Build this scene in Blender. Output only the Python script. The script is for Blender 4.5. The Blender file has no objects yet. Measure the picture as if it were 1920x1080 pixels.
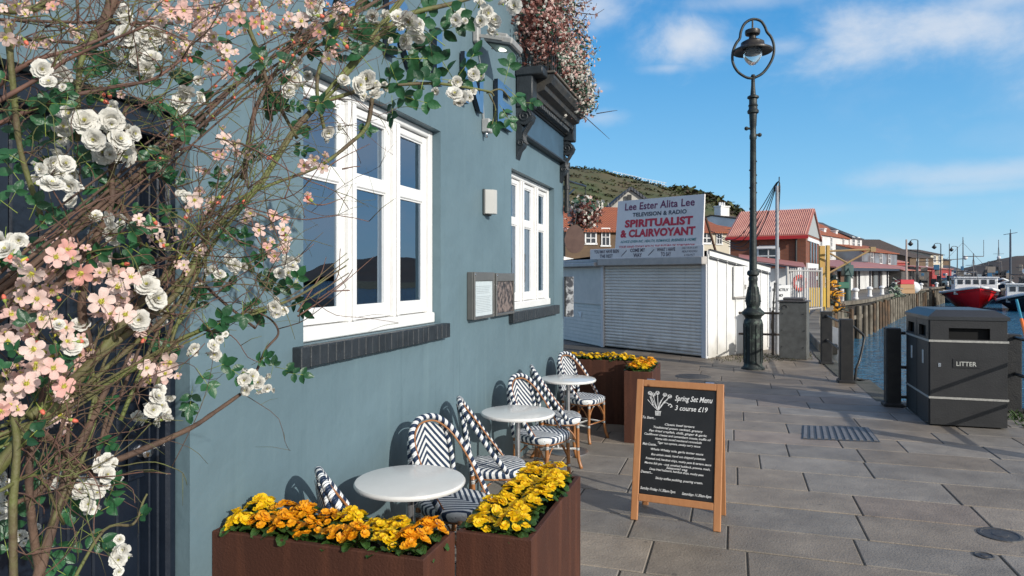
import bpy, math, random
from mathutils import Vector, Matrix, Quaternion
R = random.Random(7)
sc = bpy.context.scene
COL = sc.collection
rad = math.radians
# ------------------------------------------------------------------ camera
YAW = rad(18.0); CX, CY, CH = 1.95, 0.0, 1.75
FPX, U0, HOR = 1280.0, 960.0, 517.0
cam = bpy.data.cameras.new("camera"); camo = bpy.data.objects.new("camera", cam); COL.objects.link(camo)
camo.location = (CX, CY, CH); camo.rotation_euler = (rad(90), 0, YAW)
cam.sensor_width = 36; cam.lens = 24; cam.shift_y = -(540 - HOR) / 1920.0; cam.clip_end = 6000; cam.clip_start = 0.05
cam.dof.use_dof = True; cam.dof.focus_distance = 3.2; cam.dof.aperture_fstop = 20.0
sc.camera = camo
# ------------------------------------------------------------------ sky, sun, exposure
SUN_EL, SUN_PHI = rad(21.5), rad(30.0)
SDIR = Vector((math.cos(SUN_PHI) * math.cos(SUN_EL), -math.sin(SUN_PHI) * math.cos(SUN_EL), math.sin(SUN_EL)))
sc.view_settings.view_transform = 'Standard'; sc.view_settings.look = 'None'
sc.view_settings.gamma = 1; sc.view_settings.exposure = 0.27
w = bpy.data.worlds.new("World"); sc.world = w; w.use_nodes = True
nt = w.node_tree; nt.nodes.clear(); N = nt.nodes.new; L = nt.links.new
def wmath(op, a, b=None, c=None, clamp=False):
    n = N('ShaderNodeMath'); n.operation = op; n.use_clamp = clamp
    for i, v in enumerate((a, b, c)):
        if v is None: continue
        if isinstance(v, (int, float)): n.inputs[i].default_value = v
        else: L(v, n.inputs[i])
    return n.outputs[0]
out = N('ShaderNodeOutputWorld'); bg = N('ShaderNodeBackground'); bg.inputs[1].default_value = 0.135
sky = N('ShaderNodeTexSky'); sky.sky_type = 'NISHITA'; sky.sun_disc = False
sky.sun_elevation = SUN_EL; sky.sun_rotation = rad(120); sky.altitude = 0; sky.air_density = 1.0; sky.dust_density = 0.35; sky.ozone_density = 2.2
hs = N('ShaderNodeHueSaturation'); hs.inputs['Saturation'].default_value = 1.27; hs.inputs['Hue'].default_value = 0.492; L(sky.outputs[0], hs.inputs['Color'])
tc = N('ShaderNodeTexCoord'); sx = N('ShaderNodeSeparateXYZ'); L(tc.outputs['Generated'], sx.inputs[0])
az = wmath('ARCTAN2', sx.outputs[0], sx.outputs[1]); el = wmath('ARCSINE', sx.outputs[2])
cmb = N('ShaderNodeCombineXYZ'); L(az, cmb.inputs[0]); L(wmath('MULTIPLY', el, 1.5), cmb.inputs[1])
nz = N('ShaderNodeTexNoise'); nz.inputs['Scale'].default_value = 6; nz.inputs['Detail'].default_value = 9; nz.inputs['Roughness'].default_value = .6
nz.inputs['Distortion'].default_value = .25; L(cmb.outputs[0], nz.inputs['Vector'])
nz2 = N('ShaderNodeTexNoise'); nz2.inputs['Scale'].default_value = 3.2; nz2.inputs['Detail'].default_value = 6; L(cmb.outputs[0], nz2.inputs['Vector'])
def dir_of(px, py):
    a = math.atan((px - U0) / FPX); e = math.atan((HOR - py) / math.hypot(FPX, px - U0)); return a - YAW, e
total = None
for (px, py, rx, ry, st) in [(1285, 78, 120, 56, .95), (1105, 15, 110, 55, .8), (1740, 55, 250, 80, .95), (1860, 0, 190, 60, .75), (1470, 85, 75, 26, .5),
                             (1250, 128, 70, 14, .5), (1110, 165, 60, 22, .45), (1130, 220, 60, 20, .4), (1850, 325, 230, 26, .55), (1400, 0, 150, 25, .45),
                             (1820, 350, 160, 14, .35), (1620, 470, 500, 30, .30), (1500, 395, 260, 14, .22), (800, 60, 260, 120, .6), (250, 200, 300, 120, .6),
                             (2400, 120, 320, 110, .8), (2900, 330, 400, 60, .7), (2700, -100, 300, 200, .6)]:
    a0, e0 = dir_of(px, py); sa, se = rx / FPX, ry / FPX
    dx = wmath('DIVIDE', wmath('SUBTRACT', az, a0), sa); dy = wmath('DIVIDE', wmath('SUBTRACT', el, e0), se)
    d = wmath('SQRT', wmath('ADD', wmath('MULTIPLY', dx, dx), wmath('MULTIPLY', dy, dy)))
    d = wmath('ADD', d, wmath('MULTIPLY', wmath('SUBTRACT', nz.outputs[0], .5), 2.6))
    m = N('ShaderNodeMapRange'); m.interpolation_type = 'SMOOTHERSTEP'; m.inputs['From Min'].default_value = 1.25; m.inputs['From Max'].default_value = -.3
    m.inputs['To Min'].default_value = 0; m.inputs['To Max'].default_value = st; L(d, m.inputs['Value'])
    total = m.outputs[0] if total is None else wmath('MAXIMUM', total, m.outputs[0])
faint = N('ShaderNodeMapRange'); faint.inputs['From Min'].default_value = .55; faint.inputs['From Max'].default_value = .8; faint.inputs['To Max'].default_value = .3; L(nz2.outputs[0], faint.inputs['Value'])
total = wmath('MAXIMUM', total, faint.outputs[0])
ramp = N('ShaderNodeValToRGB'); L(el, ramp.inputs[0]); cr = ramp.color_ramp; cr.elements[0].position = 0.0; cr.elements[0].color = (.40, .72, .98, 1); cr.elements[1].position = .95; cr.elements[1].color = (.025, .12, .42, 1)
for ps, c_ in ((.12, (.235, .58, .93, 1)), (.33, (.075, .37, .80, 1)), (.6, (.035, .2, .6, 1))): e_ = cr.elements.new(ps); e_.color = c_
vm = N('ShaderNodeVectorMath'); vm.operation = 'SCALE'; L(ramp.outputs[0], vm.inputs[0]); vm.inputs['Scale'].default_value = 5.9
m0 = N('ShaderNodeMix'); m0.data_type = 'RGBA'; m0.inputs[0].default_value = .78; L(hs.outputs[0], m0.inputs[6]); L(vm.outputs[0], m0.inputs[7])
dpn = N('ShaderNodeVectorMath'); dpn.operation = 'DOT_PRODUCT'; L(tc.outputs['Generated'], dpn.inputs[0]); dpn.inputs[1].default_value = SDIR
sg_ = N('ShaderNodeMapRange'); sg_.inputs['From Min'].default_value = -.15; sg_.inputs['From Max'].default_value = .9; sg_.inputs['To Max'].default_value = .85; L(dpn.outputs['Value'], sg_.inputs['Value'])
m1 = N('ShaderNodeMix'); m1.data_type = 'RGBA'; L(sg_.outputs[0], m1.inputs[0]); L(m0.outputs[2], m1.inputs[6]); m1.inputs[7].default_value = (5.6, 5.5, 5.3, 1)   # sky whitened round the sun, behind the camera, to add neutral fill
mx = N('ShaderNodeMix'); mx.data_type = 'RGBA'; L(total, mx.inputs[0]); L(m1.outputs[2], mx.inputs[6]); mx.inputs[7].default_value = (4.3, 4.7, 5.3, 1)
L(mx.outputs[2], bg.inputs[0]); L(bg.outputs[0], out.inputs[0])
sl = bpy.data.lights.new("sun", 'SUN'); sl.energy = 3.35; sl.angle = rad(.53); sl.color = (1, .95, .87)
so = bpy.data.objects.new("sun", sl); COL.objects.link(so); so.rotation_euler = SDIR.to_track_quat('Z', 'Y').to_euler(); so.location = (30, -20, 30)
# ------------------------------------------------------------------ projection helpers: real places measured off the picture
RT = Vector((math.cos(YAW), math.sin(YAW), 0)); FW = Vector((-math.sin(YAW), math.cos(YAW), 0)); CAM = Vector((CX, CY, CH))
def P(px, py, z): return CAM + RT * ((px - U0) / FPX * z) + FW * z + Vector((0, 0, (HOR - py) / FPX * z))
def G(px, py, h=0.0): return P(px, py, FPX * (CH - h) / (py - HOR))
def B2(px, z, h=0.0): p = P(px, HOR, z); p.z = h; return p
# ------------------------------------------------------------------ materials
MATS = {}
def mat(name, c, c2=None, rough=.6, ns=6, bump=0, bs=40, metal=0, trans=0, spec=.5, emit=None, thr=None, coord='Object', attr=None, detail=5):
    if name in MATS: return MATS[name]
    m = bpy.data.materials.new(name); m.use_nodes = True; t = m.node_tree; b = t.nodes['Principled BSDF']; MATS[name] = m
    b.inputs['Roughness'].default_value = rough; b.inputs['Metallic'].default_value = metal; b.inputs['Specular IOR Level'].default_value = spec
    b.inputs['Base Color'].default_value = (*c, 1)
    tcn = t.nodes.new('ShaderNodeTexCoord')
    col = None
    if c2:
        n = t.nodes.new('ShaderNodeTexNoise'); n.inputs['Scale'].default_value = ns; n.inputs['Detail'].default_value = detail; n.inputs['Roughness'].default_value = .6
        t.links.new(tcn.outputs[coord], n.inputs['Vector'])
        r = t.nodes.new('ShaderNodeMapRange'); lo, hi = thr or (.35, .65); r.inputs['From Min'].default_value = lo; r.inputs['From Max'].default_value = hi
        t.links.new(n.outputs[0], r.inputs['Value'])
        x = t.nodes.new('ShaderNodeMix'); x.data_type = 'RGBA'; x.inputs[6].default_value = (*c, 1); x.inputs[7].default_value = (*c2, 1)
        t.links.new(r.outputs[0], x.inputs[0]); col = x.outputs[2]
    if attr:
        a = t.nodes.new('ShaderNodeAttribute'); a.attribute_name = attr
        x = t.nodes.new('ShaderNodeMix'); x.data_type = 'RGBA'; x.blend_type = 'MULTIPLY'; x.inputs[0].default_value = 1
        if col: t.links.new(col, x.inputs[6])
        else: x.inputs[6].default_value = (*c, 1)
        t.links.new(a.outputs['Color'], x.inputs[7]); col = x.outputs[2]
    if col: t.links.new(col, b.inputs['Base Color'])
    if bump:
        n = t.nodes.new('ShaderNodeTexNoise'); n.inputs['Scale'].default_value = bs; n.inputs['Detail'].default_value = 6
        t.links.new(tcn.outputs[coord], n.inputs['Vector'])
        bn = t.nodes.new('ShaderNodeBump'); bn.inputs['Strength'].default_value = min(1, bump); bn.inputs['Distance'].default_value = .01 * max(1, bump)
        t.links.new(n.outputs[0], bn.inputs['Height']); t.links.new(bn.outputs[0], b.inputs['Normal'])
    if trans:
        o = t.nodes['Material Output']; tr = t.nodes.new('ShaderNodeBsdfTranslucent'); ms = t.nodes.new('ShaderNodeMixShader'); ms.inputs[0].default_value = trans
        tr.inputs[0].default_value = (*c, 1)
        if col: t.links.new(col, tr.inputs[0])
        t.links.new(b.outputs[0], ms.inputs[1]); t.links.new(tr.outputs[0], ms.inputs[2]); t.links.new(ms.outputs[0], o.inputs[0])
    if emit: b.inputs['Emission Color'].default_value = (*emit[0], 1); b.inputs['Emission Strength'].default_value = emit[1]
    return m
def node_mat(name, rough=.6, spec=.5):
    m = bpy.data.materials.new(name); m.use_nodes = True; t = m.node_tree; b = t.nodes['Principled BSDF']
    b.inputs['Roughness'].default_value = rough; b.inputs['Specular IOR Level'].default_value = spec; MATS[name] = m
    def M(op, a, b_=None, c=None):
        n = t.nodes.new('ShaderNodeMath'); n.operation = op
        for i, v in enumerate((a, b_, c)):
            if v is None: continue
            if isinstance(v, (int, float)): n.inputs[i].default_value = v
            else: t.links.new(v, n.inputs[i])
        return n.outputs[0]
    def MIX(f, a, c):
        n = t.nodes.new('ShaderNodeMix'); n.data_type = 'RGBA'
        for s, v in ((0, f), (6, a), (7, c)):
            if isinstance(v, tuple): n.inputs[s].default_value = (*v, 1)
            elif isinstance(v, (int, float)): n.inputs[s].default_value = v
            else: t.links.new(v, n.inputs[s])
        return n.outputs[2]
    def NO(scale, vec=None, detail=4):
        n = t.nodes.new('ShaderNodeTexNoise'); n.inputs['Scale'].default_value = scale; n.inputs['Detail'].default_value = detail
        if vec: t.links.new(vec, n.inputs['Vector'])
        return n.outputs[0]
    c = t.nodes.new('ShaderNodeTexCoord'); s = t.nodes.new('ShaderNodeSeparateXYZ'); t.links.new(c.outputs['Object'], s.inputs[0])
    return m, t, b, M, MIX, NO, c, s
def bump_to(t, b, h, dist, strength=1):
    bn = t.nodes.new('ShaderNodeBump'); bn.inputs['Strength'].default_value = strength; bn.inputs['Distance'].default_value = dist
    t.links.new(h, bn.inputs['Height']); t.links.new(bn.outputs[0], b.inputs['Normal'])
def grimy(name, c1, c2, rough, dirt, zlim=.5, streak=.3):
    m, t, b, M, MIX, NO, c, s = node_mat(name, rough)
    def rg(v, lo, hi, mxv):
        n = t.nodes.new('ShaderNodeMapRange'); n.inputs['From Min'].default_value = lo; n.inputs['From Max'].default_value = hi; n.inputs['To Max'].default_value = mxv; t.links.new(v, n.inputs['Value']); return n.outputs[0]
    cc = MIX(rg(NO(2.2, c.outputs['Object'], 7), .4, .7, 1), c1, c2)
    mp = t.nodes.new('ShaderNodeMapping'); mp.inputs['Scale'].default_value = (11, 11, .6); t.links.new(c.outputs['Object'], mp.inputs[0])
    cc = MIX(rg(NO(1, mp.outputs[0], 4), .55, .75, streak), cc, dirt)
    cc = MIX(rg(M('ADD', s.outputs[2], M('MULTIPLY', NO(4, c.outputs['Object'], 6), -.7)), zlim - .35, -.35, .6), cc, dirt)
    t.links.new(cc, b.inputs['Base Color']); bump_to(t, b, NO(1.6, c.outputs['Object'], 3), .03, .6); return m
def chevron(name, vert, per):
    m, t, b, M, MIX, NO, c, s = node_mat(name, .45)
    v = M('ADD', M('MULTIPLY', M('ABSOLUTE', s.outputs[0]), 1.15), s.outputs[2 if vert else 1])
    v = M('ADD', v, M('MULTIPLY', NO(60, c.outputs['Object']), .004))
    f = M('GREATER_THAN', M('FRACT', M('DIVIDE', v, per)), .5)
    t.links.new(MIX(f, (.8, .82, .82), (.012, .035, .085)), b.inputs['Base Color'])
    h = M('SINE', M('MULTIPLY', s.outputs[0], 900)); h2 = M('SINE', M('MULTIPLY', s.outputs[2 if vert else 1], 900))
    bump_to(t, b, M('MULTIPLY', h, h2), .0012)
    return m
def braid():
    m, t, b, M, MIX, NO, c, s = node_mat('navy_white_braid', .45)
    uv = t.nodes.new('ShaderNodeSeparateXYZ'); t.links.new(c.outputs['UV'], uv.inputs[0])
    f = M('GREATER_THAN', M('FRACT', M('ADD', M('DIVIDE', uv.outputs[0], .052), uv.outputs[1])), .48)
    t.links.new(MIX(f, (.8, .82, .82), (.012, .03, .075)), b.inputs['Base Color'])
    bump_to(t, b, M('SINE', M('MULTIPLY', M('ADD', M('DIVIDE', uv.outputs[0], .013), uv.outputs[1]), 6.283)), .002)
    return m
def rattan():
    m, t, b, M, MIX, NO, c, s = node_mat('varnished_rattan', .35)
    base = MIX(NO(25, c.outputs['Object']), (.42, .19, .07), (.24, .09, .03))
    z = s.outputs[2]; band = None
    for z0 in (.175, .375):
        k = M('LESS_THAN', M('ABSOLUTE', M('SUBTRACT', z, z0)), .014); band = k if band is None else M('MAXIMUM', band, k)
    st = M('GREATER_THAN', M('FRACT', M('DIVIDE', z, .0105)), .5)
    t.links.new(MIX(band, base, MIX(st, (.75, .75, .72), (.02, .03, .05))), b.inputs['Base Color'])
    return m
def brick_mat(name, c1, c2, mortar, scale=1.0, bw=.22, rh=.075):
    m, t, b, M, MIX, NO, c, s = node_mat(name, .85)
    cb = t.nodes.new('ShaderNodeCombineXYZ'); t.links.new(M('ADD', s.outputs[0], s.outputs[1]), cb.inputs[0]); t.links.new(s.outputs[2], cb.inputs[1])
    k = t.nodes.new('ShaderNodeTexBrick'); k.inputs['Scale'].default_value = scale; k.inputs['Brick Width'].default_value = bw; k.inputs['Row Height'].default_value = rh
    k.inputs['Mortar Size'].default_value = .009; k.inputs['Color1'].default_value = (*c1, 1); k.inputs['Color2'].default_value = (*c2, 1); k.inputs['Mortar'].default_value = (*mortar, 1)
    t.links.new(cb.outputs[0], k.inputs['Vector'])
    t.links.new(MIX(M('MULTIPLY', NO(1.2, c.outputs['Object']), .5), k.outputs[0], tuple(x * .55 for x in c1)), b.inputs['Base Color'])
    return m
def roof_mat(name, c1, c2, per=.3):
    m, t, b, M, MIX, NO, c, s = node_mat(name, .8)
    rows = M('FRACT', M('DIVIDE', s.outputs[2], per * .7)); colr = M('SINE', M('MULTIPLY', M('ADD', s.outputs[0], s.outputs[1]), 6.283 / per))
    base = MIX(NO(1.7, c.outputs['Object'], 6), c1, c2)
    t.links.new(MIX(M('MULTIPLY', M('GREATER_THAN', M('MULTIPLY', rows, 1), .85), .35), base, tuple(x * .4 for x in c2)), b.inputs['Base Color'])
    bump_to(t, b, M('ADD', colr, rows), .03)
    return m
# ------------------------------------------------------------------ mesh builder
def frame(d):
    d = d.normalized(); up = Vector((0, 0, 1)) if abs(d.z) < .95 else Vector((1, 0, 0))
    a = d.cross(up).normalized(); return a, a.cross(d).normalized()
def smooth_path(pts, n=6):
    pts = [Vector(p) for p in pts]; q = [pts[0] * 2 - pts[1]] + pts + [pts[-1] * 2 - pts[-2]]; o = []
    for i in range(1, len(q) - 2):
        for k in range(n):
            t = k / n; a, b, c, d = q[i - 1], q[i], q[i + 1], q[i + 2]
            o.append(.5 * ((2 * b) + (c - a) * t + (2 * a - 5 * b + 4 * c - d) * t * t + (3 * b - a - 3 * c + d) * t ** 3))
    o.append(pts[-1]); return o
ORG = {}
class MB:
    def __init__(s): s.v = []; s.f = []; s.m = []; s.uv = {}; s.col = {}
    def add(s, vs, fs, m=0, uvs=None, col=None):
        o = len(s.v); s.v += [Vector(p) for p in vs]
        for i, f in enumerate(fs):
            if uvs: s.uv[len(s.f)] = uvs[i]
            if col: s.col[len(s.f)] = col
            s.f.append([o + k for k in f]); s.m.append(m)
        return s
    def box(s, a, b, m=0, bev=0, M=None, col=None):
        x0, y0, z0 = a; x1, y1, z1 = b
        if bev <= 0:
            vs = [(x, y, z) for z in (z0, z1) for y in (y0, y1) for x in (x0, x1)]
            fs = [(0, 2, 3, 1), (4, 5, 7, 6), (0, 1, 5, 4), (2, 6, 7, 3), (0, 4, 6, 2), (1, 3, 7, 5)]
        else:
            e = bev; vs = []; ids = {}
            for i, x in enumerate((x0, x1)):
                for j, y in enumerate((y0, y1)):
                    for k, z in enumerate((z0, z1)):
                        ex, ey, ez = (e if i == 0 else -e), (e if j == 0 else -e), (e if k == 0 else -e)
                        for ax, p in enumerate(((x, y + ey, z + ez), (x + ex, y, z + ez), (x + ex, y + ey, z))):
                            ids[i, j, k, ax] = len(vs); vs.append(p)
            fs = []
            for i in (0, 1): fs.append([ids[i, 0, 0, 0], ids[i, 1, 0, 0], ids[i, 1, 1, 0], ids[i, 0, 1, 0]])
            for j in (0, 1): fs.append([ids[0, j, 0, 1], ids[1, j, 0, 1], ids[1, j, 1, 1], ids[0, j, 1, 1]])
            for k in (0, 1): fs.append([ids[0, 0, k, 2], ids[1, 0, k, 2], ids[1, 1, k, 2], ids[0, 1, k, 2]])
            for i in (0, 1):
                for j in (0, 1): fs.append([ids[i, j, 0, 0], ids[i, j, 1, 0], ids[i, j, 1, 1], ids[i, j, 0, 1]])
                for k in (0, 1): fs.append([ids[i, 0, k, 0], ids[i, 1, k, 0], ids[i, 1, k, 2], ids[i, 0, k, 2]])
            for j in (0, 1):
                for k in (0, 1): fs.append([ids[0, j, k, 1], ids[1, j, k, 1], ids[1, j, k, 2], ids[0, j, k, 2]])
            for i in (0, 1):
                for j in (0, 1):
                    for k in (0, 1): fs.append([ids[i, j, k, 0], ids[i, j, k, 1], ids[i, j, k, 2]])
            c = Vector(((x0 + x1) / 2, (y0 + y1) / 2, (z0 + z1) / 2))
            for f in fs:
                p = [Vector(vs[i]) for i in f]; nrm = (p[1] - p[0]).cross(p[2] - p[1])
                if nrm.dot(sum(p, Vector()) / len(p) - c) < 0: f.reverse()
        if M: vs = [M @ Vector(p) for p in vs]
        return s.add(vs, fs, m, col=col)
    def obox(s, c, ax, ay, az, m=0, bev=0):   # oriented box: centre and half-extent vectors
        ax, ay, az = Vector(ax), Vector(ay), Vector(az); X, Y, Z = ax.length, ay.length, az.length
        Mx = Matrix(((ax.x / X, ay.x / Y, az.x / Z, c[0]), (ax.y / X, ay.y / Y, az.y / Z, c[1]), (ax.z / X, ay.z / Y, az.z / Z, c[2]), (0, 0, 0, 1)))
        return s.box((-X, -Y, -Z), (X, Y, Z), m, bev, Mx)
    def tube(s, pts, r, n=8, m=0, cap=True, col=None):
        pts = [Vector(p) for p in pts]; k = len(pts); rr = [r] * k if isinstance(r, (int, float)) else list(r)
        if len(rr) != k: rr = [rr[0] + (rr[-1] - rr[0]) * i / (k - 1) for i in range(k)]
        vs = []; a = None; ln = [0]
        for i, p in enumerate(pts):
            d = (pts[min(i + 1, k - 1)] - pts[max(i - 1, 0)])
            if d.length < 1e-9: d = Vector((0, 0, 1))
            d.normalize()
            if a is None: a, b = frame(d)
            else:
                a = (a - d * a.dot(d)); a = a.normalized() if a.length > 1e-6 else frame(d)[0]
            b = a.cross(d)
            if i: ln.append(ln[-1] + (p - pts[i - 1]).length)
            for j in range(n):
                t = 2 * math.pi * j / n; vs.append(p + (a * math.cos(t) + b * math.sin(t)) * rr[i])
        fs = []; uv = []
        for i in range(k - 1):
            for j in range(n):
                j2 = (j + 1) % n; fs.append((i * n + j, (i + 1) * n + j, (i + 1) * n + j2, i * n + j2))
                uv.append([(ln[i], j / n), (ln[i + 1], j / n), (ln[i + 1], (j + 1) / n), (ln[i], (j + 1) / n)])
        if cap: fs += [tuple(range(n)), tuple((k - 1) * n + j for j in reversed(range(n)))]; uv += [[(0, 0)] * n, [(0, 0)] * n]
        return s.add(vs, fs, m, uv, col)
    def cyl(s, a, b, r, n=12, m=0): return s.tube([a, b], r, n, m)
    def lathe(s, prof, c=(0, 0, 0), n=24, m=0, M=None):
        vs = []; fs = []; c = Vector(c)
        for (r, z) in prof:
            for j in range(n):
                t = 2 * math.pi * j / n; p = Vector((r * math.cos(t), r * math.sin(t), z)); vs.append((M @ p if M else p) + c)
        for i in range(len(prof) - 1):
            for j in range(n): fs.append((i * n + j, i * n + (j + 1) % n, (i + 1) * n + (j + 1) % n, (i + 1) * n + j))
        if prof[0][0] > 1e-4: fs.append(tuple(reversed(range(n))))
        if prof[-1][0] > 1e-4: fs.append(tuple((len(prof) - 1) * n + j for j in range(n)))
        return s.add(vs, fs, m)
    def ball(s, c, r, n=10, m=0, sq=(1, 1, 1), jit=0):
        k = n // 2; vs = []; fs = []; c = Vector(c)
        for i in range(k + 1):
            ph = math.pi * i / k
            for j in range(n):
                t = 2 * math.pi * j / n; q = 1 + R.uniform(-jit, jit)
                vs.append(c + Vector((math.sin(ph) * math.cos(t) * sq[0], math.sin(ph) * math.sin(t) * sq[1], -math.cos(ph) * sq[2])) * r * q)
        for i in range(k):
            for j in range(n): fs.append((i * n + j, i * n + (j + 1) % n, (i + 1) * n + (j + 1) % n, (i + 1) * n + j))
        return s.add(vs, fs, m)
    def prism(s, poly, off, m=0):   # closed polygon (3-D points) extruded along off
        poly = [Vector(p) for p in poly]; off = Vector(off); n = len(poly)
        nrm = sum(((poly[i] - poly[0]).cross(poly[(i + 1) % n] - poly[0]) for i in range(1, n)), Vector())
        if nrm.dot(off) > 0: poly = poly[::-1]
        vs = poly + [p + off for p in poly]
        fs = [tuple(range(n)), tuple(n + i for i in reversed(range(n)))] + [(i, i + n, (i + 1) % n + n, (i + 1) % n) for i in range(n)]
        return s.add(vs, fs, m)
    def quad(s, a, b, c, d, m=0, col=None): return s.add([a, b, c, d], [(0, 1, 2, 3)], m, [[(0, 0), (1, 0), (1, 1), (0, 1)]], col)
    def build(s, name, mats, parent=None, smooth=False, org=None):
        me = bpy.data.meshes.new(name)
        o0 = Vector(org) if org is not None else (ORG.get(parent.name, Vector()) if parent else Vector())
        me.from_pydata([p - o0 for p in s.v], [], s.f)
        for x in (mats if isinstance(mats, (list, tuple)) else [mats]): me.materials.append(x)
        me.polygons.foreach_set('material_index', s.m)
        if smooth: me.polygons.foreach_set('use_smooth', [True] * len(s.f))
        if s.uv:
            u = me.uv_layers.new(name='UVMap')
            for p in me.polygons:
                w_ = s.uv.get(p.index)
                if w_:
                    for k, li in enumerate(p.loop_indices): u.data[li].uv = w_[k]
        if s.col:
            ca = me.color_attributes.new('tint', 'FLOAT_COLOR', 'CORNER')
            for p in me.polygons:
                c = s.col.get(p.index, (1, 1, 1))
                for li in p.loop_indices: ca.data[li].color = (*c, 1)
        me.validate(); me.update()
        if smooth == 'auto':
            try: me.set_sharp_from_angle(angle=rad(40))
            except Exception: pass
        o = bpy.data.objects.new(name, me); COL.objects.link(o)
        if parent: o.parent = parent
        else: o.location = o0
        ORG[o.name] = o0
        return o
def tag(o, label=None, cat=None, group=None, kind=None):
    for k, v in (('label', label), ('category', cat), ('group', group), ('kind', kind)):
        if v: o[k] = v
    return o
def thing(name, label, cat, loc=(0, 0, 0), group=None, rotz=0, local=False):
    o = bpy.data.objects.new(name, None); COL.objects.link(o); o.location = loc; o.rotation_euler = (0, 0, rotz); o.empty_display_size = .1
    ORG[o.name] = Vector() if local else Vector(loc)
    return tag(o, label, cat, group)
def kids(o): return [c for c in bpy.data.objects if c.parent == o]
TREE = {}
def dup(root, loc, rotz, label, group=None):
    if root.name not in TREE: TREE[root.name] = [(c, kids(c)) for c in kids(root)]
    r = root.copy(); COL.objects.link(r); r.location = loc; r.rotation_euler = (0, 0, rotz); r['label'] = label
    if group: r['group'] = group
    for c, gs in TREE[root.name]:
        k = c.copy(); COL.objects.link(k); k.parent = r
        for g in gs: q = g.copy(); COL.objects.link(q); q.parent = k
    return r
def text_geo(txt, size=1, shear=0, bold=0, res=3, spacing=1.0):
    c = bpy.data.curves.new('t', 'FONT'); c.body = txt; c.size = size; c.shear = shear; c.offset = bold; c.resolution_u = res; c.space_character = spacing
    o = bpy.data.objects.new('t', c); COL.objects.link(o); dg = bpy.context.evaluated_depsgraph_get()
    me = bpy.data.meshes.new_from_object(o.evaluated_get(dg)); vs = [v.co.copy() for v in me.vertices]; fs = [tuple(p.vertices) for p in me.polygons]
    bpy.data.objects.remove(o); bpy.data.curves.remove(c); bpy.data.meshes.remove(me); return vs, fs
def text_on(mb, txt, o, u, v, n, width=None, height=None, m=0, depth=0, align='c', shear=0, bold=0, spacing=1.0, rot=0):
    vs, fs = text_geo(txt, 1, shear, bold, 3, spacing)
    if not vs: return
    x0, x1 = min(p.x for p in vs), max(p.x for p in vs); y0, y1 = min(p.y for p in vs), max(p.y for p in vs)
    sy = height / .7 if height else width / (x1 - x0); sx_ = width / (x1 - x0) if width else sy
    u, v, n = Vector(u), Vector(v), Vector(n); off = {'c': (x0 + x1) / 2, 'l': x0, 'r': x1}[align]
    o = Vector(o); cr, sr = math.cos(rot), math.sin(rot)
    def T(p):
        a, b = (p.x - off) * sx_, p.y * sy; return o + u * (a * cr - b * sr) + v * (a * sr + b * cr)
    pts = [T(p) for p in vs]
    if depth <= 0: mb.add(pts, fs, m)
    else:
        k = len(pts); ed = {}
        for f in fs:
            for i in range(len(f)): ed[(f[i], f[(i + 1) % len(f)])] = 1
        F = [tuple(i + k for i in f) for f in fs] + [(a, b, b + k, a + k) for (a, b) in ed if (b, a) not in ed]
        mb.add(pts + [p + n * depth for p in pts], F[:len(fs)], m)
        mb.add(pts + [p + n * depth for p in pts], F[len(fs):], m + 1)
# ================================================================== THE SETTING
WL = -2.25
edge = [(5.62, -40), (5.62, 10.62), (4.12, 10.62), (4.12, 12.75), (3.95, 12.9), (3.92, 16), (4.15, 22.5)]
far_px = [(1566, 573), (1590, 570), (1624, 565), (1660, 556.5), (1705, 547.5), (1750, 541.5), (1786, 536.5)]
far_edge = [G(a, b) for a, b in far_px]
edge += [(p.x, p.y) for p in far_edge]
turn = B2(1800, 150); endp = B2(2700, 175)
edge += [(turn.x, turn.y), (endp.x, endp.y), (420, 150)]
m_ground = mat('worn_quay_surface', (.22, .195, .165), (.13, .12, .105), .85, 1.3, .4, 60)
land = edge + [(420, 900), (-500, 900), (-500, -40)]
g = MB(); g.add([(x, y, -.014) for x, y in land], [tuple(reversed(range(len(land))))] if False else [tuple(range(len(land)))])
tag(g.build('ground', m_ground), kind='structure')
q = MB()
for (a, b) in zip(edge[:-1], edge[1:]):
    q.quad((*a, -.014), (*a, -4), (*b, -4), (*b, -.014))
    d = Vector((b[0] - a[0], b[1] - a[1], 0)); d.normalize(); nn = Vector((-d.y, d.x, 0)) * .28
    A, B_ = Vector((*a, .004)), Vector((*b, .004))
    q.quad(A, B_, B_ + nn, A + nn)
tag(q.build('quay_wall', mat('mossy_stone_quay', (.12, .11, .09), (.05, .055, .04), .9, 2, .6, 20)), kind='structure')
# water
m, t, b, M_, MIX, NO, c, s = node_mat('harbour_water', .08)
b.inputs['IOR'].default_value = 1.33
t.links.new(MIX(NO(.25, c.outputs['Object']), (.02, .11, .20), (.035, .15, .25)), b.inputs['Base Color'])
mp = t.nodes.new('ShaderNodeMapping'); mp.inputs['Scale'].default_value = (1.0, 1.6, 1); t.links.new(c.outputs['Object'], mp.inputs[0])
h = M_('ADD', M_('MULTIPLY', NO(2.2, mp.outputs[0], 6), 1.0), M_('MULTIPLY', NO(.5, mp.outputs[0], 3), 1.5)); bump_to(t, b, h, .35, 1)
wq = MB(); wq.quad((-600, -300, WL), (1500, -300, WL), (1500, 3000, WL), (-600, 3000, WL)); tag(wq.build('harbour_water', m), kind='structure')
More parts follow.
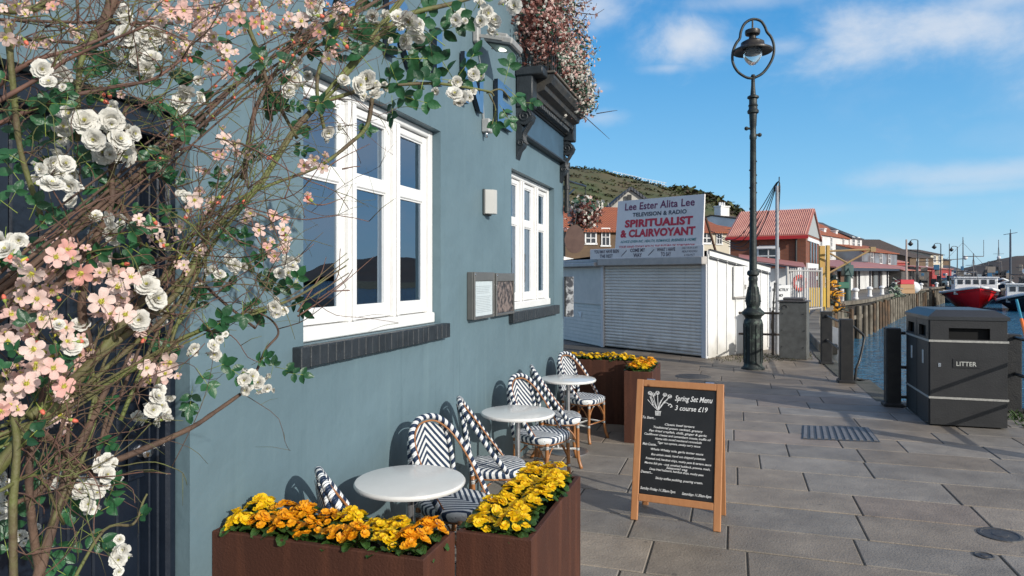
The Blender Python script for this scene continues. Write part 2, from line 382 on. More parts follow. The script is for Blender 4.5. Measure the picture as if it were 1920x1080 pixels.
# paving
m, t, b, M_, MIX, NO, c, s = node_mat('york_stone_slab', .6, .45)
def rng(v, lo, hi, mxv=1.0):
    n = t.nodes.new('ShaderNodeMapRange'); n.inputs['From Min'].default_value = lo; n.inputs['From Max'].default_value = hi; n.inputs['To Max'].default_value = mxv; t.links.new(v, n.inputs['Value']); return n.outputs[0]
cc = MIX(rng(NO(3.5, c.outputs['Object'], 9), .3, .72), (.30, .265, .225), (.195, .172, .148))
at_ = t.nodes.new('ShaderNodeAttribute'); at_.attribute_name = 'tint'; mm_ = t.nodes.new('ShaderNodeMix'); mm_.data_type = 'RGBA'; mm_.blend_type = 'MULTIPLY'; mm_.inputs[0].default_value = 1; t.links.new(cc, mm_.inputs[6]); t.links.new(at_.outputs['Color'], mm_.inputs[7]); cc = mm_.outputs[2]
cc = MIX(rng(NO(.7, c.outputs['Object'], 6), .50, .72, .45), cc, (.12, .105, .085))          # old damp stains
cc = MIX(rng(NO(60, c.outputs['Object'], 3), .66, .72, .5), cc, (.08, .075, .065))           # grit
vo = t.nodes.new('ShaderNodeTexVoronoi'); vo.inputs['Scale'].default_value = 3.1; t.links.new(c.outputs['Object'], vo.inputs['Vector'])
cc = MIX(M_('MULTIPLY', M_('LESS_THAN', vo.outputs['Distance'], .055), .45), cc, (.07, .065, .06))   # trodden gum
t.links.new(cc, b.inputs['Base Color']); bump_to(t, b, M_('ADD', M_('MULTIPLY', NO(9, c.outputs['Object'], 6), 1.5), NO(70, c.outputs['Object'], 6)), .006, .8)
m_slab = m
bed = MB(); bed.add([(-.3, -1.2, -.007), (5.34, -1.2, -.007), (5.34, 10.3, -.007), (4.0, 10.3, -.007), (3.64, 12.9, -.007), (3.64, 17, -.007), (-3.5, 17, -.007), (-3.5, 8.1, -.007), (-.3, 8.1, -.007)], [tuple(range(9))])
tag(bed.build('paving_joints', mat('dark_jointing', (.055, .05, .043), (.085, .078, .065), .95, 8, .3, 80)), kind='structure')
pv = MB(); y = -1.1; rowi = 0
while y < 16.8:
    far = y > 11.3
    dp = R.uniform(.42, .6) if not far else R.uniform(.5, .8)
    x = (-.28 if y < 8.0 else -3.4) - R.uniform(0, .4); xe = 5.33 if y + dp < 10.35 else (4.0 if y < 12.6 else 3.62)
    while x < xe - .05:
        ln = min(R.uniform(.55, 1.35), xe - x)
        if xe - x - ln < .25: ln = xe - x
        gp = .006 if not far else .005
        k = R.random(); b0 = R.uniform(.82, 1.12)
        tint = (b0 * .97, b0 * .985, b0 * 1.0) if k < .45 else ((b0 * 1.03, b0 * .985, b0 * .93) if k < .88 else (b0 * 1.04, b0 * .96, b0 * .92))
        if far: b1 = R.uniform(.62, .95); tint = (b1 * 1.02, b1 * .94, b1 * .84)
        if x + ln > -.25:
            z1 = R.uniform(-.0015, .0015); M4 = Matrix.Translation((x + ln / 2, y + dp / 2, 0)) @ Matrix.Rotation(R.uniform(-.004, .004), 4, 'Z')
            pv.box((-ln / 2 + gp, -dp / 2 + gp, -.03), (ln / 2 - gp, dp / 2 - gp, z1), 0, .005, M4, col=tint)
        x += ln
    y += dp
tag(pv.build('pavement', m_slab), kind='structure')
def flush(name, label, cat, px, h=.004):
    ps = [G(a, b_, h) for a, b_ in px]; return ps
gp_ = flush('', '', '', [(1503, 823), (1651, 829), (1628, 801), (1505, 797)])
t0 = tag(MB().quad(*gp_).build('drain_cover', mat('drain_iron', (.075, .072, .07), (.05, .05, .05), .5, 20), org=gp_[0]), 'rectangular ribbed iron drain cover set in the flagstones before the litter bin', 'drain cover')
dm = MB()
for i in range(11):
    a = gp_[0].lerp(gp_[1], (i + .25) / 11); b_ = gp_[0].lerp(gp_[1], (i + .75) / 11); c_ = gp_[3].lerp(gp_[2], (i + .75) / 11); d_ = gp_[3].lerp(gp_[2], (i + .25) / 11)
    a2, d2 = a.lerp(d_, .06), d_.lerp(a, .06); b2, c2 = b_.lerp(c_, .06), c_.lerp(b_, .06)
    dm.prism([a2 + Vector((0, 0, .001)), b2 + Vector((0, 0, .001)), c2 + Vector((0, 0, .001)), d2 + Vector((0, 0, .001))], (0, 0, .006))
o_ = dm.build('rib', mat('drain_rib', (.19, .185, .185), (.14, .135, .135), .55, 20), org=gp_[0]); o_.parent = t0; o_.location = (0, 0, 0); o_['kind'] = 'stuff'
for (px, py, r, lab) in [(1875, 1003, .13, 'round dark iron stopcock cover in the pavement at the bottom right'), (1845, 1042, .055, 'small round metal cap in the pavement below the bigger cover'), (1300, 706, .3, 'worn round manhole cover in the brown paving before the shuttered kiosk')]:
    p = G(px, py); mb = MB().lathe([(0, .006), (r * .35, .006), (r * .4, .003), (r * .8, .003), (r * .86, .007), (r, .006), (r + .004, 0)], p, 28)
    tag(mb.build('manhole_cover', mat('cover_iron', (.03, .03, .033), (.07, .065, .06), .5, 25), org=p), lab, 'manhole cover')
# ================================================================== THE PAINTED PUB
m, t, b, M_, MIX, NO, c, s = node_mat('blue_grey_masonry_paint', .55, .4)
n1 = NO(1.3, c.outputs['Object'], 8); n2 = NO(14, c.outputs['Object'], 6)
mr = t.nodes.new('ShaderNodeMapRange'); mr.inputs['From Min'].default_value = .36; mr.inputs['From Max'].default_value = .66; t.links.new(n1, mr.inputs['Value'])
mr2 = t.nodes.new('ShaderNodeMapRange'); mr2.inputs['From Min'].default_value = .62; mr2.inputs['From Max'].default_value = .75; mr2.inputs['To Max'].default_value = .35; t.links.new(n2, mr2.inputs['Value'])
cc = MIX(mr.outputs[0], (.132, .202, .236), (.112, .174, .205)); cc = MIX(mr2.outputs[0], cc, (.095, .16, .19))
sn = t.nodes.new('ShaderNodeTexNoise'); sn.inputs['Scale'].default_value = 1; sn.inputs['Detail'].default_value = 5
mp = t.nodes.new('ShaderNodeMapping'); mp.inputs['Scale'].default_value = (1, 9, .7); t.links.new(c.outputs['Object'], mp.inputs[0]); t.links.new(mp.outputs[0], sn.inputs['Vector'])
mr3 = t.nodes.new('ShaderNodeMapRange'); mr3.inputs['From Min'].default_value = .58; mr3.inputs['From Max'].default_value = .8; mr3.inputs['To Max'].default_value = .45; t.links.new(sn.outputs[0], mr3.inputs['Value'])
cc = MIX(mr3.outputs[0], cc, (.17, .25, .275))
zb = t.nodes.new('ShaderNodeMapRange'); zb.inputs['From Min'].default_value = .55; zb.inputs['From Max'].default_value = 0; t.links.new(M_('ADD', s.outputs[2], M_('MULTIPLY', NO(3, c.outputs['Object'], 6), -.5)), zb.inputs['Value'])
cc = MIX(M_('MULTIPLY', zb.outputs[0], .5), cc, (.09, .11, .10))     # splash dirt along the foot
st2 = t.nodes.new('ShaderNodeTexNoise'); st2.inputs['Scale'].default_value = 1; st2.inputs['Detail'].default_value = 3; mp2 = t.nodes.new('ShaderNodeMapping'); mp2.inputs['Scale'].default_value = (1, 16, .5); t.links.new(c.outputs['Object'], mp2.inputs[0]); t.links.new(mp2.outputs[0], st2.inputs['Vector'])
mr4 = t.nodes.new('ShaderNodeMapRange'); mr4.inputs['From Min'].default_value = .60; mr4.inputs['From Max'].default_value = .74; mr4.inputs['To Max'].default_value = .32; t.links.new(st2.outputs[0], mr4.inputs['Value'])
cc = MIX(mr4.outputs[0], cc, (.085, .14, .165))
t.links.new(cc, b.inputs['Base Color'])
bump_to(t, b, M_('ADD', M_('MULTIPLY', NO(3.5, c.outputs['Object'], 3), 1.6), M_('MULTIPLY', NO(45, c.outputs['Object'], 5), .10)), .013, .8)
m_wall = m
m_slate = mat('dark_slate_paint', (.014, .019, .024), (.025, .032, .039), .5, 12, .3, 60)
m_navy = mat('glossy_navy_door_paint', (.0055, .010, .019), (.010, .016, .028), .32, 5, .25, 25)
m_white = mat('white_gloss_paint', (.80, .80, .79), (.74, .74, .73), .35, 6, .12, 50)
m_chrome = mat('chrome', (.7, .7, .72), None, .2, metal=1)
m_iron = mat('black_iron', (.012, .013, .014), (.03, .03, .03), .45, 20, .2, 80)
pub = thing('pub_building', 'blue grey painted pub with white sash windows and dark sills on the quayside', 'building', (0, 4, 0))
HT = 5.2
DOOR = (.95, 2.072, -.2, 2.36); W1 = (2.785, 4.386, 1.42, 2.76); W2 = (5.985, 7.56, 1.42, 2.745)
holes = [DOOR, W1, W2]
ys = sorted({-1.5, 8.0} | {h_[0] for h_ in holes} | {h_[1] for h_ in holes}); zs = sorted({-.2, HT} | {h_[2] for h_ in holes} | {h_[3] for h_ in holes})
wb = MB()
for i in range(len(ys) - 1):
    for j in range(len(zs) - 1):
        ym, zm = (ys[i] + ys[i + 1]) / 2, (zs[j] + zs[j + 1]) / 2
        if any(h_[0] < ym < h_[1] and h_[2] < zm < h_[3] for h_ in holes): continue
        wb.quad((0, ys[i], zs[j]), (0, ys[i + 1], zs[j]), (0, ys[i + 1], zs[j + 1]), (0, ys[i], zs[j + 1]))
for (a, b_, c_, d_) in holes:
    dp = -.30
    wb.quad((0, a, c_), (0, a, d_), (dp, a, d_), (dp, a, c_)); wb.quad((0, b_, c_), (dp, b_, c_), (dp, b_, d_), (0, b_, d_))
    wb.quad((0, a, d_), (0, b_, d_), (dp, b_, d_), (dp, a, d_)); wb.quad((0, a, c_), (dp, a, c_), (dp, b_, c_), (0, b_, c_))
wb.quad((0, 8, -.2), (-7, 8, -.2), (-7, 8, HT), (0, 8, HT)); wb.quad((0, -1.5, -.2), (0, -1.5, HT), (-7, -1.5, HT), (-7, -1.5, -.2)); wb.quad((-7, -1.5, -.2), (-7, -1.5, HT), (-7, 8, HT), (-7, 8, -.2))
wb.quad((0, -1.5, HT), (0, 8, HT), (-7, 8, HT), (-7, -1.5, HT))
wb.build('wall', m_wall, pub)
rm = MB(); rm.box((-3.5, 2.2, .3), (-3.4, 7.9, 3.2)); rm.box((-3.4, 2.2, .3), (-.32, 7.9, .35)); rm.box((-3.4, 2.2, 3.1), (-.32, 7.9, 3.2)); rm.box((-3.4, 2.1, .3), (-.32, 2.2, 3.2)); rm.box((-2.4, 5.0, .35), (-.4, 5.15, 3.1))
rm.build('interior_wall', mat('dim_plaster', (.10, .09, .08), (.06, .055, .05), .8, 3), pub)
# glass
m, t, b, M_, MIX, NO, c, s = node_mat('window_glass', .01)
gl = t.nodes.new('ShaderNodeBsdfGlossy'); gl.inputs['Roughness'].default_value = .004; gl.inputs['Color'].default_value = (.62, .80, 1, 1)
tr = t.nodes.new('ShaderNodeBsdfTransparent'); tr.inputs['Color'].default_value = (.55, .6, .63, 1); fr = t.nodes.new('ShaderNodeFresnel'); fr.inputs['IOR'].default_value = 3.6
ms = t.nodes.new('ShaderNodeMixShader'); t.links.new(fr.outputs[0], ms.inputs[0]); t.links.new(tr.outputs[0], ms.inputs[1]); t.links.new(gl.outputs[0], ms.inputs[2])
bn = t.nodes.new('ShaderNodeBump'); bn.inputs['Strength'].default_value = .35; bn.inputs['Distance'].default_value = .01; t.links.new(NO(2.4, c.outputs['Object'], 1), bn.inputs['Height']); t.links.new(bn.outputs[0], gl.inputs['Normal'])
t.links.new(ms.outputs[0], t.nodes['Material Output'].inputs[0]); m_glass = m
def sash_window(y0, y1, z0, z1, tr_z):
    fr = MB(); xf, xb = -.06, -.16; e = .055
    def bar(ya, yb, za, zb, x=xf, bx=xb, bev=.006): fr.box((bx, ya, za), (x, yb, zb), 0, bev)
    bar(y0 + .002, y0 + e, z0 + .002, z1 - .002); bar(y1 - e, y1 - .002, z0 + .002, z1 - .002)
    bar(y0 + e, y1 - e, z1 - .05, z1 - .002, xf - .002); bar(y0 + .004, y1 - .004, z0 + .004, z0 + .075, xf + .018)
    lw = (y1 - y0 - 2 * e - 2 * .075) / 3; yy = y0 + e; lights = []
    for k in range(3):
        lights.append((yy, yy + lw)); yy += lw
        if k < 2: bar(yy, yy + .075, z0 + .075, z1 - .05, xf + .004); bar(yy + .022, yy + .053, z0 + .08, z1 - .055, xf + .02, xf + .003); yy += .075
    fo = fr.build('frame', m_white, win)
    for (a, b_) in lights:
        sb = MB(); st = .05; X = xf - .022
        for (p, q_, r_, t_) in ((a + .003, a + st, z0 + .08, z1 - .055), (b_ - st, b_ - .003, z0 + .08, z1 - .055)): sb.box((xb + .01, p, r_), (X, q_, t_), 0, .005)
        for (r_, t_) in ((z0 + .08, z0 + .155), (z1 - .1, z1 - .055), (tr_z - .035, tr_z + .035)): sb.box((xb + .012, a + st, r_), (X - .003, b_ - st, t_), 0, .005)
        for (r_, t_) in ((z0 + .155, tr_z - .035), (tr_z + .035, z1 - .1)):   # glazing beads
            for (p0, p1, q0, q1) in ((a + st, a + st + .01, r_, t_), (b_ - st - .01, b_ - st, r_, t_), (a + st + .01, b_ - st - .01, r_, r_ + .01), (a + st + .01, b_ - st - .01, t_ - .01, t_)): sb.box((X - .03, p0, q0), (X - .012, p1, q1), 0)
        sb.build('sash', m_white, win)
        ti = R.uniform(-.006, .006)
        for (r_, t_) in ((z0 + .15, tr_z - .03), (tr_z + .03, z1 - .095)):
            pb = MB(); pb.quad((X - .026 + ti, a + st - .005, r_), (X - .026 - ti, b_ - st + .005, r_), (X - .026 - ti, b_ - st + .005, t_), (X - .026 + ti, a + st - .005, t_)); pb.build('pane', m_glass, win)
for (wd, lab) in ((W1, 'larger looking window nearest the blossom'), (W2, 'window by the corner under the carved fascia')):
    win = MB().box((-.19, wd[0] + .01, wd[2] + .01), (-.165, wd[0] + .05, wd[3] - .01)).build('window', m_white, pub)
    # thin lining board is the window's own mesh; frame, sashes and panes are its pieces
    ORG[win.name] = ORG[pub.name]; tag(win, lab)
    sash_window(*wd, 2.29 if wd is W1 else 2.28)
    sl_ = MB(); ya, yb = wd[0] - .085, wd[1] + .05; n_ = 24
    for k in range(n_):
        a, b_ = ya + (yb - ya) * k / n_, ya + (yb - ya) * (k + 1) / n_; j = R.uniform(0, .004); j2 = R.uniform(-.0015, .002)
        sl_.box((-.055, a + .0004, 1.318 + j2), (.05 + j, b_ - .0004, 1.417 + j2 * .5), 0, .004)
    sl_.build('sill', m_slate, pub)
# door with frame
df = MB(); a, b_, c_, d_ = DOOR
df.box((-.17, b_ - .05, 0), (-.055, b_ - .002, d_ - .002), 0, .012); df.box((-.14, b_ - .062, 0), (-.09, b_ - .05, d_ - .09), 0, .005); df.box((-.2, b_ - .072, 0), (-.12, b_ - .062, d_ - .1), 0, .003)
df.box((-.17, a + .01, d_ - .1), (-.055, b_ - .05, d_ - .002), 0, .01); df.box((-.17, a + .002, 0), (-.055, a + .09, d_ - .1), 0, .01)
df.build('door_frame', m_navy, pub)
dl = MB(); yy = a + .09
while yy < b_ - .08:
    y2 = min(yy + .095, b_ - .074); dl.box((-.2, yy + .001, .01), (-.16, y2 - .001, d_ - .1), 0, .006); yy = y2
for zz in (.35, 1.25, 2.1): dl.box((-.161, a + .1, zz), (-.152, b_ - .08, zz + .035), 0, .002)
door = dl.build('door', m_navy, pub); ORG[door.name] = ORG[pub.name]
hp = G(268, 845, 0); # handle stands on the leaf at x=-.15
def on_wall(px, py, x=0.0):
    ang = YAW - math.atan((px - U0) / FPX); yw = (CX - x) / math.tan(ang); z = yw * math.cos(YAW) + (CX - x) * math.sin(YAW); return Vector((x, yw, CH + (HOR - py) / FPX * z))
h0 = on_wall(264, 845, -.145)
hb = MB(); Mx = Matrix.Rotation(rad(90), 4, 'Y')
hb.lathe([(0, .006), (.02, .006), (.024, .002), (.024, -.01)], h0, 18, 0, Mx); hb.lathe([(0, .05), (.018, .048), (.024, .04), (.02, .03), (.01, .02), (.01, 0)], h0 + Vector((0, -.005, 0)), 16, 0, Mx)
hb.tube([h0 + Vector((.04, .0, .01)), h0 + Vector((.045, .03, .008)), h0 + Vector((.04, .065, 0))], .007, 8)
o_ = hb.build('handle', m_chrome, door, 'auto')
pl = MB(); pl.box((-.16, h0.y - .05, h0.z - .1), (-.15, h0.y + .055, h0.z + .07), 0, .003)
for (zz) in (h0.z - .1, h0.z + .06): pl.box((-.15, h0.y - .05, zz), (-.144, h0.y + .055, zz + .012), 0, .002)
for (yy) in (h0.y - .055, h0.y + .05): pl.box((-.15, yy, h0.z - .1), (-.1435, yy + .01, h0.z + .072), 0, .002)
pl.build('lock_plate', m_navy, door)
# raised letters of the pub's name
for ch, y0 in (('M', 2.0), ('A', 2.85), ('R', 3.55), ('I', 4.22), ('N', 4.72), ('E', 5.47)):
    let = MB(); wch = {'I': .09}.get(ch, .40)
    text_on(let, ch, (.012, y0, 3.06), (0, 1, 0), (0, 0, 1), (1, 0, 0), width=wch, height=.36, align='l', depth=.035, bold=.025)
    let.build('lettering', [mat('letter_blue', (.06, .16, .32), (.05, .14, .28), .35, 8), mat('letter_edge', (.008, .016, .03), None, .4)], pub)
# shop fascia with cornice over the corner window
FY0, FY1 = 6.10, 7.95
fa = MB(); fa.box((.004, FY0 + .15, 3.10), (.05, FY1 - .15, 3.38), 0, .004)
fa.build('frieze_board', mat('frieze_paint', (.05, .10, .15), (.04, .08, .12), .45, 6), pub)
fm = MB()
for (z0, z1, x1) in ((3.075, 3.10, .075), (3.38, 3.40, .07)): fm.box((.004, FY0 + .14, z0), (x1, FY1 - .14, z1), 0, .006)
fm.build('frieze_moulding', m_slate, pub)
co = MB(); prof = [(.004, 3.40), (.09, 3.40), (.10, 3.44), (.16, 3.455), (.17, 3.50), (.24, 3.52), (.25, 3.56), (.30, 3.58), (.33, 3.63), (.33, 3.655), (.004, 3.675)]
co.prism([(x, FY0 + .16, z) for x, z in prof], (0, FY1 - FY0 - .32, 0)); co.build('cornice', mat('cornice_paint', (.028, .032, .036), (.055, .05, .042), .6, 8, .4, 40), pub)
ct = MB(); ct.box((.004, FY0 + .17, 3.676), (.34, FY1 - .17, 3.70), 0, .006); ct.build('coping', mat('weathered_lead', (.19, .16, .125), (.10, .09, .08), .7, 6, .4, 40), pub)
dt = MB(); k = 22
for i in range(k):
    y0 = FY0 + .18 + (FY1 - FY0 - .4) * i / k; dt.box((.06, y0, 3.405), (.145, y0 + .042, 3.452), 0, .006)
dt.build('dentil_course', m_slate, pub)
for yb in (FY0, FY1 - .15):
    br = MB(); y2 = yb + .15
    br.box((.004, yb, 3.33), (.17, y2, 3.66), 0, .012); br.box((.004, yb - .02, 3.62), (.27, y2 + .02, 3.70), 0, .01)
    sp = [(.004, 3.33)]
    for i in range(15): a_ = rad(90 - i * 16); sp.append((.085 + .075 * math.cos(a_), 3.245 + .08 * math.sin(a_)))
    sp += [(.065, 3.15), (.055, 3.08), (.075, 3.02), (.07, 2.97), (.03, 2.93), (.004, 2.85)]
    br.prism([(x, yb + .015, z) for x, z in sp], (0, .12, 0))
    for (cx, cz, r0) in ((.085, 3.245, .06), (.05, 3.0, .035)):   # scroll eyes and volute ribs on both cheeks
        for yy in (yb + .012, yb + .138):
            pts = [(cx + math.cos(t_ * .5) * r0 * (1 - t_ / 26), yy, cz + math.sin(t_ * .5) * r0 * (1 - t_ / 26)) for t_ in range(24)]; br.tube(pts, .008, 6)
    for i in range(3): br.tube(smooth_path([(.165 - .0, yb + .035 + i * .04, 3.25), (.12, yb + .035 + i * .04, 3.17), (.068, yb + .035 + i * .04, 3.08), (.08, yb + .035 + i * .04, 3.0)], 5), .009, 6)
    br.build('bracket', m_slate, pub, 'auto')
bl = MB()
for i in range(20):
    y0 = FY0 + .2 + (FY1 - FY0 - .4) * i / 19; bl.box((.29, y0 - .009, 3.70), (.308, y0 + .009, 4.12), 0)
for i in range(4): bl.box((.03 + i * .075, FY0 + .19, 3.70), (.045 + i * .075, FY0 + .208, 4.12), 0)
bl.box((.28, FY0 + .18, 4.12), (.318, FY1 - .18, 4.15), 0, .004); bl.box((.02, FY0 + .18, 4.12), (.28, FY0 + .215, 4.15), 0, .004)
bl.build('balcony_railing', m_iron, pub)
dp_ = MB(); dp_.cyl((.05, 7.97, 2.5), (.05, 7.97, 3.1), .03, 10)
for zz in (2.52, 2.78, 3.05): dp_.cyl((.05, 7.97, zz), (.05, 7.97, zz + .05), .04, 10)
dp_.build('downpipe', m_iron, pub, 'auto')
# ------------------------------------------------------------------ things fixed to the wall
m_grey = mat('grey_plastic', (.42, .43, .43), (.34, .35, .35), .5, 10)
fl = thing('floodlight', 'grey floodlight with a lit lens above the big window, tilted down', 'floodlight', (0, 5.1, 3.58))
o0 = Vector((.02, 5.08, 3.62)); hb = MB(); hb.box((.0, 4.99, 3.58), (.05, 5.06, 3.76), 0, .01); hb.build('mount', mat('cast_alloy', (.35, .35, .34), (.27, .27, .26), .5, 20), fl)
ax, ay, az_ = Vector((.9, 0, -.22)).normalized(), Vector((0, 1, 0)), Vector((.22, 0, .9)).normalized(); c0 = Vector((.2, 5.17, 3.60))
hb = MB(); hb.obox(c0, ax * .12, ay * .14, az_ * .028, 0, .012); hb.obox(c0 + az_ * .045 - ax * .02, ax * .07, ay * .09, az_ * .02, 0, .01)
for s_ in (-1, 1): hb.obox(c0 + ay * s_ * .148 - ax * .06, ax * .1, ay * .006, az_ * .012, 0)
hb.build('housing', mat('cast_alloy', (.35, .35, .34)), fl)
hb = MB(); hb.obox(c0 - az_ * .031, ax * .10, ay * .12, az_ * .004); hb.build('bezel', mat('bezel_black', (.03, .035, .035), None, .4), fl)
hb = MB(); hb.obox(c0 - az_ * .0365, ax * .082, ay * .102, az_ * .003); ln = hb.build('lens', mat('lamp_reflector', (.35, .42, .33), None, .15), fl)
hb = MB(); hb.ball(c0 - az_ * .042 + ay * .01, .035, 12, 0, (1, 1, .3)); hb.build('lit_bulb', mat('lamp_glow', (.9, 1, .8), None, .3, emit=((.93, 1, .82), 2.2)), fl, True)
u = on_wall(906, 237); jb = thing('junction_box', 'small white junction box with trailing cables below the floodlight', 'junction box', u)
hb = MB(); hb.box((.0, u.y - .045, u.z - .055), (.07, u.y + .045, u.z + .055), 0, .008); hb.build('box', m_grey, jb)
hb = MB(); hb.lathe([(.0, -.03), (.012, -.028), (.014, 0), (.014, .02)], u + Vector((.035, -.02, -.07)), 10); hb.build('sensor', m_chrome, jb, True)
hb = MB()
for dy in (-.03, -.015, 0): hb.tube(smooth_path([u + Vector((.01, dy, .05)), u + Vector((.012, dy - .03, .16)), u + Vector((.01, -.1, .5)), Vector((.01, 5.02, 3.6))], 5), .004, 5)
hb.build('cable', mat('grey_cable', (.3, .33, .34), None, .5), jb, True)
u = on_wall(911, 380); wlm = thing('wall_lamp', 'pale oblong bulkhead lamp on the blue wall above the menu cases', 'wall lamp', u)
hb = MB(); hb.box((.0, u.y - .085, u.z - .105), (.022, u.y + .085, u.z + .105), 0, .006); hb.build('backplate', mat('backplate_grey', (.06, .07, .07), None, .5), wlm)
hb = MB(); hb.prism([(.023, u.y - .075, 0), (.085, u.y - .04, 0), (.095, u.y, 0), (.085, u.y + .04, 0), (.023, u.y + .075, 0)], (0, 0, .195)); 
for v_ in hb.v: v_.z += u.z - .095
hb.build('cover', mat('opal_cover', (.50, .50, .47), (.44, .44, .42), .4, 4), wlm)
for (xa, xb, yt, yb, lab, kindp) in ((875, 913, 510, 600, 'left menu case on the blue wall, holding a pale sheet', 0), (917, 952, 512, 593, 'right menu case on the blue wall, holding a dark picture menu', 1)):
    A, B_ = on_wall(xa, yt), on_wall(xb, yt); z1 = A.z; z0 = on_wall(xa, yb).z; y0, y1 = A.y, B_.y
    cs = thing('menu_case', lab, 'menu case', (0, (y0 + y1) / 2, z0), 'menu cases on the wall')
    al = mat('case_alloy', (.16, .16, .155), (.13, .13, .125), .35, 4, metal=.3); D = .06
    hb = MB(); hb.box((0.002, y0, z0), (D - .008, y1, z1), 0, .004)
    for (p0, p1, r0, r1) in ((y0, y0 + .022, z0, z1), (y1 - .022, y1, z0, z1), (y0 + .022, y1 - .022, z0, z0 + .022), (y0 + .022, y1 - .022, z1 - .07, z1)): hb.box((D - .0075, p0, r0), (D + .006, p1, r1), 0, .003)
    hb.build('case', al, cs)
    hb = MB(); hb.box((D - .007, y0 + .024, z0 + .024), (D - .004, y1 - .024, z1 - .072)); hb.build('sheet', mat('menu_paper', (.55, .62, .64), (.5, .57, .6), .6, 30) if kindp == 0 else mat('picture_menu', (.22, .17, .15), (.035, .03, .03), .4, 22, thr=(.42, .56)), cs)
    if kindp == 0:
        tb = MB()
        for i in range(22):
            zz = z1 - .1 - i * .0135
            if zz < z0 + .04: break
            if R.random() < .85: a_ = y0 + .05 + R.uniform(0, .02); b_ = y1 - .05 - R.uniform(0, .06); tb.quad((D - .003, a_, zz), (D - .003, b_, zz), (D - .003, b_, zz + .003), (D - .003, a_, zz + .003))
        tb.build('print', mat('grey_print', (.3, .34, .36), None, .6), cs)
    hb = MB(); hb.lathe([(0, .006), (.008, .005), (.009, 0)], Vector((D + .006, y0 + .011, z1 - .02)), 10, 0, Matrix.Rotation(rad(90), 4, 'Y')); hb.build('lock', m_chrome, cs)
u = on_wall(1052, 600, .02); cs = MB(); cs.box((.01, 7.93, 1.26), (.028, 7.99, 1.72), 0, .002)
cs2 = thing('corner_sign', 'slim striped sign board standing off the far corner of the blue wall', 'sign', (.1, 8.0, 1.3))
hb = MB(); hb.box((.02, 7.96, 1.26), (.035, 8.0, 1.74), 0, .002); hb.build('bracket', m_iron, cs2)
hb = MB(); hb.box((.036, 7.965, 1.26), (.13, 7.985, 1.74), 0, .004)
hb.build('panel', mat('smeared_panel', (.55, .55, .56), (.08, .08, .09), .4, 14, thr=(.45, .55)), cs2)
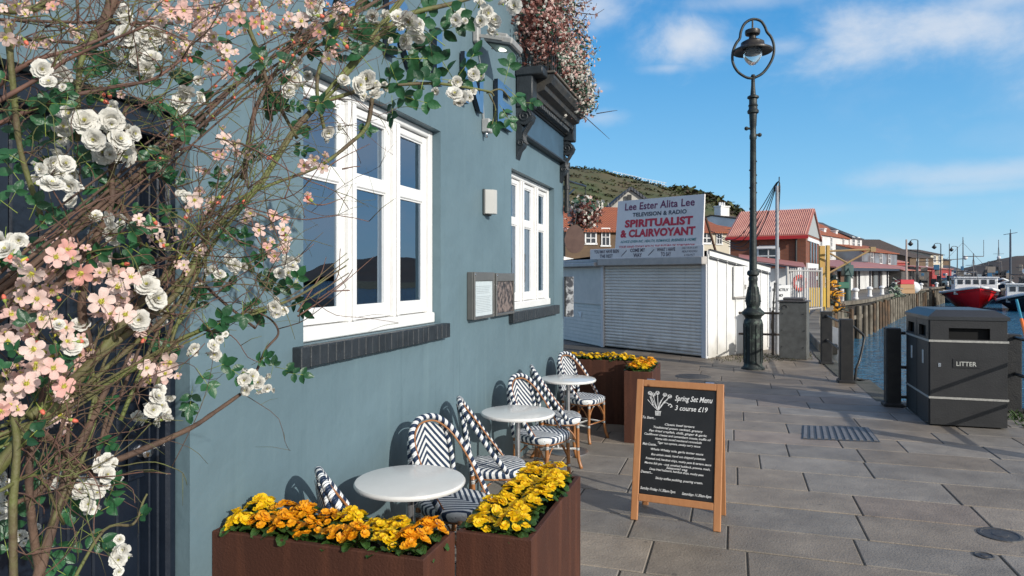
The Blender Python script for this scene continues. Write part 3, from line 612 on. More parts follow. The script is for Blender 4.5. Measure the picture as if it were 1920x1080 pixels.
# ================================================================== BISTRO CHAIRS AND TABLES
m_chev_b, m_chev_s, m_braid, m_rat = chevron('chevron_weave_back', True, .047), chevron('chevron_weave_seat', False, .047), braid(), rattan()
def make_chair(label, loc, rotz):
    t = thing('bistro_chair', label, 'chair', loc, 'navy and white bistro chairs', rotz, local=True)
    sb = MB(); n = 36; rings = [(0, .468), (.6, .466), (.9, .460), (1.0, .448), (1.01, .43), (.985, .405), (.95, .40)]
    vs = []; 
    def se(tt, k):
        c_, s_ = math.cos(tt), math.sin(tt); e = 2 / 2.8
        return (.205 * k * abs(c_) ** e * (1 if c_ > 0 else -1) * (1.0 + .05 * s_), .2 * k * abs(s_) ** e * (1 if s_ > 0 else -1))
    for (k, z) in rings:
        for j in range(n):
            x, y = se(2 * math.pi * j / n, max(k, .001)); vs.append((x, y, z - .006 * (1 - k) + (.006 if y < -.1 else 0)))
    fs = [(i * n + j, i * n + (j + 1) % n, (i + 1) * n + (j + 1) % n, (i + 1) * n + j) for i in range(len(rings) - 1) for j in range(n)]
    sb.add(vs, [tuple(reversed(f)) for f in fs]); sb.build('seat', m_chev_s, t, True)
    sf = MB(); ring = [Vector((*se(2 * math.pi * j / n, .9), .395)) for j in range(n + 1)]; sf.tube(ring, .011, 7); sf.build('seat_frame', m_rat, t, True)
    # back panel, slightly dished
    bp = MB(); nx, nz = 13, 12; W = .172; vs = []
    for i in range(nz):
        for j in range(nx):
            u_ = -1 + 2 * j / (nx - 1); zt = .50 + (.865 - .50) * i / (nz - 1)
            arch = .865 - .10 * abs(u_) ** 2.6; z = .50 + (arch - .50) * i / (nz - 1)
            vs.append((u_ * W * (1 - .06 * i / nz), -.205 - (z - .5) * .13 - .02 * (1 - u_ * u_), z))
    fs = [(i * nx + j, (i + 1) * nx + j, (i + 1) * nx + j + 1, i * nx + j + 1) for i in range(nz - 1) for j in range(nx - 1)]
    bp.add(vs, fs); k = len(vs); bp.add([(x, y - .007, z) for x, y, z in vs], [tuple(reversed(f)) for f in fs]); bp.build('backrest', m_chev_b, t, True)
    hp_ = smooth_path([(.197, .06, .44), (.212, -.04, .57), (.205, -.13, .70), (.168, -.21, .815), (.09, -.252, .885), (0, -.262, .902), (-.09, -.252, .885), (-.168, -.21, .815), (-.205, -.13, .70), (-.212, -.04, .57), (-.197, .06, .44)], 6)
    MB().tube(hp_, .0175, 10).build('hoop', m_braid, t, True)
    ip = [Vector((p.x * .90, p.y + .012, .44 + (p.z - .44) * .945)) for p in hp_]; MB().tube(ip, .0058, 7).build('hoop_rod', m_rat, t, True)
    for s_ in (-1, 1):
        up = smooth_path([(s_ * .165, -.175, .42), (s_ * .172, -.19, .55), (s_ * .172, -.215, .68), (s_ * .15, -.24, .80), (s_ * .10, -.255, .865)], 5); MB().tube(up, .0135, 9).build('back_upright', m_braid, t, True)
        for yy, ny in ((.155, .165), (-.17, -.235)):
            lg = smooth_path([(s_ * .15, yy, .41), (s_ * .155, yy, .25), (s_ * .165, (yy + ny) / 2, .1), (s_ * .185, ny + (.02 if yy > 0 else -.02), 0)], 5)
            MB().tube(lg, [.0155] * (len(lg) - 5) + [.0155, .0155, .0155, .016, .0165], 9).build('leg', m_rat, t, True)
        br = MB(); br.tube([(s_ * .158, .155, .175), (s_ * .158, -.19, .175)], .009, 7)
        br.tube(smooth_path([(s_ * .155, .15, .24), (s_ * .15, .10, .32), (s_ * .145, .03, .385)], 4), .007, 6); br.tube(smooth_path([(s_ * .155, -.17, .24), (s_ * .15, -.10, .32), (s_ * .145, -.02, .385)], 4), .007, 6)
        br.tube(smooth_path([(s_ * .155, .155, .24), (s_ * .10, .15, .33), (s_ * .03, .15, .385)], 4), .007, 6)
        br.build('stretcher', m_rat, t, True)
    br = MB(); br.tube([(-.158, -.02, .175), (.158, -.02, .175)], .009, 7); br.tube([(-.156, .155, .19), (.156, .155, .19)], .008, 7); br.build('stretcher', m_rat, t, True)
    return t
def azr(deg): return rad(deg - 90)   # facing azimuth from +x
ch0 = make_chair('striped bistro chair nearest the blossom, its back just rising behind the orange primroses', (.45, 2.71, 0), azr(40))
for (x, y, a, lab) in [(.43, 3.66, -20, 'striped bistro chair behind the nearest white table, its chevron back to the wall'), (.39, 4.46, 23, 'striped bistro chair on the near side of the middle table, seen edge-on behind yellow primroses'),
                       (.44, 5.46, -20, 'striped bistro chair on the far side of the middle white table'), (.40, 6.20, 19, 'striped bistro chair on the near side of the farthest table, seen edge-on'),
                       (.42, 7.22, -20, 'farthest striped bistro chair, beside the far rust planter')]:
    dup(ch0, (x, y, 0), azr(a), lab)
def make_table(loc, label):
    t = thing('bistro_table', label, 'table', loc, 'round white bistro tables', 0, local=True)
    MB().lathe([(0, .704), (.255, .704), (.272, .708), (.277, .716), (.277, .722), (.271, .730), (.26, .7325), (0, .7325)], n=48).build('table_top', mat('white_laminate', (.74, .74, .72), (.69, .69, .67), .16, 3, .05, 20), t, 'auto')
    MB().lathe([(.02, .02), (.02, .69), (.06, .703)], n=16).build('pole', mat('brushed_steel', (.55, .55, .56), None, .3, metal=.9), t, 'auto')
    MB().lathe([(.0, 0), (.2, 0), (.2, .012), (.05, .022), (.022, .03), (0, .03)], n=32).build('base', mat('brushed_steel', (.5, .5, .5)), t, 'auto')
    return t
tb0 = make_table((.41, 3.09, 0), 'nearest round white table, behind the orange primroses')
dup(tb0, (.41, 4.88, 0), 0, 'middle round white table between the two pairs of chairs'); dup(tb0, (.385, 6.62, 0), 0, 'farthest round white table, closest to the far rust planter')
# ================================================================== RUST PLANTERS AND PRIMROSES
m, t, b, M_, MIX, NO, c, s = node_mat('rusted_corten', .72, .35)
st = t.nodes.new('ShaderNodeTexNoise'); st.inputs['Scale'].default_value = 1; st.inputs['Detail'].default_value = 6; mp = t.nodes.new('ShaderNodeMapping'); mp.inputs['Scale'].default_value = (14, 14, 1.1); t.links.new(c.outputs['Object'], mp.inputs[0]); t.links.new(mp.outputs[0], st.inputs['Vector'])
cc = MIX(NO(5, c.outputs['Object'], 7), (.080, .028, .016), (.048, .018, .011)); mr = t.nodes.new('ShaderNodeMapRange'); mr.inputs['From Min'].default_value = .5; mr.inputs['From Max'].default_value = .7; mr.inputs['To Max'].default_value = .28; t.links.new(st.outputs[0], mr.inputs['Value'])
t.links.new(MIX(mr.outputs[0], cc, (.18, .065, .033)), b.inputs['Base Color']); bump_to(t, b, NO(110, c.outputs['Object'], 6), .0025)
m_rust = m; m_soil = mat('dark_compost', (.018, .013, .010), (.035, .026, .02), .95, 40, 1, 90)
def planter(x0, x1, y0, y1, label, grp, hgt=.75):
    t_ = thing('rust_planter', label, 'planter', ((x0 + x1) / 2, (y0 + y1) / 2, 0), grp); e = .022
    mb = MB(); o = [(x0, y0), (x1, y0), (x1, y1), (x0, y1)]; i_ = [(x0 + e, y0 + e), (x1 - e, y0 + e), (x1 - e, y1 - e), (x0 + e, y1 - e)]
    bv = .004; o2 = [(x0 + bv, y0 + bv), (x1 - bv, y0 + bv), (x1 - bv, y1 - bv), (x0 + bv, y1 - bv)]
    for k in range(4):
        l = (k + 1) % 4
        mb.quad((*o[k], 0), (*o[l], 0), (*o[l], hgt - bv), (*o[k], hgt - bv)); mb.quad((*o[k], hgt - bv), (*o[l], hgt - bv), (*o2[l], hgt), (*o2[k], hgt))
        mb.quad((*o2[k], hgt), (*o2[l], hgt), (*i_[l], hgt), (*i_[k], hgt)); mb.quad((*i_[k], hgt), (*i_[l], hgt), (*i_[l], hgt - .1), (*i_[k], hgt - .1))
    mb.build('trough', m_rust, t_)
    sb = MB(); n = 12
    for a in range(n):
        for c_ in range(n):
            def pt(u_, v_): return (x0 + e + (x1 - x0 - 2 * e) * u_ / n, y0 + e + (y1 - y0 - 2 * e) * v_ / n, hgt - .035 + .006 * math.sin(u_ * 3.1 + v_ * 1.7))
            sb.quad(pt(a, c_), pt(a + 1, c_), pt(a + 1, c_ + 1), pt(a, c_ + 1))
    sb.build('soil', m_soil, t_); return t_
planter(.003, .912, 2.185, 2.47, 'front rust steel planter reaching from the blue wall, filled mostly with orange primroses', 'rust steel planters')
planter(.917, 1.222, 2.475, 3.345, 'front rust steel planter with all yellow primroses, at right angles to its neighbour', 'rust steel planters')
planter(.02, .852, 8.02, 8.3, 'far rust steel planter along the back with a row of yellow primroses', 'rust steel planters')
planter(.857, 1.145, 7.17, 8.02, 'far rust steel planter behind the chalkboard with orange primroses', 'rust steel planters')
def petal_ruffle(mb, c, n, up, r, cup, m, rot, col, npet=5):
    a, b_ = frame(n)
    for k in range(npet):
        t0 = rot + 2 * math.pi * k / npet; w_ = math.pi / npet * 1.12; rr = r * R.uniform(.9, 1.08)
        pts = [c]; segs = [(-w_, .62), (-w_ * .75, .98), (-w_ * .28, 1.0), (0, .90), (w_ * .28, 1.0), (w_ * .75, .98), (w_, .62)]
        for (dt_, q_) in segs: pts.append(c + (a * math.cos(t0 + dt_) + b_ * math.sin(t0 + dt_)) * rr * q_ + n * (cup * rr * q_ + R.uniform(-.10, .12) * rr))
        mb.add(pts, [(0, i, i + 1) for i in range(1, 7)], m, None, col)
def prim_leaf(mb, base, d, L_, W, m=0, col=None):
    d = d.normalized(); a = d.cross(Vector((0, 0, 1))).normalized(); n_ = 5; vs = []
    for i in range(n_ + 1):
        f = i / n_; w_ = W * (.30 + .70 * math.sin(min(1, f * 1.15) * math.pi * .62)) * (1 if f < .95 else .55)
        p = base + d * L_ * f + Vector((0, 0, 1)) * (.25 * L_ * math.sin(f * 2.2) - .22 * L_ * f * f)
        k = R.uniform(-.004, .004)
        vs += [p - a * w_ + Vector((0, 0, .35 * w_ + k)), p - a * w_ * .5 + Vector((0, 0, .22 * w_ - k)), p, p + a * w_ * .5 + Vector((0, 0, .22 * w_ + k)), p + a * w_ + Vector((0, 0, .35 * w_ - k))]
    mb.add(vs, [(i * 5 + j, i * 5 + j + 1, (i + 1) * 5 + j + 1, (i + 1) * 5 + j) for i in range(n_) for j in range(4)], m, None, col)
m_pl = mat('primrose_leaf', (.045, .11, .018), (.02, .055, .012), .42, 30, .5, 120, trans=.12)
PM = {'yellow': [(.86, .62, .008), (.84, .50, .006), (.84, .62, .02)], 'orange': [(.86, .42, .006), (.82, .31, .008), (.82, .38, .01)]}
m_pet = {k: mat(k + '_primrose_petal', v[0], v[1], .5, 45, trans=.22) for k, v in PM.items()}
m_eye = mat('primrose_eye', (.75, .30, .01), None, .5)
PROT = {}
def primrose(col, var):
    if (col, var) in PROT: return PROT[col, var]
    fl_ = MB(); n = 15
    for i in range(n):
        a = i * 2.4 + R.uniform(-.3, .3); rr = .058 * math.sqrt((i + .3) / n); z = .085 - rr * rr * 11 + R.uniform(-.010, .012)
        c_ = Vector((rr * math.cos(a), rr * math.sin(a), z)); nrm = Vector((c_.x * 9, c_.y * 9, 1.0)) + Vector((R.uniform(-.35, .35), R.uniform(-.35, .35), 0)); nrm.normalize()
        petal_ruffle(fl_, c_, nrm, None, R.uniform(.019, .025), R.uniform(.05, .4), 0, R.random() * 6, None, 5)
        petal_ruffle(fl_, c_ + nrm * .003, nrm, None, .012, .5, 0, R.random() * 6, None, 5)
        fa_, fb_ = frame(nrm); fl_.add([c_ + nrm * .0055 + (fa_ * math.cos(k) + fb_ * math.sin(k)) * .0035 for k in (0, 1.05, 2.1, 3.14, 4.2, 5.25)], [(0, 1, 2, 3, 4, 5)], 1)
    lf = MB()
    for i in range(15):
        a = i * 2.4 + R.uniform(-.3, .3); d = Vector((math.cos(a), math.sin(a), R.uniform(-.1, .45))); prim_leaf(lf, Vector((0, 0, R.uniform(.0, .03))) + d * .012, d, R.uniform(.055, .088), R.uniform(.018, .026))
    PROT[col, var] = (fl_, lf); return PROT[col, var]
PMESH = {}
def plant(p, col, var, label, grp, sc_=1.0):
    t_ = thing('primrose_plant', label, 'primrose', p, grp, R.random() * 6.28, local=True); t_.scale = (sc_, sc_, sc_ * R.uniform(.95, 1.15)); t_.rotation_euler[0] = R.uniform(-.12, .12); t_.rotation_euler[1] = R.uniform(-.12, .12)
    if (col, var) not in PMESH:
        a, b_ = primrose(col, var); o1 = a.build('blossom', [m_pet[col], m_eye], t_, True); o2 = b_.build('leaves', m_pl, t_, True); PMESH[col, var] = (o1.data, o2.data)
    else:
        for nm, me in zip(('blossom', 'leaves'), PMESH[col, var]): o = bpy.data.objects.new(nm, me); COL.objects.link(o); o.parent = t_
ordn = ['first', 'second', 'third', 'fourth', 'fifth', 'sixth', 'seventh', 'eighth', 'ninth', 'tenth']
hS = .715; k = 0
for r_, (y0, nm) in enumerate(((2.262, 'near'), (2.385, 'wall-parallel inner'))):
    for i in range(8):
        col = 'yellow' if (i == 0 or (r_ == 1 and i in (4, 6))) else ('orange' if (i + r_) % 3 != 0 or i in (2, 3) else 'yellow')
        if r_ == 0 and i in (6,): col = 'yellow'
        plant(Vector((.075 + i * .108 + R.uniform(-.012, .012), y0 + R.uniform(-.008, .008), hS + R.uniform(0, .012))), col, k % 4, f"{col} primrose in the front orange planter, {ordn[i]} from the wall in its {'front' if r_ == 0 else 'back'} row", 'primroses in the front planters', R.uniform(.82, 1.0)); k += 1
for r_, x0 in enumerate((1.005, 1.13)):
    for i in range(7):
        plant(Vector((x0 + R.uniform(-.01, .01), 2.555 + i * .12 + R.uniform(-.012, .012), hS + R.uniform(0, .012))), 'yellow', k % 4, f"yellow primrose in the front all-yellow planter, {ordn[i]} from its near end in the {'left' if r_ == 0 else 'right'} row", 'primroses in the front planters', R.uniform(.9, 1.08)); k += 1
for i in range(8):
    plant(Vector((.10 + i * .1, 8.10 + R.uniform(-.01, .01), hS + .01)), 'yellow', k % 4, f"yellow primrose in the long far planter, {ordn[i]} from the blue wall", 'primroses in the far planters', 1.0); k += 1
for r_, x0 in enumerate((.94, 1.06)):
    for i in range(5):
        plant(Vector((x0 + R.uniform(-.01, .01), 7.26 + i * .15 + R.uniform(-.012, .012), hS + .01)), 'orange' if (i + r_) % 3 != 1 else 'yellow', k % 4, f"{'orange' if (i + r_) % 3 != 1 else 'yellow'} primrose in the far corner planter, {ordn[i]} from its near end in the {'left' if r_ == 0 else 'right'} row", 'primroses in the far planters', 1.0); k += 1
# ================================================================== CHALKBOARD
m_pine = mat('varnished_pine', (.50, .24, .095), (.38, .16, .06), .42, 5, .1, 40)
m, t, b, M_, MIX, NO, c, s = node_mat('pine_board', .45)
st = t.nodes.new('ShaderNodeTexNoise'); st.inputs['Scale'].default_value = 1; st.inputs['Detail'].default_value = 4; mp = t.nodes.new('ShaderNodeMapping'); mp.inputs['Scale'].default_value = (45, 45, 4); t.links.new(c.outputs['Object'], mp.inputs[0]); t.links.new(mp.outputs[0], st.inputs['Vector'])
cc = MIX(st.outputs[0], (.50, .235, .10), (.36, .15, .06)); mr = t.nodes.new('ShaderNodeMapRange'); mr.inputs['From Min'].default_value = .70; mr.inputs['From Max'].default_value = .76; t.links.new(NO(11, c.outputs['Object'], 1), mr.inputs['Value'])
t.links.new(MIX(mr.outputs[0], cc, (.14, .05, .02)), b.inputs['Base Color']); m_pine = m
m_board = mat('chalkboard', (.007, .008, .010), (.014, .015, .018), .5, 5)
m_chalk = mat('white_chalk', (.82, .82, .82), (.68, .68, .68), .9, 90)
fl_, fr_ = Vector((1.245, 4.93, 0)), Vector((1.865, 4.87, 0))
bu = (fr_ - fl_).normalized(); back = Vector((0, 0, 1)).cross(bu).normalized(); tilt = rad(12)
bv_ = (Vector((0, 0, 1)) * math.cos(tilt) + back * math.sin(tilt)).normalized(); bn_ = bu.cross(bv_).normalized()
W, H = (fr_ - fl_).length, 1.0
ab = thing('chalkboard_sign', 'pine framed A-board with a chalked spring menu and a chalk drawing of flowers', 'A-board', (fl_ + fr_) / 2 + back * .2)
def bp_(u_, v_, n_=0): return fl_ + bu * u_ + bv_ * v_ + bn_ * n_
def bar_(mb, u0, u1, v0, v1, n0, n1, m=0): mb.obox(bp_((u0 + u1) / 2, (v0 + v1) / 2, (n0 + n1) / 2), bu * (u1 - u0) / 2, bv_ * (v1 - v0) / 2, bn_ * (n1 - n0) / 2, m, .004)
mb = MB(); bar_(mb, 0, .05, 0, H, -.013, .013); bar_(mb, W - .05, W, 0, H, -.013, .013); bar_(mb, .05, W - .05, H - .05, H - .001, -.012, .012); bar_(mb, .05, W - .05, .135, .185, -.012, .012)
mb.build('front_frame', m_pine, ab)
mb = MB(); bar_(mb, .05, W - .05, .185, H - .05, -.006, .003); mb.build('board', m_board, ab)
tb_ = bp_(0, H - .02, -.03)
mb = MB()
for u0 in (0.004, W - .05):
    a = tb_ + bu * (u0 + .023); foot = fl_ + bu * (u0 + .023) + back * .36; d = (foot - a); mb.obox((a + foot) / 2, bu * .023, d.normalized().cross(bu) * .012, d / 2, 0, .003)
for f_ in (.05, .8):
    a = tb_.lerp(fl_ + back * .36, f_) + bu * W / 2; mb.obox(a, bu * (W / 2 - .05), Vector((0, .012, 0)), Vector((0, 0, .025)), 0, .003)
mb.build('rear_frame', m_pine, ab)
mb = MB()
for u0 in (.1, W - .1): mb.cyl(bp_(u0 - .03, H + .003, -.02), bp_(u0 + .03, H + .003, -.02), .006, 8)
mb.build('hinge', m_chrome, ab)
tx = MB(); nrm = .0045
def chalk(txt, u0, v0, wdt, hgt, sh=.28, rot=-.0, al='c', bold=.011): text_on(tx, txt, bp_(u0, v0, nrm), bu, bv_, bn_, width=wdt, height=hgt, align=al, shear=sh, bold=bold, rot=rot)
chalk('Spring Set Menu', .415, .862, .265, .038, .35, .0); chalk('3 course £19', .40, .795, .23, .034, .25)
chalk('To Start...', .10, .718, .095, .018, .3)
for i, (s_, w_) in enumerate([('Classic beef tartare', .21), ('Traditional prawn cocktail, granary', .35), ('Pan fried crayfish, chilli, ginger & garlic', .41), ('Cauliflower cheese and camembert croute, truffle oil', .47), ('Home kiln cured mackerel remoulade', .33), ('Tiger nut oysters, smoky curry sauce', .30)]):
    chalk(s_, .315 + R.uniform(-.008, .008), .680 - i * .0265, w_, .0148, .25, R.uniform(-.012, .006))
chalk('Main Course...', .115, .53, .105, .018, .3)
for i, (s_, w_) in enumerate([('Whole Whitby sole, garlic butter sauce', .37), ('8oz sirloin steak, hand cut chipped potatoes', .38), ('Roasted cod, handcut chips, mushy peas & tartare sauce', .46), ('Marine fish pie - cod, smoked haddock, prawns, mash,', .46), ('Seasonal veg', .15), ('Deep fried halloumi, handcut chips, mushy peas', .38)]):
    chalk(s_, .315 + R.uniform(-.008, .008), (.497, .463, .430, .399, .378, .357)[i], w_, .0148, .25, R.uniform(-.012, .006))
chalk('Dessert...', .10, .333, .085, .018, .3); chalk('Sticky toffee pudding, pouring cream.', .33, .300, .33, .016, .25)
chalk('Sunday-Friday 11.30am-7pm', .185, .218, .25, .018, .3, -.01); chalk('Saturdays 11.30am-5pm', .455, .214, .20, .018, .3)
def stroke(pts, w_=.0022):
    p2 = smooth_path([bp_(a, b__, nrm + .001) for a, b__ in pts], 5)
    for a, b__ in zip(p2[:-1], p2[1:]):
        d = (b__ - a)
        if d.length < 1e-6: continue
        sd = bn_.cross(d.normalized()) * w_ * R.uniform(.6, 1.1); tx.quad(a - sd, a + sd, b__ + sd, b__ - sd)
bs = (.165, .78)
for (a, b__) in [((.10, .90), (.125, .85)), ((.155, .905), (.16, .85)), ((.21, .895), (.185, .85)), ((.085, .855), (.12, .82)), ((.245, .885), (.2, .84)), ((.25, .83), (.21, .84)), ((.125, .89), (.14, .84)), ((.185, .86), (.17, .82))]:
    stroke([bs, b__, a])
    if a[1] > .86: 
        stroke([(a[0] + .014 * math.cos(i * .9), a[1] + .011 * math.sin(i * .9) + .004) for i in range(9)])
        stroke([(a[0] - .012, a[1] + .012), a, (a[0] + .012, a[1] + .012)], .003)
for i in range(7):
    f_ = i / 7; stroke([(.19 + .05 * f_, .82 + .06 * f_), (.20 + .05 * f_, .835 + .062 * f_)], .003); stroke([(.135 - .03 * f_, .81 + .07 * f_), (.125 - .03 * f_, .815 + .072 * f_)], .003)
for i in range(5): stroke([(.148 + i * .008, .745), (.146 + i * .009, .778)], .0028)
stroke([(.143, .777), (.165, .772), (.187, .777)], .003); stroke([(.236, .822), (.25, .835), (.264, .818), (.25, .812)], .0035)
tx.build('chalk_writing', m_chalk, ab)
# ================================================================== LITTER BIN
m_bin = mat('scuffed_dark_plastic', (.028, .028, .029), (.019, .019, .02), .5, 5, .2, 60, thr=(.3, .7)); m_bin2 = mat('bin_band', (.45, .44, .40), (.3, .29, .27), .5, 30); m_hole = mat('bin_dark_inside', (.004, .004, .004), None, .9)
X0, X1, Y0, Y1 = 4.12, 4.91, 9.09, 10.22
bn = thing('litter_bin', 'large dark grey double litter bin with cream bands and a LITTER plate', 'litter bin', ((X0 + X1) / 2, (Y0 + Y1) / 2, 0))
mb = MB(); zt = 1.235
# front with slot: pieces around the opening so the slot is real
def panel_y(mb, y, x0, x1, z0, z1, hx0, hx1, hz0, hz1, dep):
    for (a, b__, c_, d_) in ((x0, x1, z0, hz0), (x0, x1, hz1, z1), (x0, hx0, hz0, hz1), (hx1, x1, hz0, hz1)): mb.box((a, y, c_), (b__, y + .03, d_), 0)
mb.box((X0 + .03, Y0 + .03, .03), (X1 - .03, Y1 - .03, zt - .28), 0, .01)
panel_y(mb, Y0, X0 + .012, X1 - .012, .02, zt, X0 + .20, X1 - .18, 1.015, 1.145, .2)
ym = (Y0 + Y1) / 2
for (ya, yb) in ((Y0 + .03, ym - .008), (ym + .008, Y1 - .02)):
    h0_, h1_ = ya + .12, yb - .10
    for (a, b__, c_, d_) in ((ya, yb, .02, 1.03), (ya, yb, 1.16, zt), (ya, h0_, 1.03, 1.16), (h1_, yb, 1.03, 1.16)): mb.box((X0, a, c_), (X0 + .03, b__, d_), 0)
mb.box((X1 - .03, Y0 + .03, .02), (X1, Y1, zt), 0, .004); mb.box((X0 + .03, Y1 - .03, .02), (X1 - .03, Y1, zt), 0)
mb.build('body', m_bin, bn)
mb = MB(); mb.box((X0 + .05, Y0 + .06, zt - .27), (X1 - .05, Y1 - .06, zt - .02)); mb.build('liner', m_hole, bn)
mb = MB(); a = [(X0 - .012, Y0 - .012, zt + .001), (X1 + .012, Y0 - .012, zt + .001), (X1 + .012, Y1 + .012, zt + .001), (X0 - .012, Y1 + .012, zt + .001)]; b_ = [(p[0], p[1], zt + .04) for p in a]
cc_ = [(X0 + .10, Y0 + .12, zt + .115), (X1 - .10, Y0 + .12, zt + .115), (X1 - .10, Y1 - .12, zt + .115), (X0 + .10, Y1 - .12, zt + .115)]
for i in range(4): j = (i + 1) % 4; mb.quad(a[i], a[j], b_[j], b_[i]); mb.quad(b_[i], b_[j], cc_[j], cc_[i])
mb.quad(*cc_); mb.quad(*a[::-1]); mb.build('lid', mat('bin_lid', (.032, .034, .037), (.024, .026, .028), .42, 4, .2, 40), bn)
for zz in (.98, .32):
    mb = MB(); mb.box((X0 - .004, Y0 - .005, zz), (X1 + .004, Y0 - .001, zz + .024)); mb.box((X0 - .005, Y0 - .001, zz), (X0 - .001, Y1, zz + .024)); mb.box((X1 + .001, Y0 - .001, zz), (X1 + .005, Y1, zz + .024)); mb.build('band', m_bin2, bn)
mb = MB(); mb.box((X0 + .24, Y0 - .006, .685), (X0 + .51, Y0 - .001, .79), 0, .002); pt = mb.build('plate', mat('plate_black', (.02, .02, .021), None, .45), bn); ORG[pt.name] = ORG[bn.name]
mb = MB(); text_on(mb, 'LITTER', (X0 + .375, Y0 - .0075, .71), (1, 0, 0), (0, 0, 1), (0, -1, 0), width=.20, height=.05, bold=.012); mb.build('lettering', mat('cream_paint', (.5, .5, .46), None, .5), pt)
mb = MB(); mb.box((X0 + .09, Y0 - .005, .69), (X0 + .12, Y0 - .001, .735), 0, .001); mb.build('lock', m_chrome, bn)
for (ya, yb) in ((Y0 + .03, ym - .008), (ym + .008, Y1 - .02)):
    mb = MB(); mb.box((X0 - .006, ya + .2, .70), (X0 - .001, ya + .27, .86), 0, .002); mb.build('sticker', mat('pale_sticker', (.42, .42, .40), (.6, .6, .58), .5, 30), bn)
# ================================================================== QUAYSIDE POSTS AND RAILS
m_post = mat('tarred_timber_post', (.009, .009, .010), (.020, .019, .018), .6, 10, .4, 60)
rl = thing('quay_railing', 'black railing of square posts and iron tubes at the quay edge round the litter bin', 'railing', (4.0, 10.3, 0))
def post(x, y, par, s_=.085, h=1.03, cap=True):
    mb = MB(); mb.box((x - s_, y - s_, -.012), (x + s_, y + s_, h), 0, .012); mb.box((x - s_ - .03, y - s_ - .03, -.01), (x + s_ + .03, y + s_ + .03, .05), 0, .015); mb.build('post', m_post, par)
def rail(mb, a, b__, r=.022):
    mb.tube([a, b__], r, 10)
    for p in (a, b__): mb.ball(p, r * 1.7, 8)
post(3.98, 10.32, rl, .09, 1.05); post(5.34, 10.36, rl, .10, 1.0); post(5.40, 7.4, rl)
mb = MB()
for z in (.98, .52): rail(mb, (4.05, 10.35, z), (5.30, 10.38, z)); rail(mb, (5.36, 10.3, z - .02), (5.40, 7.45, z - .02))
rail(mb, (4.05, 10.35, .12), (5.30, 10.38, .12))
mb.build('rail', m_iron, rl, 'auto')
r2 = thing('quay_railing', 'short black railing of two square posts joined by rails beyond the lamp post', 'railing', (3.7, 13.5, 0))
post(3.70, 12.35, r2, .10, 1.04); post(3.70, 14.85, r2, .10, 1.04); mb = MB()
for z in (.95, .47): rail(mb, (3.70, 12.45, z), (3.70, 14.75, z))
mb.build('rail', m_iron, r2, 'auto')
hr = thing('ladder_handrail', 'bent black handrail leading down to the water beside the square post', 'handrail', (3.9, 12.3, 0))
mb = MB(); mb.tube(smooth_path([(3.76, 12.35, .93), P(1600, 612, 11.25), P(1619, 628, 11.3)], 3) + smooth_path([P(1621, 634, 11.3), P(1612, 675, 11.2), P(1603, 713, 11.15), P(1603, 713, 11.15) + Vector((0, 0, -1.4))], 3), .02, 9); mb.build('rail', m_iron, hr, 'auto')
wp = thing('white_hoarding', 'white board standing behind the two square posts at the quay edge', 'board', (3.84, 13.6, 0))
wq_ = [P(1561, 612, 15.6), P(1591, 622, 15.2), P(1591, 694, 15.2), P(1561, 672, 15.6)]; mb = MB(); mb.prism(wq_, FW * .04); mb.build('panel', m_white, wp); mb = MB(); mb.cyl(wq_[0] + FW * .08, wq_[3] + FW * .08 - Vector((0, 0, .7)), .035, 6); mb.cyl(wq_[1] + FW * .08, wq_[2] + FW * .08 - Vector((0, 0, .7)), .035, 6); mb.build('batten', m_post, wp)
# weeds by the corner post
wd = MB()
for i in range(260):
    p = Vector((R.uniform(5.0, 5.6), R.uniform(9.2, 10.5), 0)); 
    if p.x < 5.1 and p.y < 9.9: continue
    a = R.random() * 6.28; d = Vector((math.cos(a), math.sin(a), R.uniform(.4, 1.4))).normalized() * R.uniform(.03, .10); sd = Vector((-d.y, d.x, 0)).normalized() * R.uniform(.008, .016)
    wd.add([p - sd * .4, p + sd * .4, p + d * .6 + sd, p + d, p + d * .6 - sd], [(0, 1, 2, 3, 4)])
o_ = wd.build('weeds', mat('weed_green', (.05, .10, .02), (.03, .06, .012), .6, 20, trans=.2)); tag(o_, 'low green weeds growing at the foot of the corner post by the bin', 'weeds', None, 'stuff')
wd = MB()
for i in range(900):
    f_ = R.random(); p = Vector((1.5, 15.1, 0)).lerp(Vector((3.5, 16.8, 0)), f_) + Vector((R.uniform(-.2, .9), R.uniform(-.7, .3), 0))
    if p.x > 3.6: continue
    a = R.random() * 6.28; d = Vector((math.cos(a), math.sin(a), R.uniform(.6, 1.6))).normalized() * R.uniform(.02, .07); sd = Vector((-d.y, d.x, 0)).normalized() * .01
    wd.add([p - sd, p + sd, p + d], [(0, 1, 2)])
o_ = wd.build('weeds', mat('dry_moss', (.09, .10, .03), (.06, .055, .025), .8, 6)); tag(o_, 'patchy moss and grass along the foot of the white kiosk and the cabinet', 'weeds', None, 'stuff')
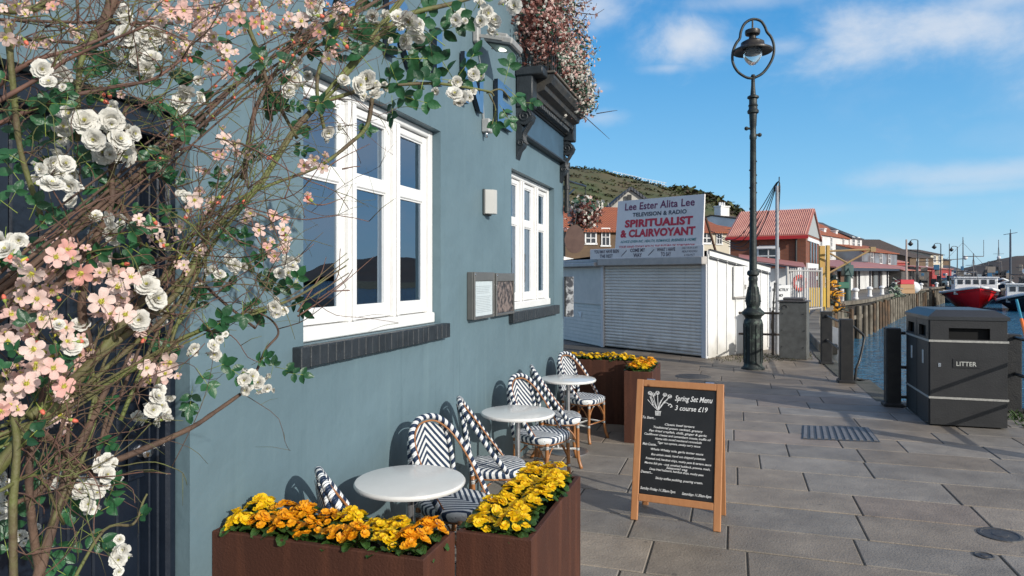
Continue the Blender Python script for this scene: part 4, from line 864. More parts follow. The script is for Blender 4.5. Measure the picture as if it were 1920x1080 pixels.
# ================================================================== STREET LAMP
m_lamp = mat('weathered_green_black_iron', (.010, .014, .014), (.028, .038, .034), .5, 9, .4, 60, thr=(.45, .62))
m_lamp2 = mat('flaking_pedestal_paint', (.012, .018, .017), (.10, .14, .11), .6, 11, .6, 50, thr=(.54, .72))
lp0 = G(1412, 692); lz = (lp0 - CAM).dot(FW); K = lz / FPX
sl_ = thing('street_lamp', 'tall ornate dark iron street lamp with a pear shaped hoop round its lantern', 'street lamp', lp0)
def lh(py): return (692 - py) * K
mb = MB(); mb.lathe([(.21, 0), (.21, .03), (.175, .06), (.165, .10), (.160, .3), (.165, lh(612)), (.175, lh(606)), (.16, lh(600)), (.14, lh(597)), (.16, lh(593)), (.205, lh(589)), (.205, lh(585)), (.15, lh(580)), (.115, lh(576)), (.13, lh(570)), (.135, lh(565)), (.13, lh(560)), (.105, lh(548)), (.08, lh(535)), (.075, lh(528)), (.085, lh(525)), (.085, lh(521)), (.072, lh(518)), (.11, lh(515)), (.11, lh(510)), (.085, lh(507))], lp0, 20)
for i in range(10):
    a = i * math.pi / 5; mb.tube([lp0 + Vector((math.cos(a) * .166, math.sin(a) * .166, .12)), lp0 + Vector((math.cos(a) * .168, math.sin(a) * .168, .85))], .012, 5)
    mb.tube([lp0 + Vector((math.cos(a) * .135, math.sin(a) * .135, lh(566))), lp0 + Vector((math.cos(a) * .085, math.sin(a) * .085, lh(538)))], .012, 5)
mb.build('pedestal', m_lamp2, sl_, 'auto')
mb = MB(); mb.lathe([(.07, lh(508)), (.062, lh(440)), (.058, lh(330)), (.054, lh(262)), (.065, lh(260)), (.065, lh(254)), (.055, lh(251)), (.055, lh(238)), (.062, lh(236)), (.07, lh(214)), (.10, lh(212)), (.105, lh(208)), (.078, lh(204)), (.078, lh(200)), (.09, lh(198)), (.072, lh(195)), (.072, lh(186)), (.105, lh(184)), (.105, lh(181)), (.05, lh(178)), (.036, lh(160)), (.034, lh(146)), (.045, lh(144)), (.03, lh(140))], lp0, 16)
for s_ in (-1, 1): mb.tube([lp0 + RT * .05 * s_ + Vector((0, 0, lh(247 + 6 * s_))), lp0 + RT * .12 * s_ + Vector((0, 0, lh(247 + 6 * s_)))], .022, 8); mb.ball(lp0 + RT * .125 * s_ + Vector((0, 0, lh(247 + 6 * s_))), .04, 8)
for i in range(7): mb.ball(lp0 + RT * R.choice([-1, 1]) * .055 + Vector((0, 0, lh(R.uniform(270, 400)))), .022, 6)
mb.build('shaft', m_lamp, sl_, 'auto')
def lpt(px, py, f_=0): return lp0 + RT * ((px - 1411) * K) + Vector((0, 0, lh(py))) + FW * f_
hoop = [(1411, 147), (1398, 145), (1382, 134), (1373, 117), (1373, 98), (1379, 82), (1386, 72), (1388, 60), (1394, 46), (1404, 38), (1415, 36), (1426, 40), (1433, 50), (1437, 60), (1445, 70), (1450, 86), (1449, 104), (1441, 122), (1428, 138), (1411, 147)]
MB().tube(smooth_path([lpt(a, b__) for a, b__ in hoop], 4), .026, 8).build('hoop', m_lamp, sl_, True)
lc = lpt(1410, 0); lc.z = 0
mb = MB(); mb.lathe([(.015, lh(36)), (.018, lh(54)), (.05, lh(55)), (.135, lh(57)), (.14, lh(61)), (.13, lh(65)), (.06, lh(67)), (.07, lh(73)), (.16, lh(77)), (.21, lh(80)), (.215, lh(85)), (.24, lh(88)), (.355, lh(94)), (.36, lh(97)), (.355, lh(98)), (.2, lh(93)), (.17, lh(92))], lc, 28)
mb.build('lantern_hood', mat('dull_bronze', (.05, .043, .036), (.025, .022, .02), .4, 14, .2, 50, metal=.3), sl_, 'auto')
m, t, b, M_, MIX, NO, c, s = node_mat('lantern_glass', .08); b.inputs['Transmission Weight'].default_value = .85; b.inputs['Base Color'].default_value = (.85, .88, .88, 1); b.inputs['IOR'].default_value = 1.15
MB().lathe([(.17, lh(93)), (.175, lh(98)), (.165, lh(106)), (.12, lh(115)), (.06, lh(121)), (.0, lh(123))], lc, 24).build('globe', m, sl_, True)
# ================================================================== CABINET, POLE, SMALL RAIL
m_cab = mat('galvanised_cabinet', (.115, .118, .112), (.075, .075, .07), .6, 6, .3, 50)
cb = thing('utility_cabinet', 'weathered grey utility cabinet with a capped top beside the white kiosk', 'cabinet', G(1487, 674)); cp = G(1487, 674); cl, cr = G(1461, 672), G(1513, 675)
cu = (cr - cl); cw = cu.length; cu.normalize(); cf = Vector((0, 0, 1)).cross(cu)
mb = MB(); cc0 = (cl + cr) / 2 + cf * .2; mb.obox(cc0 + Vector((0, 0, .60)), cu * cw / 2, cf * .2, Vector((0, 0, .60)), 0, .01); mb.build('body', m_cab, cb)
mb = MB(); mb.obox(cc0 + Vector((0, 0, 1.215)), cu * (cw / 2 + .03), cf * .23, Vector((0, 0, .014)), 0, .006); mb.obox(cc0 + Vector((0, 0, 1.26)), cu * (cw / 2 - .06), cf * .14, Vector((0, 0, .03)), 0, .02); mb.build('cap', mat('dark_cap', (.09, .085, .085), None, .6), cb)
mb = MB()
for (a, z) in ((.2, .95), (-.2, .95), (-.22, .25), (.2, .25), (.22, .6), (-.22, .6)): mb.ball(cc0 - cf * .2 + cu * a + Vector((0, 0, z)), .014, 6)
mb.build('bolt', m_iron, cb); mb = MB(); mb.tube([cc0 - cf * .205 + cu * (-.16 + .05 * math.cos(i * .5)) + Vector((0, 0, 1.08 + .05 * math.sin(i * .5))) for i in range(9)], .008, 6); mb.build('latch', m_iron, cb)
pp = B2(1457, 15.2); gpole = thing('cable_pole', 'slender galvanised pole behind the lamp post with drooping black cables', 'pole', pp)
mb = MB(); mb.cyl(pp, pp + Vector((0, 0, 3.75)), .038, 10); mb.build('shaft', mat('galvanised', (.36, .37, .40), (.28, .29, .3), .45, 10), gpole, 'auto')
mb = MB()
for k in range(4):
    top = pp + Vector((.03, 0, 3.85)); e_ = P(1330 + k * 12, 432 + k * 10, 17); mb.tube(smooth_path([pp + Vector((.04, 0, 3.2)), top, top.lerp(e_, .25) + Vector((0, 0, -.35 - .05 * k)), top.lerp(e_, .6) + Vector((0, 0, -.65)), e_], 6), .010, 5)
mb.tube(smooth_path([pp + Vector((-.05, -.05, 1.6)), pp + Vector((-.09, -.06, .9)), pp + Vector((-.12, -.06, .6)), pp + Vector((-.04, -.05, .45))], 4), .02, 6)
mb.tube([pp + Vector((.04, 0, 3.6)), pp + Vector((.045, 0, 3.95))], .012, 5); mb.build('cable', m_iron, gpole, True)
sr = thing('tube_rail', 'low rusty tube rail between the white kiosk and the cabinet', 'railing', B2(1410, 15.3)); mb = MB()
for (px, z) in ((1378, 15.35), (1449, 15.1)): p = B2(px, z); mb.cyl(p, p + Vector((0, 0, .98)), .028, 8)
for hh in (.92, .45): mb.cyl(B2(1376, 15.35, hh), B2(1464, 15.05, hh), .024, 8)
mb.build('rail', mat('rusty_tube', (.09, .06, .045), (.05, .045, .04), .6, 20), sr, 'auto')
# ================================================================== THE KIOSK
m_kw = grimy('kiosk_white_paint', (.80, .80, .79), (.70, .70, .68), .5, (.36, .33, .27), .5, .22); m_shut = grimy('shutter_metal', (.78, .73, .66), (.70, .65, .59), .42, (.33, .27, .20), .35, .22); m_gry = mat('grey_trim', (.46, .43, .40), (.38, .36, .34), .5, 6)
A, B_, C_, D_ = G(1057, 636), G(1130, 650.5), G(1327, 672), G(1441, 655)
ks = thing('kiosk', 'low white seaside kiosk with its roller shutter down beside the lamp post', 'kiosk', C_)
E_ = A + (D_ - C_) * 1.0
def wallq(mb, a, b__, ha, hb, m=0): mb.quad(a, b__, b__ + Vector((0, 0, hb)), a + Vector((0, 0, ha)), m)
def hgt_at(px, py, p): z = (p - CAM).dot(FW); return CH + (HOR - py) / FPX * z
hC, hD = hgt_at(1327, 470, C_), hgt_at(1441, 502, D_); hB = hC
outn = (C_ - B_).cross(Vector((0, 0, 1))).normalized()
if outn.dot(CAM - C_) < 0: outn = -outn
sidn = (D_ - C_).cross(Vector((0, 0, 1))).normalized()
if sidn.dot(Vector((1, 0, 0))) < 0: sidn = -sidn
mb = MB(); wallq(mb, C_, D_, hC, hD); wallq(mb, D_, E_, hD, hD); wallq(mb, E_, A, hD, hC); wallq(mb, A, B_, hC - .15, hC - .15)
top = [A, B_, C_, D_, E_]; fu = (C_ - B_).normalized()
mb.build('wall', m_kw, ks)
mb = MB(); mb.add([B_ + Vector((0, 0, hC - .02)), C_ + Vector((0, 0, hC + .0)), D_ + sidn * .04 + Vector((0, 0, hD)), E_ + Vector((0, 0, hD)), A + Vector((0, 0, hC - .1))], [(0, 1, 2, 3, 4)]); mb.build('roof', mat('felt_roof', (.08, .08, .085), None, .9), ks)
# side boards, battens, trim
mb = MB(); sd = (D_ - C_).normalized(); SL = (D_ - C_).length
def sh(f_): return hC + (hD - hC) * f_
for i in range(8):
    f_ = (i + .0) / 7.0; p = C_.lerp(D_, min(f_, .985)) + sidn * .012; hh = sh(f_) - .08; mb.obox(p + Vector((0, 0, hh / 2 + .03)), sd * .022, sidn * .012, Vector((0, 0, hh / 2 - .03)), 0, .003)
a_, b__ = C_ + sidn * .03 + Vector((0, 0, sh(0) - .05)), D_ + sidn * .03 + Vector((0, 0, sh(1) - .05)); dd = (b__ - a_); mb.obox((a_ + b__) / 2, dd / 2, sidn * .02, Vector((0, 0, .06)), 0, .004)
mb.build('boarding', m_kw, ks)
mb = MB(); a_, b__ = a_ + Vector((0, 0, .07)), b__ + Vector((0, 0, .07)); mb.obox((a_ + b__) / 2 + sidn * .02, dd / 2, sidn * .035, Vector((0, 0, .012))); a2, b2 = a_ - Vector((0, 0, .17)), b__ - Vector((0, 0, .17)); mb.obox((a2 + b2) / 2 - sidn * .0, dd / 2, sidn * .022, Vector((0, 0, .008))); mb.build('verge_strip', mat('dark_verge', (.03, .03, .035), None, .6), ks)
mb = MB(); f0, f1 = .37, .66; p0, p1 = C_.lerp(D_, f0) + sidn * .045, C_.lerp(D_, f1) + sidn * .045; pm = (p0 + p1) / 2
mb.obox(pm + Vector((0, 0, 1.62)), (p1 - p0) / 2, sidn * .015, Vector((0, 0, .34)), 0, .005); mb.obox(C_.lerp(D_, .53) + sidn * .07 + Vector((0, 0, 1.62)), sd * .03, sidn * .01, Vector((0, 0, .33)), 0, .004); mb.build('hatch', m_kw, ks)
mb = MB(); mb.obox(C_.lerp(D_, .53) + sidn * .09 + Vector((0, 0, 1.5)), sd * .02, sidn * .015, Vector((0, 0, .05))); mb.obox(pm + sidn * .01 + Vector((0, 0, 1.26)), (p1 - p0) / 2, sidn * .03, Vector((0, 0, .012))); mb.build('latch', m_gry, ks)
# front: posts, shutter curtain of slats
mb = MB()
for (p, ww) in ((C_ - fu * .06, .06), (B_ + fu * .03, .045)): mb.obox(p + outn * .03 + Vector((0, 0, 1.0)), fu * ww, outn * .03, Vector((0, 0, 1.0)), 0, .006)
mb.obox(C_ + sidn * .0 - fu * .005 + outn * .004 + Vector((0, 0, hC / 2)), fu * .006, outn * .02, Vector((0, 0, hC / 2)), 0)
mb.build('corner_post', mat('post_offwhite', (.62, .62, .63), None, .5), ks)
s0, s1 = B_ + fu * .085, C_ - fu * .13; zt_ = 1.99; n_ = 27; mb = MB(); pitch = (zt_ - .03) / n_
for i in range(n_):
    z0 = .03 + i * pitch; prof = [(.0, 0), (.014, .10), (.021, .3), (.021, .55), (.014, .78), (.0, .90), (-.006, 1.0)]
    for (d0, a0), (d1, a1) in zip(prof[:-1], prof[1:]): mb.quad(s0 + outn * d0 + Vector((0, 0, z0 + a0 * pitch)), s1 + outn * d0 + Vector((0, 0, z0 + a0 * pitch)), s1 + outn * d1 + Vector((0, 0, z0 + a1 * pitch)), s0 + outn * d1 + Vector((0, 0, z0 + a1 * pitch)))
mb.build('roller_shutter', m_shut, ks, True)
mb = MB(); mb.obox((B_ + C_) / 2 + outn * .10 + Vector((0, 0, 2.075)), (C_ - B_) / 2, outn * .10, Vector((0, 0, .085)), 0, .015); mb.build('shutter_box', m_gry, ks)
mb = MB(); fs_l, fs_r = B_ - fu * .25, C_ + fu * .02; mb.obox((fs_l + fs_r) / 2 + outn * .17 + Vector((0, 0, 2.275)), (fs_r - fs_l) / 2, outn * .015, Vector((0, 0, .125)), 0, .004)
stp = mb.build('fascia_sign', mat('sign_white', (.80, .77, .75), (.70, .67, .66), .5, 4), ks); ORG[stp.name] = ORG[ks.name]
mb = MB(); L_ = (fs_r - fs_l).length; so_ = fs_l + outn * .187 + Vector((0, 0, 0)); V = Vector((0, 0, 1))
for (txt, f_, zz, ww) in (('YOU MAY HAVE BEEN', .165, 2.295, .80), ('THE REST', .165, 2.185, .42), ('COME MY', .46, 2.30, .44), ('WAY', .46, 2.18, .25), ('WHAT I HAVE', .705, 2.295, .50), ('TO SAY', .705, 2.185, .28)):
    text_on(mb, txt, so_ + fu * L_ * f_ + V * zz, fu, V, outn, width=ww, height=.075 if ww > .3 else .085, bold=.03)
for (txt, zz) in (('DAILY FROM 10 AM', 2.325), ('MEDIUM READINGS', 2.25), ('& PALMIST', 2.175)): text_on(mb, txt, so_ + fu * L_ * .895 + V * zz, fu, V, outn, width=.40 if zz > 2.2 else .28, height=.045, shear=.3)
for f_ in (.335, .58):
    for k in range(5): mb.obox(so_ + fu * (L_ * f_ + (k - 2) * .022) + V * (2.275 + (k - 2) * .018), (fu * .8 + V * .6) * (.05), outn * .002, (V * .8 - fu * .6) * .006)
mb.build('lettering', mat('dark_sign_ink', (.045, .03, .05), (.12, .09, .12), .6, 9), stp)
# left half of the kiosk, set at an angle
mb = MB(); lu = (B_ - A).normalized(); lo = lu.cross(Vector((0, 0, 1))).normalized()
if lo.dot(CAM - A) < 0: lo = -lo
n_ = 11; zt2 = 1.95
for i in range(n_):
    z0 = .02 + i * (1.02 / n_); z1 = z0 + 1.02 / n_; mb.quad(A + lo * .03 + V * z0, B_ + lo * .03 + V * z0, B_ + lo * .018 + V * z1, A + lo * .018 + V * z1); mb.quad(A + lo * .018 + V * z1, B_ + lo * .018 + V * z1, B_ + lo * .03 + V * z1, A + lo * .03 + V * z1)
mb.quad(A + lo * .04 + V * 1.045, B_ + lo * .04 + V * 1.045, B_ + lo * .04 + V * 1.95, A + lo * .04 + V * 1.95); mb.obox((A + B_) / 2 + lo * .05 + V * 1.05, (B_ - A) / 2, lo * .012, V * .012)
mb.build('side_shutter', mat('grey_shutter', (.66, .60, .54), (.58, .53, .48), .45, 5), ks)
mb = MB(); mb.obox((A + B_) / 2 + lo * .12 - lu * .3 + V * 2.03, (B_ - A) / 2 + lu * .3, lo * .12, V * .05, 0, .015); mb.obox((A + B_) / 2 + lo * .06 - lu * .3 + V * 2.12, (B_ - A) / 2 + lu * .3, lo * .1, V * .04, 0, .015); mb.build('canopy', mat('canopy_blue_grey', (.44, .42, .41), (.34, .33, .33), .4, 5), ks)
mb = MB(); pz = A.lerp(B_, .42) + lo * .036 + V * .80; mb.add([pz, pz + lu * .22 + V * .02, pz + lu * .20 - V * .17], [(0, 1, 2)]); mb.build('torn_paper', m_white, ks)
# large sign on the roof
TL, TR, BR, BL = P(1159, 377.5, 16.4), P(1321, 363.5, 14.45), P(1317, 464, 14.45), P(1153, 468.5, 16.4)
sg = thing('roof_sign', 'large white hand-painted sign board propped on the kiosk roof reading spiritualist and clairvoyant', 'sign', (BL + BR) / 2)
sn_ = (TR - TL).cross(BL - TL).normalized()
if sn_.dot(CAM - TL) < 0: sn_ = -sn_
mb = MB(); mb.prism([TL, BL, BR, TR], -sn_ * .035); mb.build('board', mat('sign_board_white', (.84, .80, .78), (.76, .72, .71), .5, 2.5), sg)
mb = MB(); mb.cyl(TR + Vector((.02, .15, -.5)), BR + Vector((.25, .6, -.05)), .03, 6); mb.cyl(TL + Vector((.1, .15, -.5)), BL + Vector((.3, .6, -.2)), .03, 6); mb.build('prop', mat('brown_timber', (.10, .05, .03), None, .7), sg)
su = (BR - BL).normalized(); sv = (TL - BL); Hs = sv.length; sv2 = (TR - BR); Ws = (BR - BL).length
def sgp(f_, g_): return BL.lerp(BR, f_).lerp(TL.lerp(TR, f_), g_) + sn_ * .004
for (nm, c_, rows) in (('lettering', (.16, .02, .08), [('Lee Ester Alita Lee', .50, .80, .80, .155, .02, 0)]), ('lettering', (.035, .045, .07), [('TELEVISION & RADIO', .51, .66, .62, .085, .025, 0)]),
                       ('lettering', (.50, .02, .045), [('SPIRITUALIST', .50, .455, .78, .155, .05, 0), ('& CLAIRVOYANT', .49, .255, .86, .155, .05, 0), ('YOUR HAND TODAY HOLDS THE FUTURE OF TOMORROW', .49, .03, .87, .052, .02, .3)]),
                       ('lettering', (.04, .20, .22), [('ADVICE GIVEN INC. HEALTH, ROMANCE, BUSINESS & HOME', .50, .135, .87, .055, .02, .3)])):
    m_t = mat('sign_paint_%d' % int(c_[0] * 1000), c_, tuple(x * 1.3 + .01 for x in c_), .5, 9)
    for (txt, f_, g_, ww, hh, bo, shr) in rows:
        mb = MB(); ubase = (sgp(f_ + .1, g_) - sgp(f_ - .1, g_)).normalized(); text_on(mb, txt, sgp(f_, g_), ubase, sv.normalized(), sn_, width=ww * Ws, height=hh * Hs * .9, bold=bo, shear=shr, spacing=1.05)
        mb.build(nm, m_t, sg)
# strictly-no sign, gate
p_ = B2(1462, 17.6); sgn = thing('notice_board', 'white notice board reading STRICTLY NO behind the cabinet', 'notice', p_); z_ = 17.6
q = [P(1446, 536, z_), P(1482, 534, z_), P(1482, 586, z_), P(1446, 584, z_)]; mb = MB(); mb.prism(q, FW * .03); mb.build('board', m_white, sgn)
mb = MB()
for (txt, py, ww) in (('STRICTLY', 545.5, .42), ('NO', 556, .13), ('PARKING', 569, .40), ('THIS AREA', 581, .42)): text_on(mb, txt, P(1463.5, py, z_ - .01), RT, V, -FW, width=ww, height=.065, bold=.03)
mb.build('lettering', m_iron, sgn); mb = MB(); mb.cyl(P(1450, 586, z_) + FW * .05, B2(1450, z_ + .05), .025, 6); mb.cyl(P(1478, 586, z_) + FW * .05, B2(1478, z_ + .05), .025, 6); mb.build('leg', m_cab, sgn)
# ================================================================== HILL AND TOWN
def hill(name, prof, z0, z1, mt, nx=90, nz=22, amp=2.0, ztop=None):
    mb = MB(); vs = []
    def ridge(px):
        for (a, ya), (b_, yb) in zip(prof[:-1], prof[1:]):
            if a <= px <= b_: return ya + (yb - ya) * (px - a) / (b_ - a)
        return prof[0][1] if px < prof[0][0] else prof[-1][1]
    from mathutils import noise as no
    for j in range(nz):
        for i in range(nx):
            px = prof[0][0] + (prof[-1][0] - prof[0][0]) * i / (nx - 1); f = j / (nz - 1); f2 = f if f < .8 else .8
            z = z0 + (z1 - z0) * f; p = B2(px, z); top = CH + (HOR - ridge(px)) / FPX * (z0 + (z1 - z0) * .8); hh = top * (math.sin(min(1, f / .8) * math.pi / 2) ** 1.3)
            if f > .8: hh = top * (1 - (f - .8) * .6)
            p.z = max(-.5, hh + amp * no.noise(p * .03) * min(1, f * 3) * (0 if f == .8 else 1) + .5 * amp * no.noise(p * .12) * min(1, f * 2)); vs.append(p)
    fs = [(j * nx + i, j * nx + i + 1, (j + 1) * nx + i + 1, (j + 1) * nx + i) for j in range(nz - 1) for i in range(nx - 1)]
    mb.add(vs, fs); return tag(mb.build(name, mt, smooth=True), kind='structure'), vs
m_hill = mat('rough_hillside', (.11, .085, .045), (.055, .075, .026), .95, .06, 1, .4, thr=(.38, .6), detail=9)
_, hv = hill('hillside', [(600, 300), (1040, 326), (1075, 329), (1130, 335), (1190, 349), (1250, 360), (1300, 370), (1340, 383), (1372, 400), (1392, 412), (1430, 430), (1520, 470), (1640, 505)], 120, 260, m_hill)
nx = 90; bs_ = MB()
for k in range(4200):
    j = R.choice([R.randint(4, 18), R.randint(14, 18)]); i = R.randint(30, 84); a = hv[j * nx + i]; b_ = hv[j * nx + min(i + 1, nx - 1)]; p = a.lerp(b_, R.random()); rr = R.uniform(.3, .9) * (2.6 if i > 56 and j > 12 else 1)
    for q_ in range(6):
        c_ = p + Vector((R.gauss(0, rr * .6), R.gauss(0, rr * .6), R.uniform(0, rr))); d = Vector((R.gauss(0, 1), R.gauss(0, 1), R.gauss(0, 1))).normalized() * rr * .45; e_ = frame(d)[0] * rr * .45; bs_.add([c_ - d, c_ + e_, c_ + d, c_ - e_], [(0, 1, 2, 3)], R.choice((0, 0, 1)))
o_ = bs_.build('hillside_scrub', [mat('scrub_dark', (.10, .115, .04), (.06, .07, .028), .9, .3), mat('scrub_brown', (.085, .06, .035), (.05, .04, .02), .9, .3)]); tag(o_, 'dark green and brown scrub covering the hillside above the town', 'scrub', None, 'stuff')
fm = MB(); pr = [P(px, py, 232) for px, py in [(1150, 328), (1180, 335), (1205, 341), (1230, 346), (1250, 350)]]
for h_ in (0, .9): fm.tube([p + Vector((0, 0, h_ + .3)) for p in pr], .09, 4)
for a, b_ in zip(pr[:-1], pr[1:]):
    for t_ in range(4): p = a.lerp(b_, t_ / 4); fm.cyl(p + Vector((0, 0, -1)), p + Vector((0, 0, 1.2)), .09, 4)
tag(fm.build('cliff_fence', m_white, org=pr[0]), 'thin pale railing along the top of the green hillside', 'fence')
hill('far_headland', [(1700, 515), (1790, 509), (1830, 500), (1870, 488), (1905, 481), (1960, 476), (2200, 470), (2700, 480), (3000, 500)], 165, 300, mat('brown_headland', (.075, .045, .03), (.05, .04, .03), .95, .08, 1, .5), amp=1.0)
m_brick = brick_mat('red_brick', (.27, .09, .045), (.19, .06, .032), (.16, .10, .08), 1, .23, .08)
m_stone = brick_mat('brown_stone_block', (.17, .11, .065), (.12, .08, .05), (.10, .075, .055), 1, .5, .25)
m_cream = mat('cream_render', (.60, .54, .42), (.50, .45, .36), .8, .6); m_wrend = mat('white_render', (.72, .72, .71), (.58, .58, .57), .8, .5); m_redp = mat('red_shed_paint', (.38, .05, .045), (.28, .04, .04), .6, .8)
m_pan = roof_mat('orange_pantile', (.42, .13, .055), (.27, .085, .045)); m_slt = roof_mat('grey_slate', (.09, .095, .11), (.055, .06, .07), .35); m_brn = roof_mat('brown_tile', (.12, .085, .06), (.075, .055, .045))
m_red_roof = mat('red_sheet_roof', (.50, .20, .14), (.42, .15, .11), .5, .5); m_pink = mat('faded_pink_roof', (.42, .17, .14), (.34, .14, .12), .6, .4); m_dkgl = mat('dark_window', (.03, .035, .045), (.05, .055, .065), .12, 3); m_wfr = mat('window_white', (.75, .75, .74), None, .5)
def house(name, label, A, B_, depth, eh, rh, wm, rm_, wins=(), chim=(), base=-.3, group=None, cat='house', over=.35, hip=False, C=None, side=()):
    """front face A->B (ground points as seen left to right), body reaching `depth` away; ridge parallel to the front"""
    A = Vector((A[0], A[1], 0)); B_ = Vector((B_[0], B_[1], 0)); u_ = (B_ - A).normalized(); n_ = Vector((-u_.y, u_.x, 0))
    if n_.dot(A - CAM) < 0: n_ = -n_
    Lr = (B_ - A).length; Z = Vector((0, 0, 1)); t_ = thing(name, label, cat, (A + B_) / 2, group)
    Cc, Dd = B_ + n_ * depth, A + n_ * depth; mid = n_ * depth / 2
    mb = MB()
    for (p, q_) in ((A, B_), (B_, Cc), (Cc, Dd), (Dd, A)): mb.quad(p + Z * base, q_ + Z * base, q_ + Z * eh, p + Z * eh)
    if not hip:
        for p in (A, B_): mb.add([p + Z * eh, p + n_ * depth + Z * eh, p + mid + Z * rh], [(0, 1, 2)])
    mb.build('wall', wm, t_)
    mb = MB(); o_ = over; sl = (rh - eh) / (depth / 2); hx = (depth / 2 if hip else -.12)
    for s_ in (0, 1):
        e0, e1 = (A, B_) if s_ == 0 else (Dd, Cc); oo = -n_ * o_ if s_ == 0 else n_ * o_
        a = e0 + oo - u_ * .15 + Z * (eh - o_ * sl + .05); b2 = e1 + oo + u_ * .15 + Z * (eh - o_ * sl + .05); c2 = B_ + mid - u_ * hx + Z * (rh + .05); d2 = A + mid + u_ * hx + Z * (rh + .05)
        mb.prism([a, b2, c2, d2], Z * .12)
    if hip:
        for (p, q_, r_) in ((A, Dd, A + mid + u_ * hx), (B_, Cc, B_ + mid - u_ * hx)): mb.add([p - n_ * 0 + Z * (eh + .1), q_ + Z * (eh + .1), r_ + Z * (rh + .17)], [(0, 1, 2)])
    rf = mb.build('roof', rm_, t_); ORG[rf.name] = ORG[t_.name]
    for (f, w_, cm) in chim:
        c_ = A + u_ * Lr * f + mid; mb = MB(); mb.obox(c_ + Z * (rh + .3), u_ * w_, n_ * w_ * .7, Z * 1.0, 0, .03)
        mb.obox(c_ + Z * (rh + 1.3), u_ * (w_ + .08), n_ * (w_ * .7 + .08), Z * .08)
        for k in (-.5, 0, .5): mb.cyl(c_ + u_ * k * w_ + Z * (rh + 1.3), c_ + u_ * k * w_ + Z * (rh + 1.85), .13, 7)
        mb.build('chimney', cm, rf)
    for (f, z_, w_, h_) in wins:
        c_ = A + u_ * Lr * f - n_ * .0 + Z * z_; wn = MB(); wn.obox(c_ - n_ * .02, u_ * w_ / 2, n_ * .03, Z * h_ / 2); wd_ = wn.build('window', m_dkgl, t_); ORG[wd_.name] = ORG[t_.name]
        fr = MB(); b_ = min(.11, w_ * .12)
        for (cx, cz, hx_, hz_) in ((-w_ / 2, 0, b_ / 2, h_ / 2 + b_ / 2), (w_ / 2, 0, b_ / 2, h_ / 2 + b_ / 2), (0, h_ / 2, w_ / 2, b_ / 2), (0, -h_ / 2, w_ / 2 + .1, b_ * .7), (0, 0, w_ / 2, b_ * .3), (0, 0, b_ * .3, h_ / 2)): fr.obox(c_ - n_ * .07 + u_ * cx + Z * cz, u_ * hx_, n_ * .03, Z * hz_)
        fr.build('frame', m_wfr, wd_)
    for (f, z_, w_, h_) in side:
        c_ = B_ + n_ * depth * f + Z * z_; wn = MB(); wn.obox(c_ + u_ * .02, n_ * w_ / 2, u_ * .03, Z * h_ / 2); wn.build('window', m_dkgl, t_)
    return t_, A, B_, u_, n_, Z
def zz(py, z): return CH + (HOR - py) / FPX * z
grid = lambda fs, hs, w_, h_: [(f, z_, w_, h_) for f in fs for z_ in hs]
# brick building with the red sheet roof
z1, z2 = 44.3, 42
A, B_ = B2(1369, z1), B2(1511, z2); hb_, A, B_, u_, n_, Z = house('brick_building', 'red brick harbour building with a ribbed red sheet roof behind the kiosk', A, B_, 7.0, 4.32, 6.0, m_brick, m_red_roof, [(.52, 3.0, 1.25, .95)], cat='building', over=.45, side=[(.3, 3.2, .6, 1.5), (.5, 3.2, .6, 1.5), (.7, 3.2, .6, 1.5)])
mb = MB(); Lr = (B_ - A).length; k = 38
for i in range(k + 1):
    p = A + u_ * (Lr * i / k) - n_ * .45; e_ = 4.32 - .45 * (1.68 / 3.5) + .19; mb.tube([p + Z * e_, A + u_ * (Lr * i / k) + n_ * 3.5 + Z * 6.19], .035, 4)
mb.build('roof_rib', mat('pale_red_rib', (.62, .32, .25), (.52, .24, .19), .5, 1), hb_)['kind'] = 'stuff'
mb = MB(); mb.obox((A + B_) / 2 - n_ * .48 + Z * 4.12, u_ * (Lr / 2 + .2), n_ * .05, Z * .10); mb.build('fascia_board', mat('red_gloss', (.42, .02, .02), None, .4), hb_)
mb = MB(); mb.cyl(A + u_ * Lr * .88 - n_ * .08, A + u_ * Lr * .88 - n_ * .08 + Z * 4.1, .06, 8); mb.build('downpipe', m_iron, hb_)
mb = MB(); mb.prism([A + u_ * Lr * .40 - n_ * .05 + Z * 3.62, A + u_ * Lr * .64 - n_ * .05 + Z * 3.62, A + u_ * Lr * .62 - n_ * .5 + Z * 3.45, A + u_ * Lr * .36 - n_ * .5 + Z * 3.45], Z * .05); mb.build('window_hood', m_wfr, hb_)
mb = MB(); mb.add([B_ + u_ * .02 + Z * 4.35, B_ + u_ * .02 + n_ * 7 + Z * 4.35, B_ + u_ * .02 + n_ * 3.5 + Z * 5.95], [(0, 1, 2)]); mb.build('gable_cladding', mat('pale_gable', (.36, .38, .38), None, .7), hb_)
mb = MB(); mb.obox(B_ + u_ * .04 + n_ * 3.5 + Z * 4.05, u_ * .03, n_ * 3.0, Z * .12); mb.obox(B_ + u_ * .04 + n_ * 3.5 + Z * 2.3, u_ * .05, n_ * 3.3, Z * .25); mb.obox(B_ + u_ * .04 + n_ * 3.5 + Z * 1.6, u_ * .2, n_ * 3.5, Z * .12); mb.build('white_band', m_wfr, hb_)
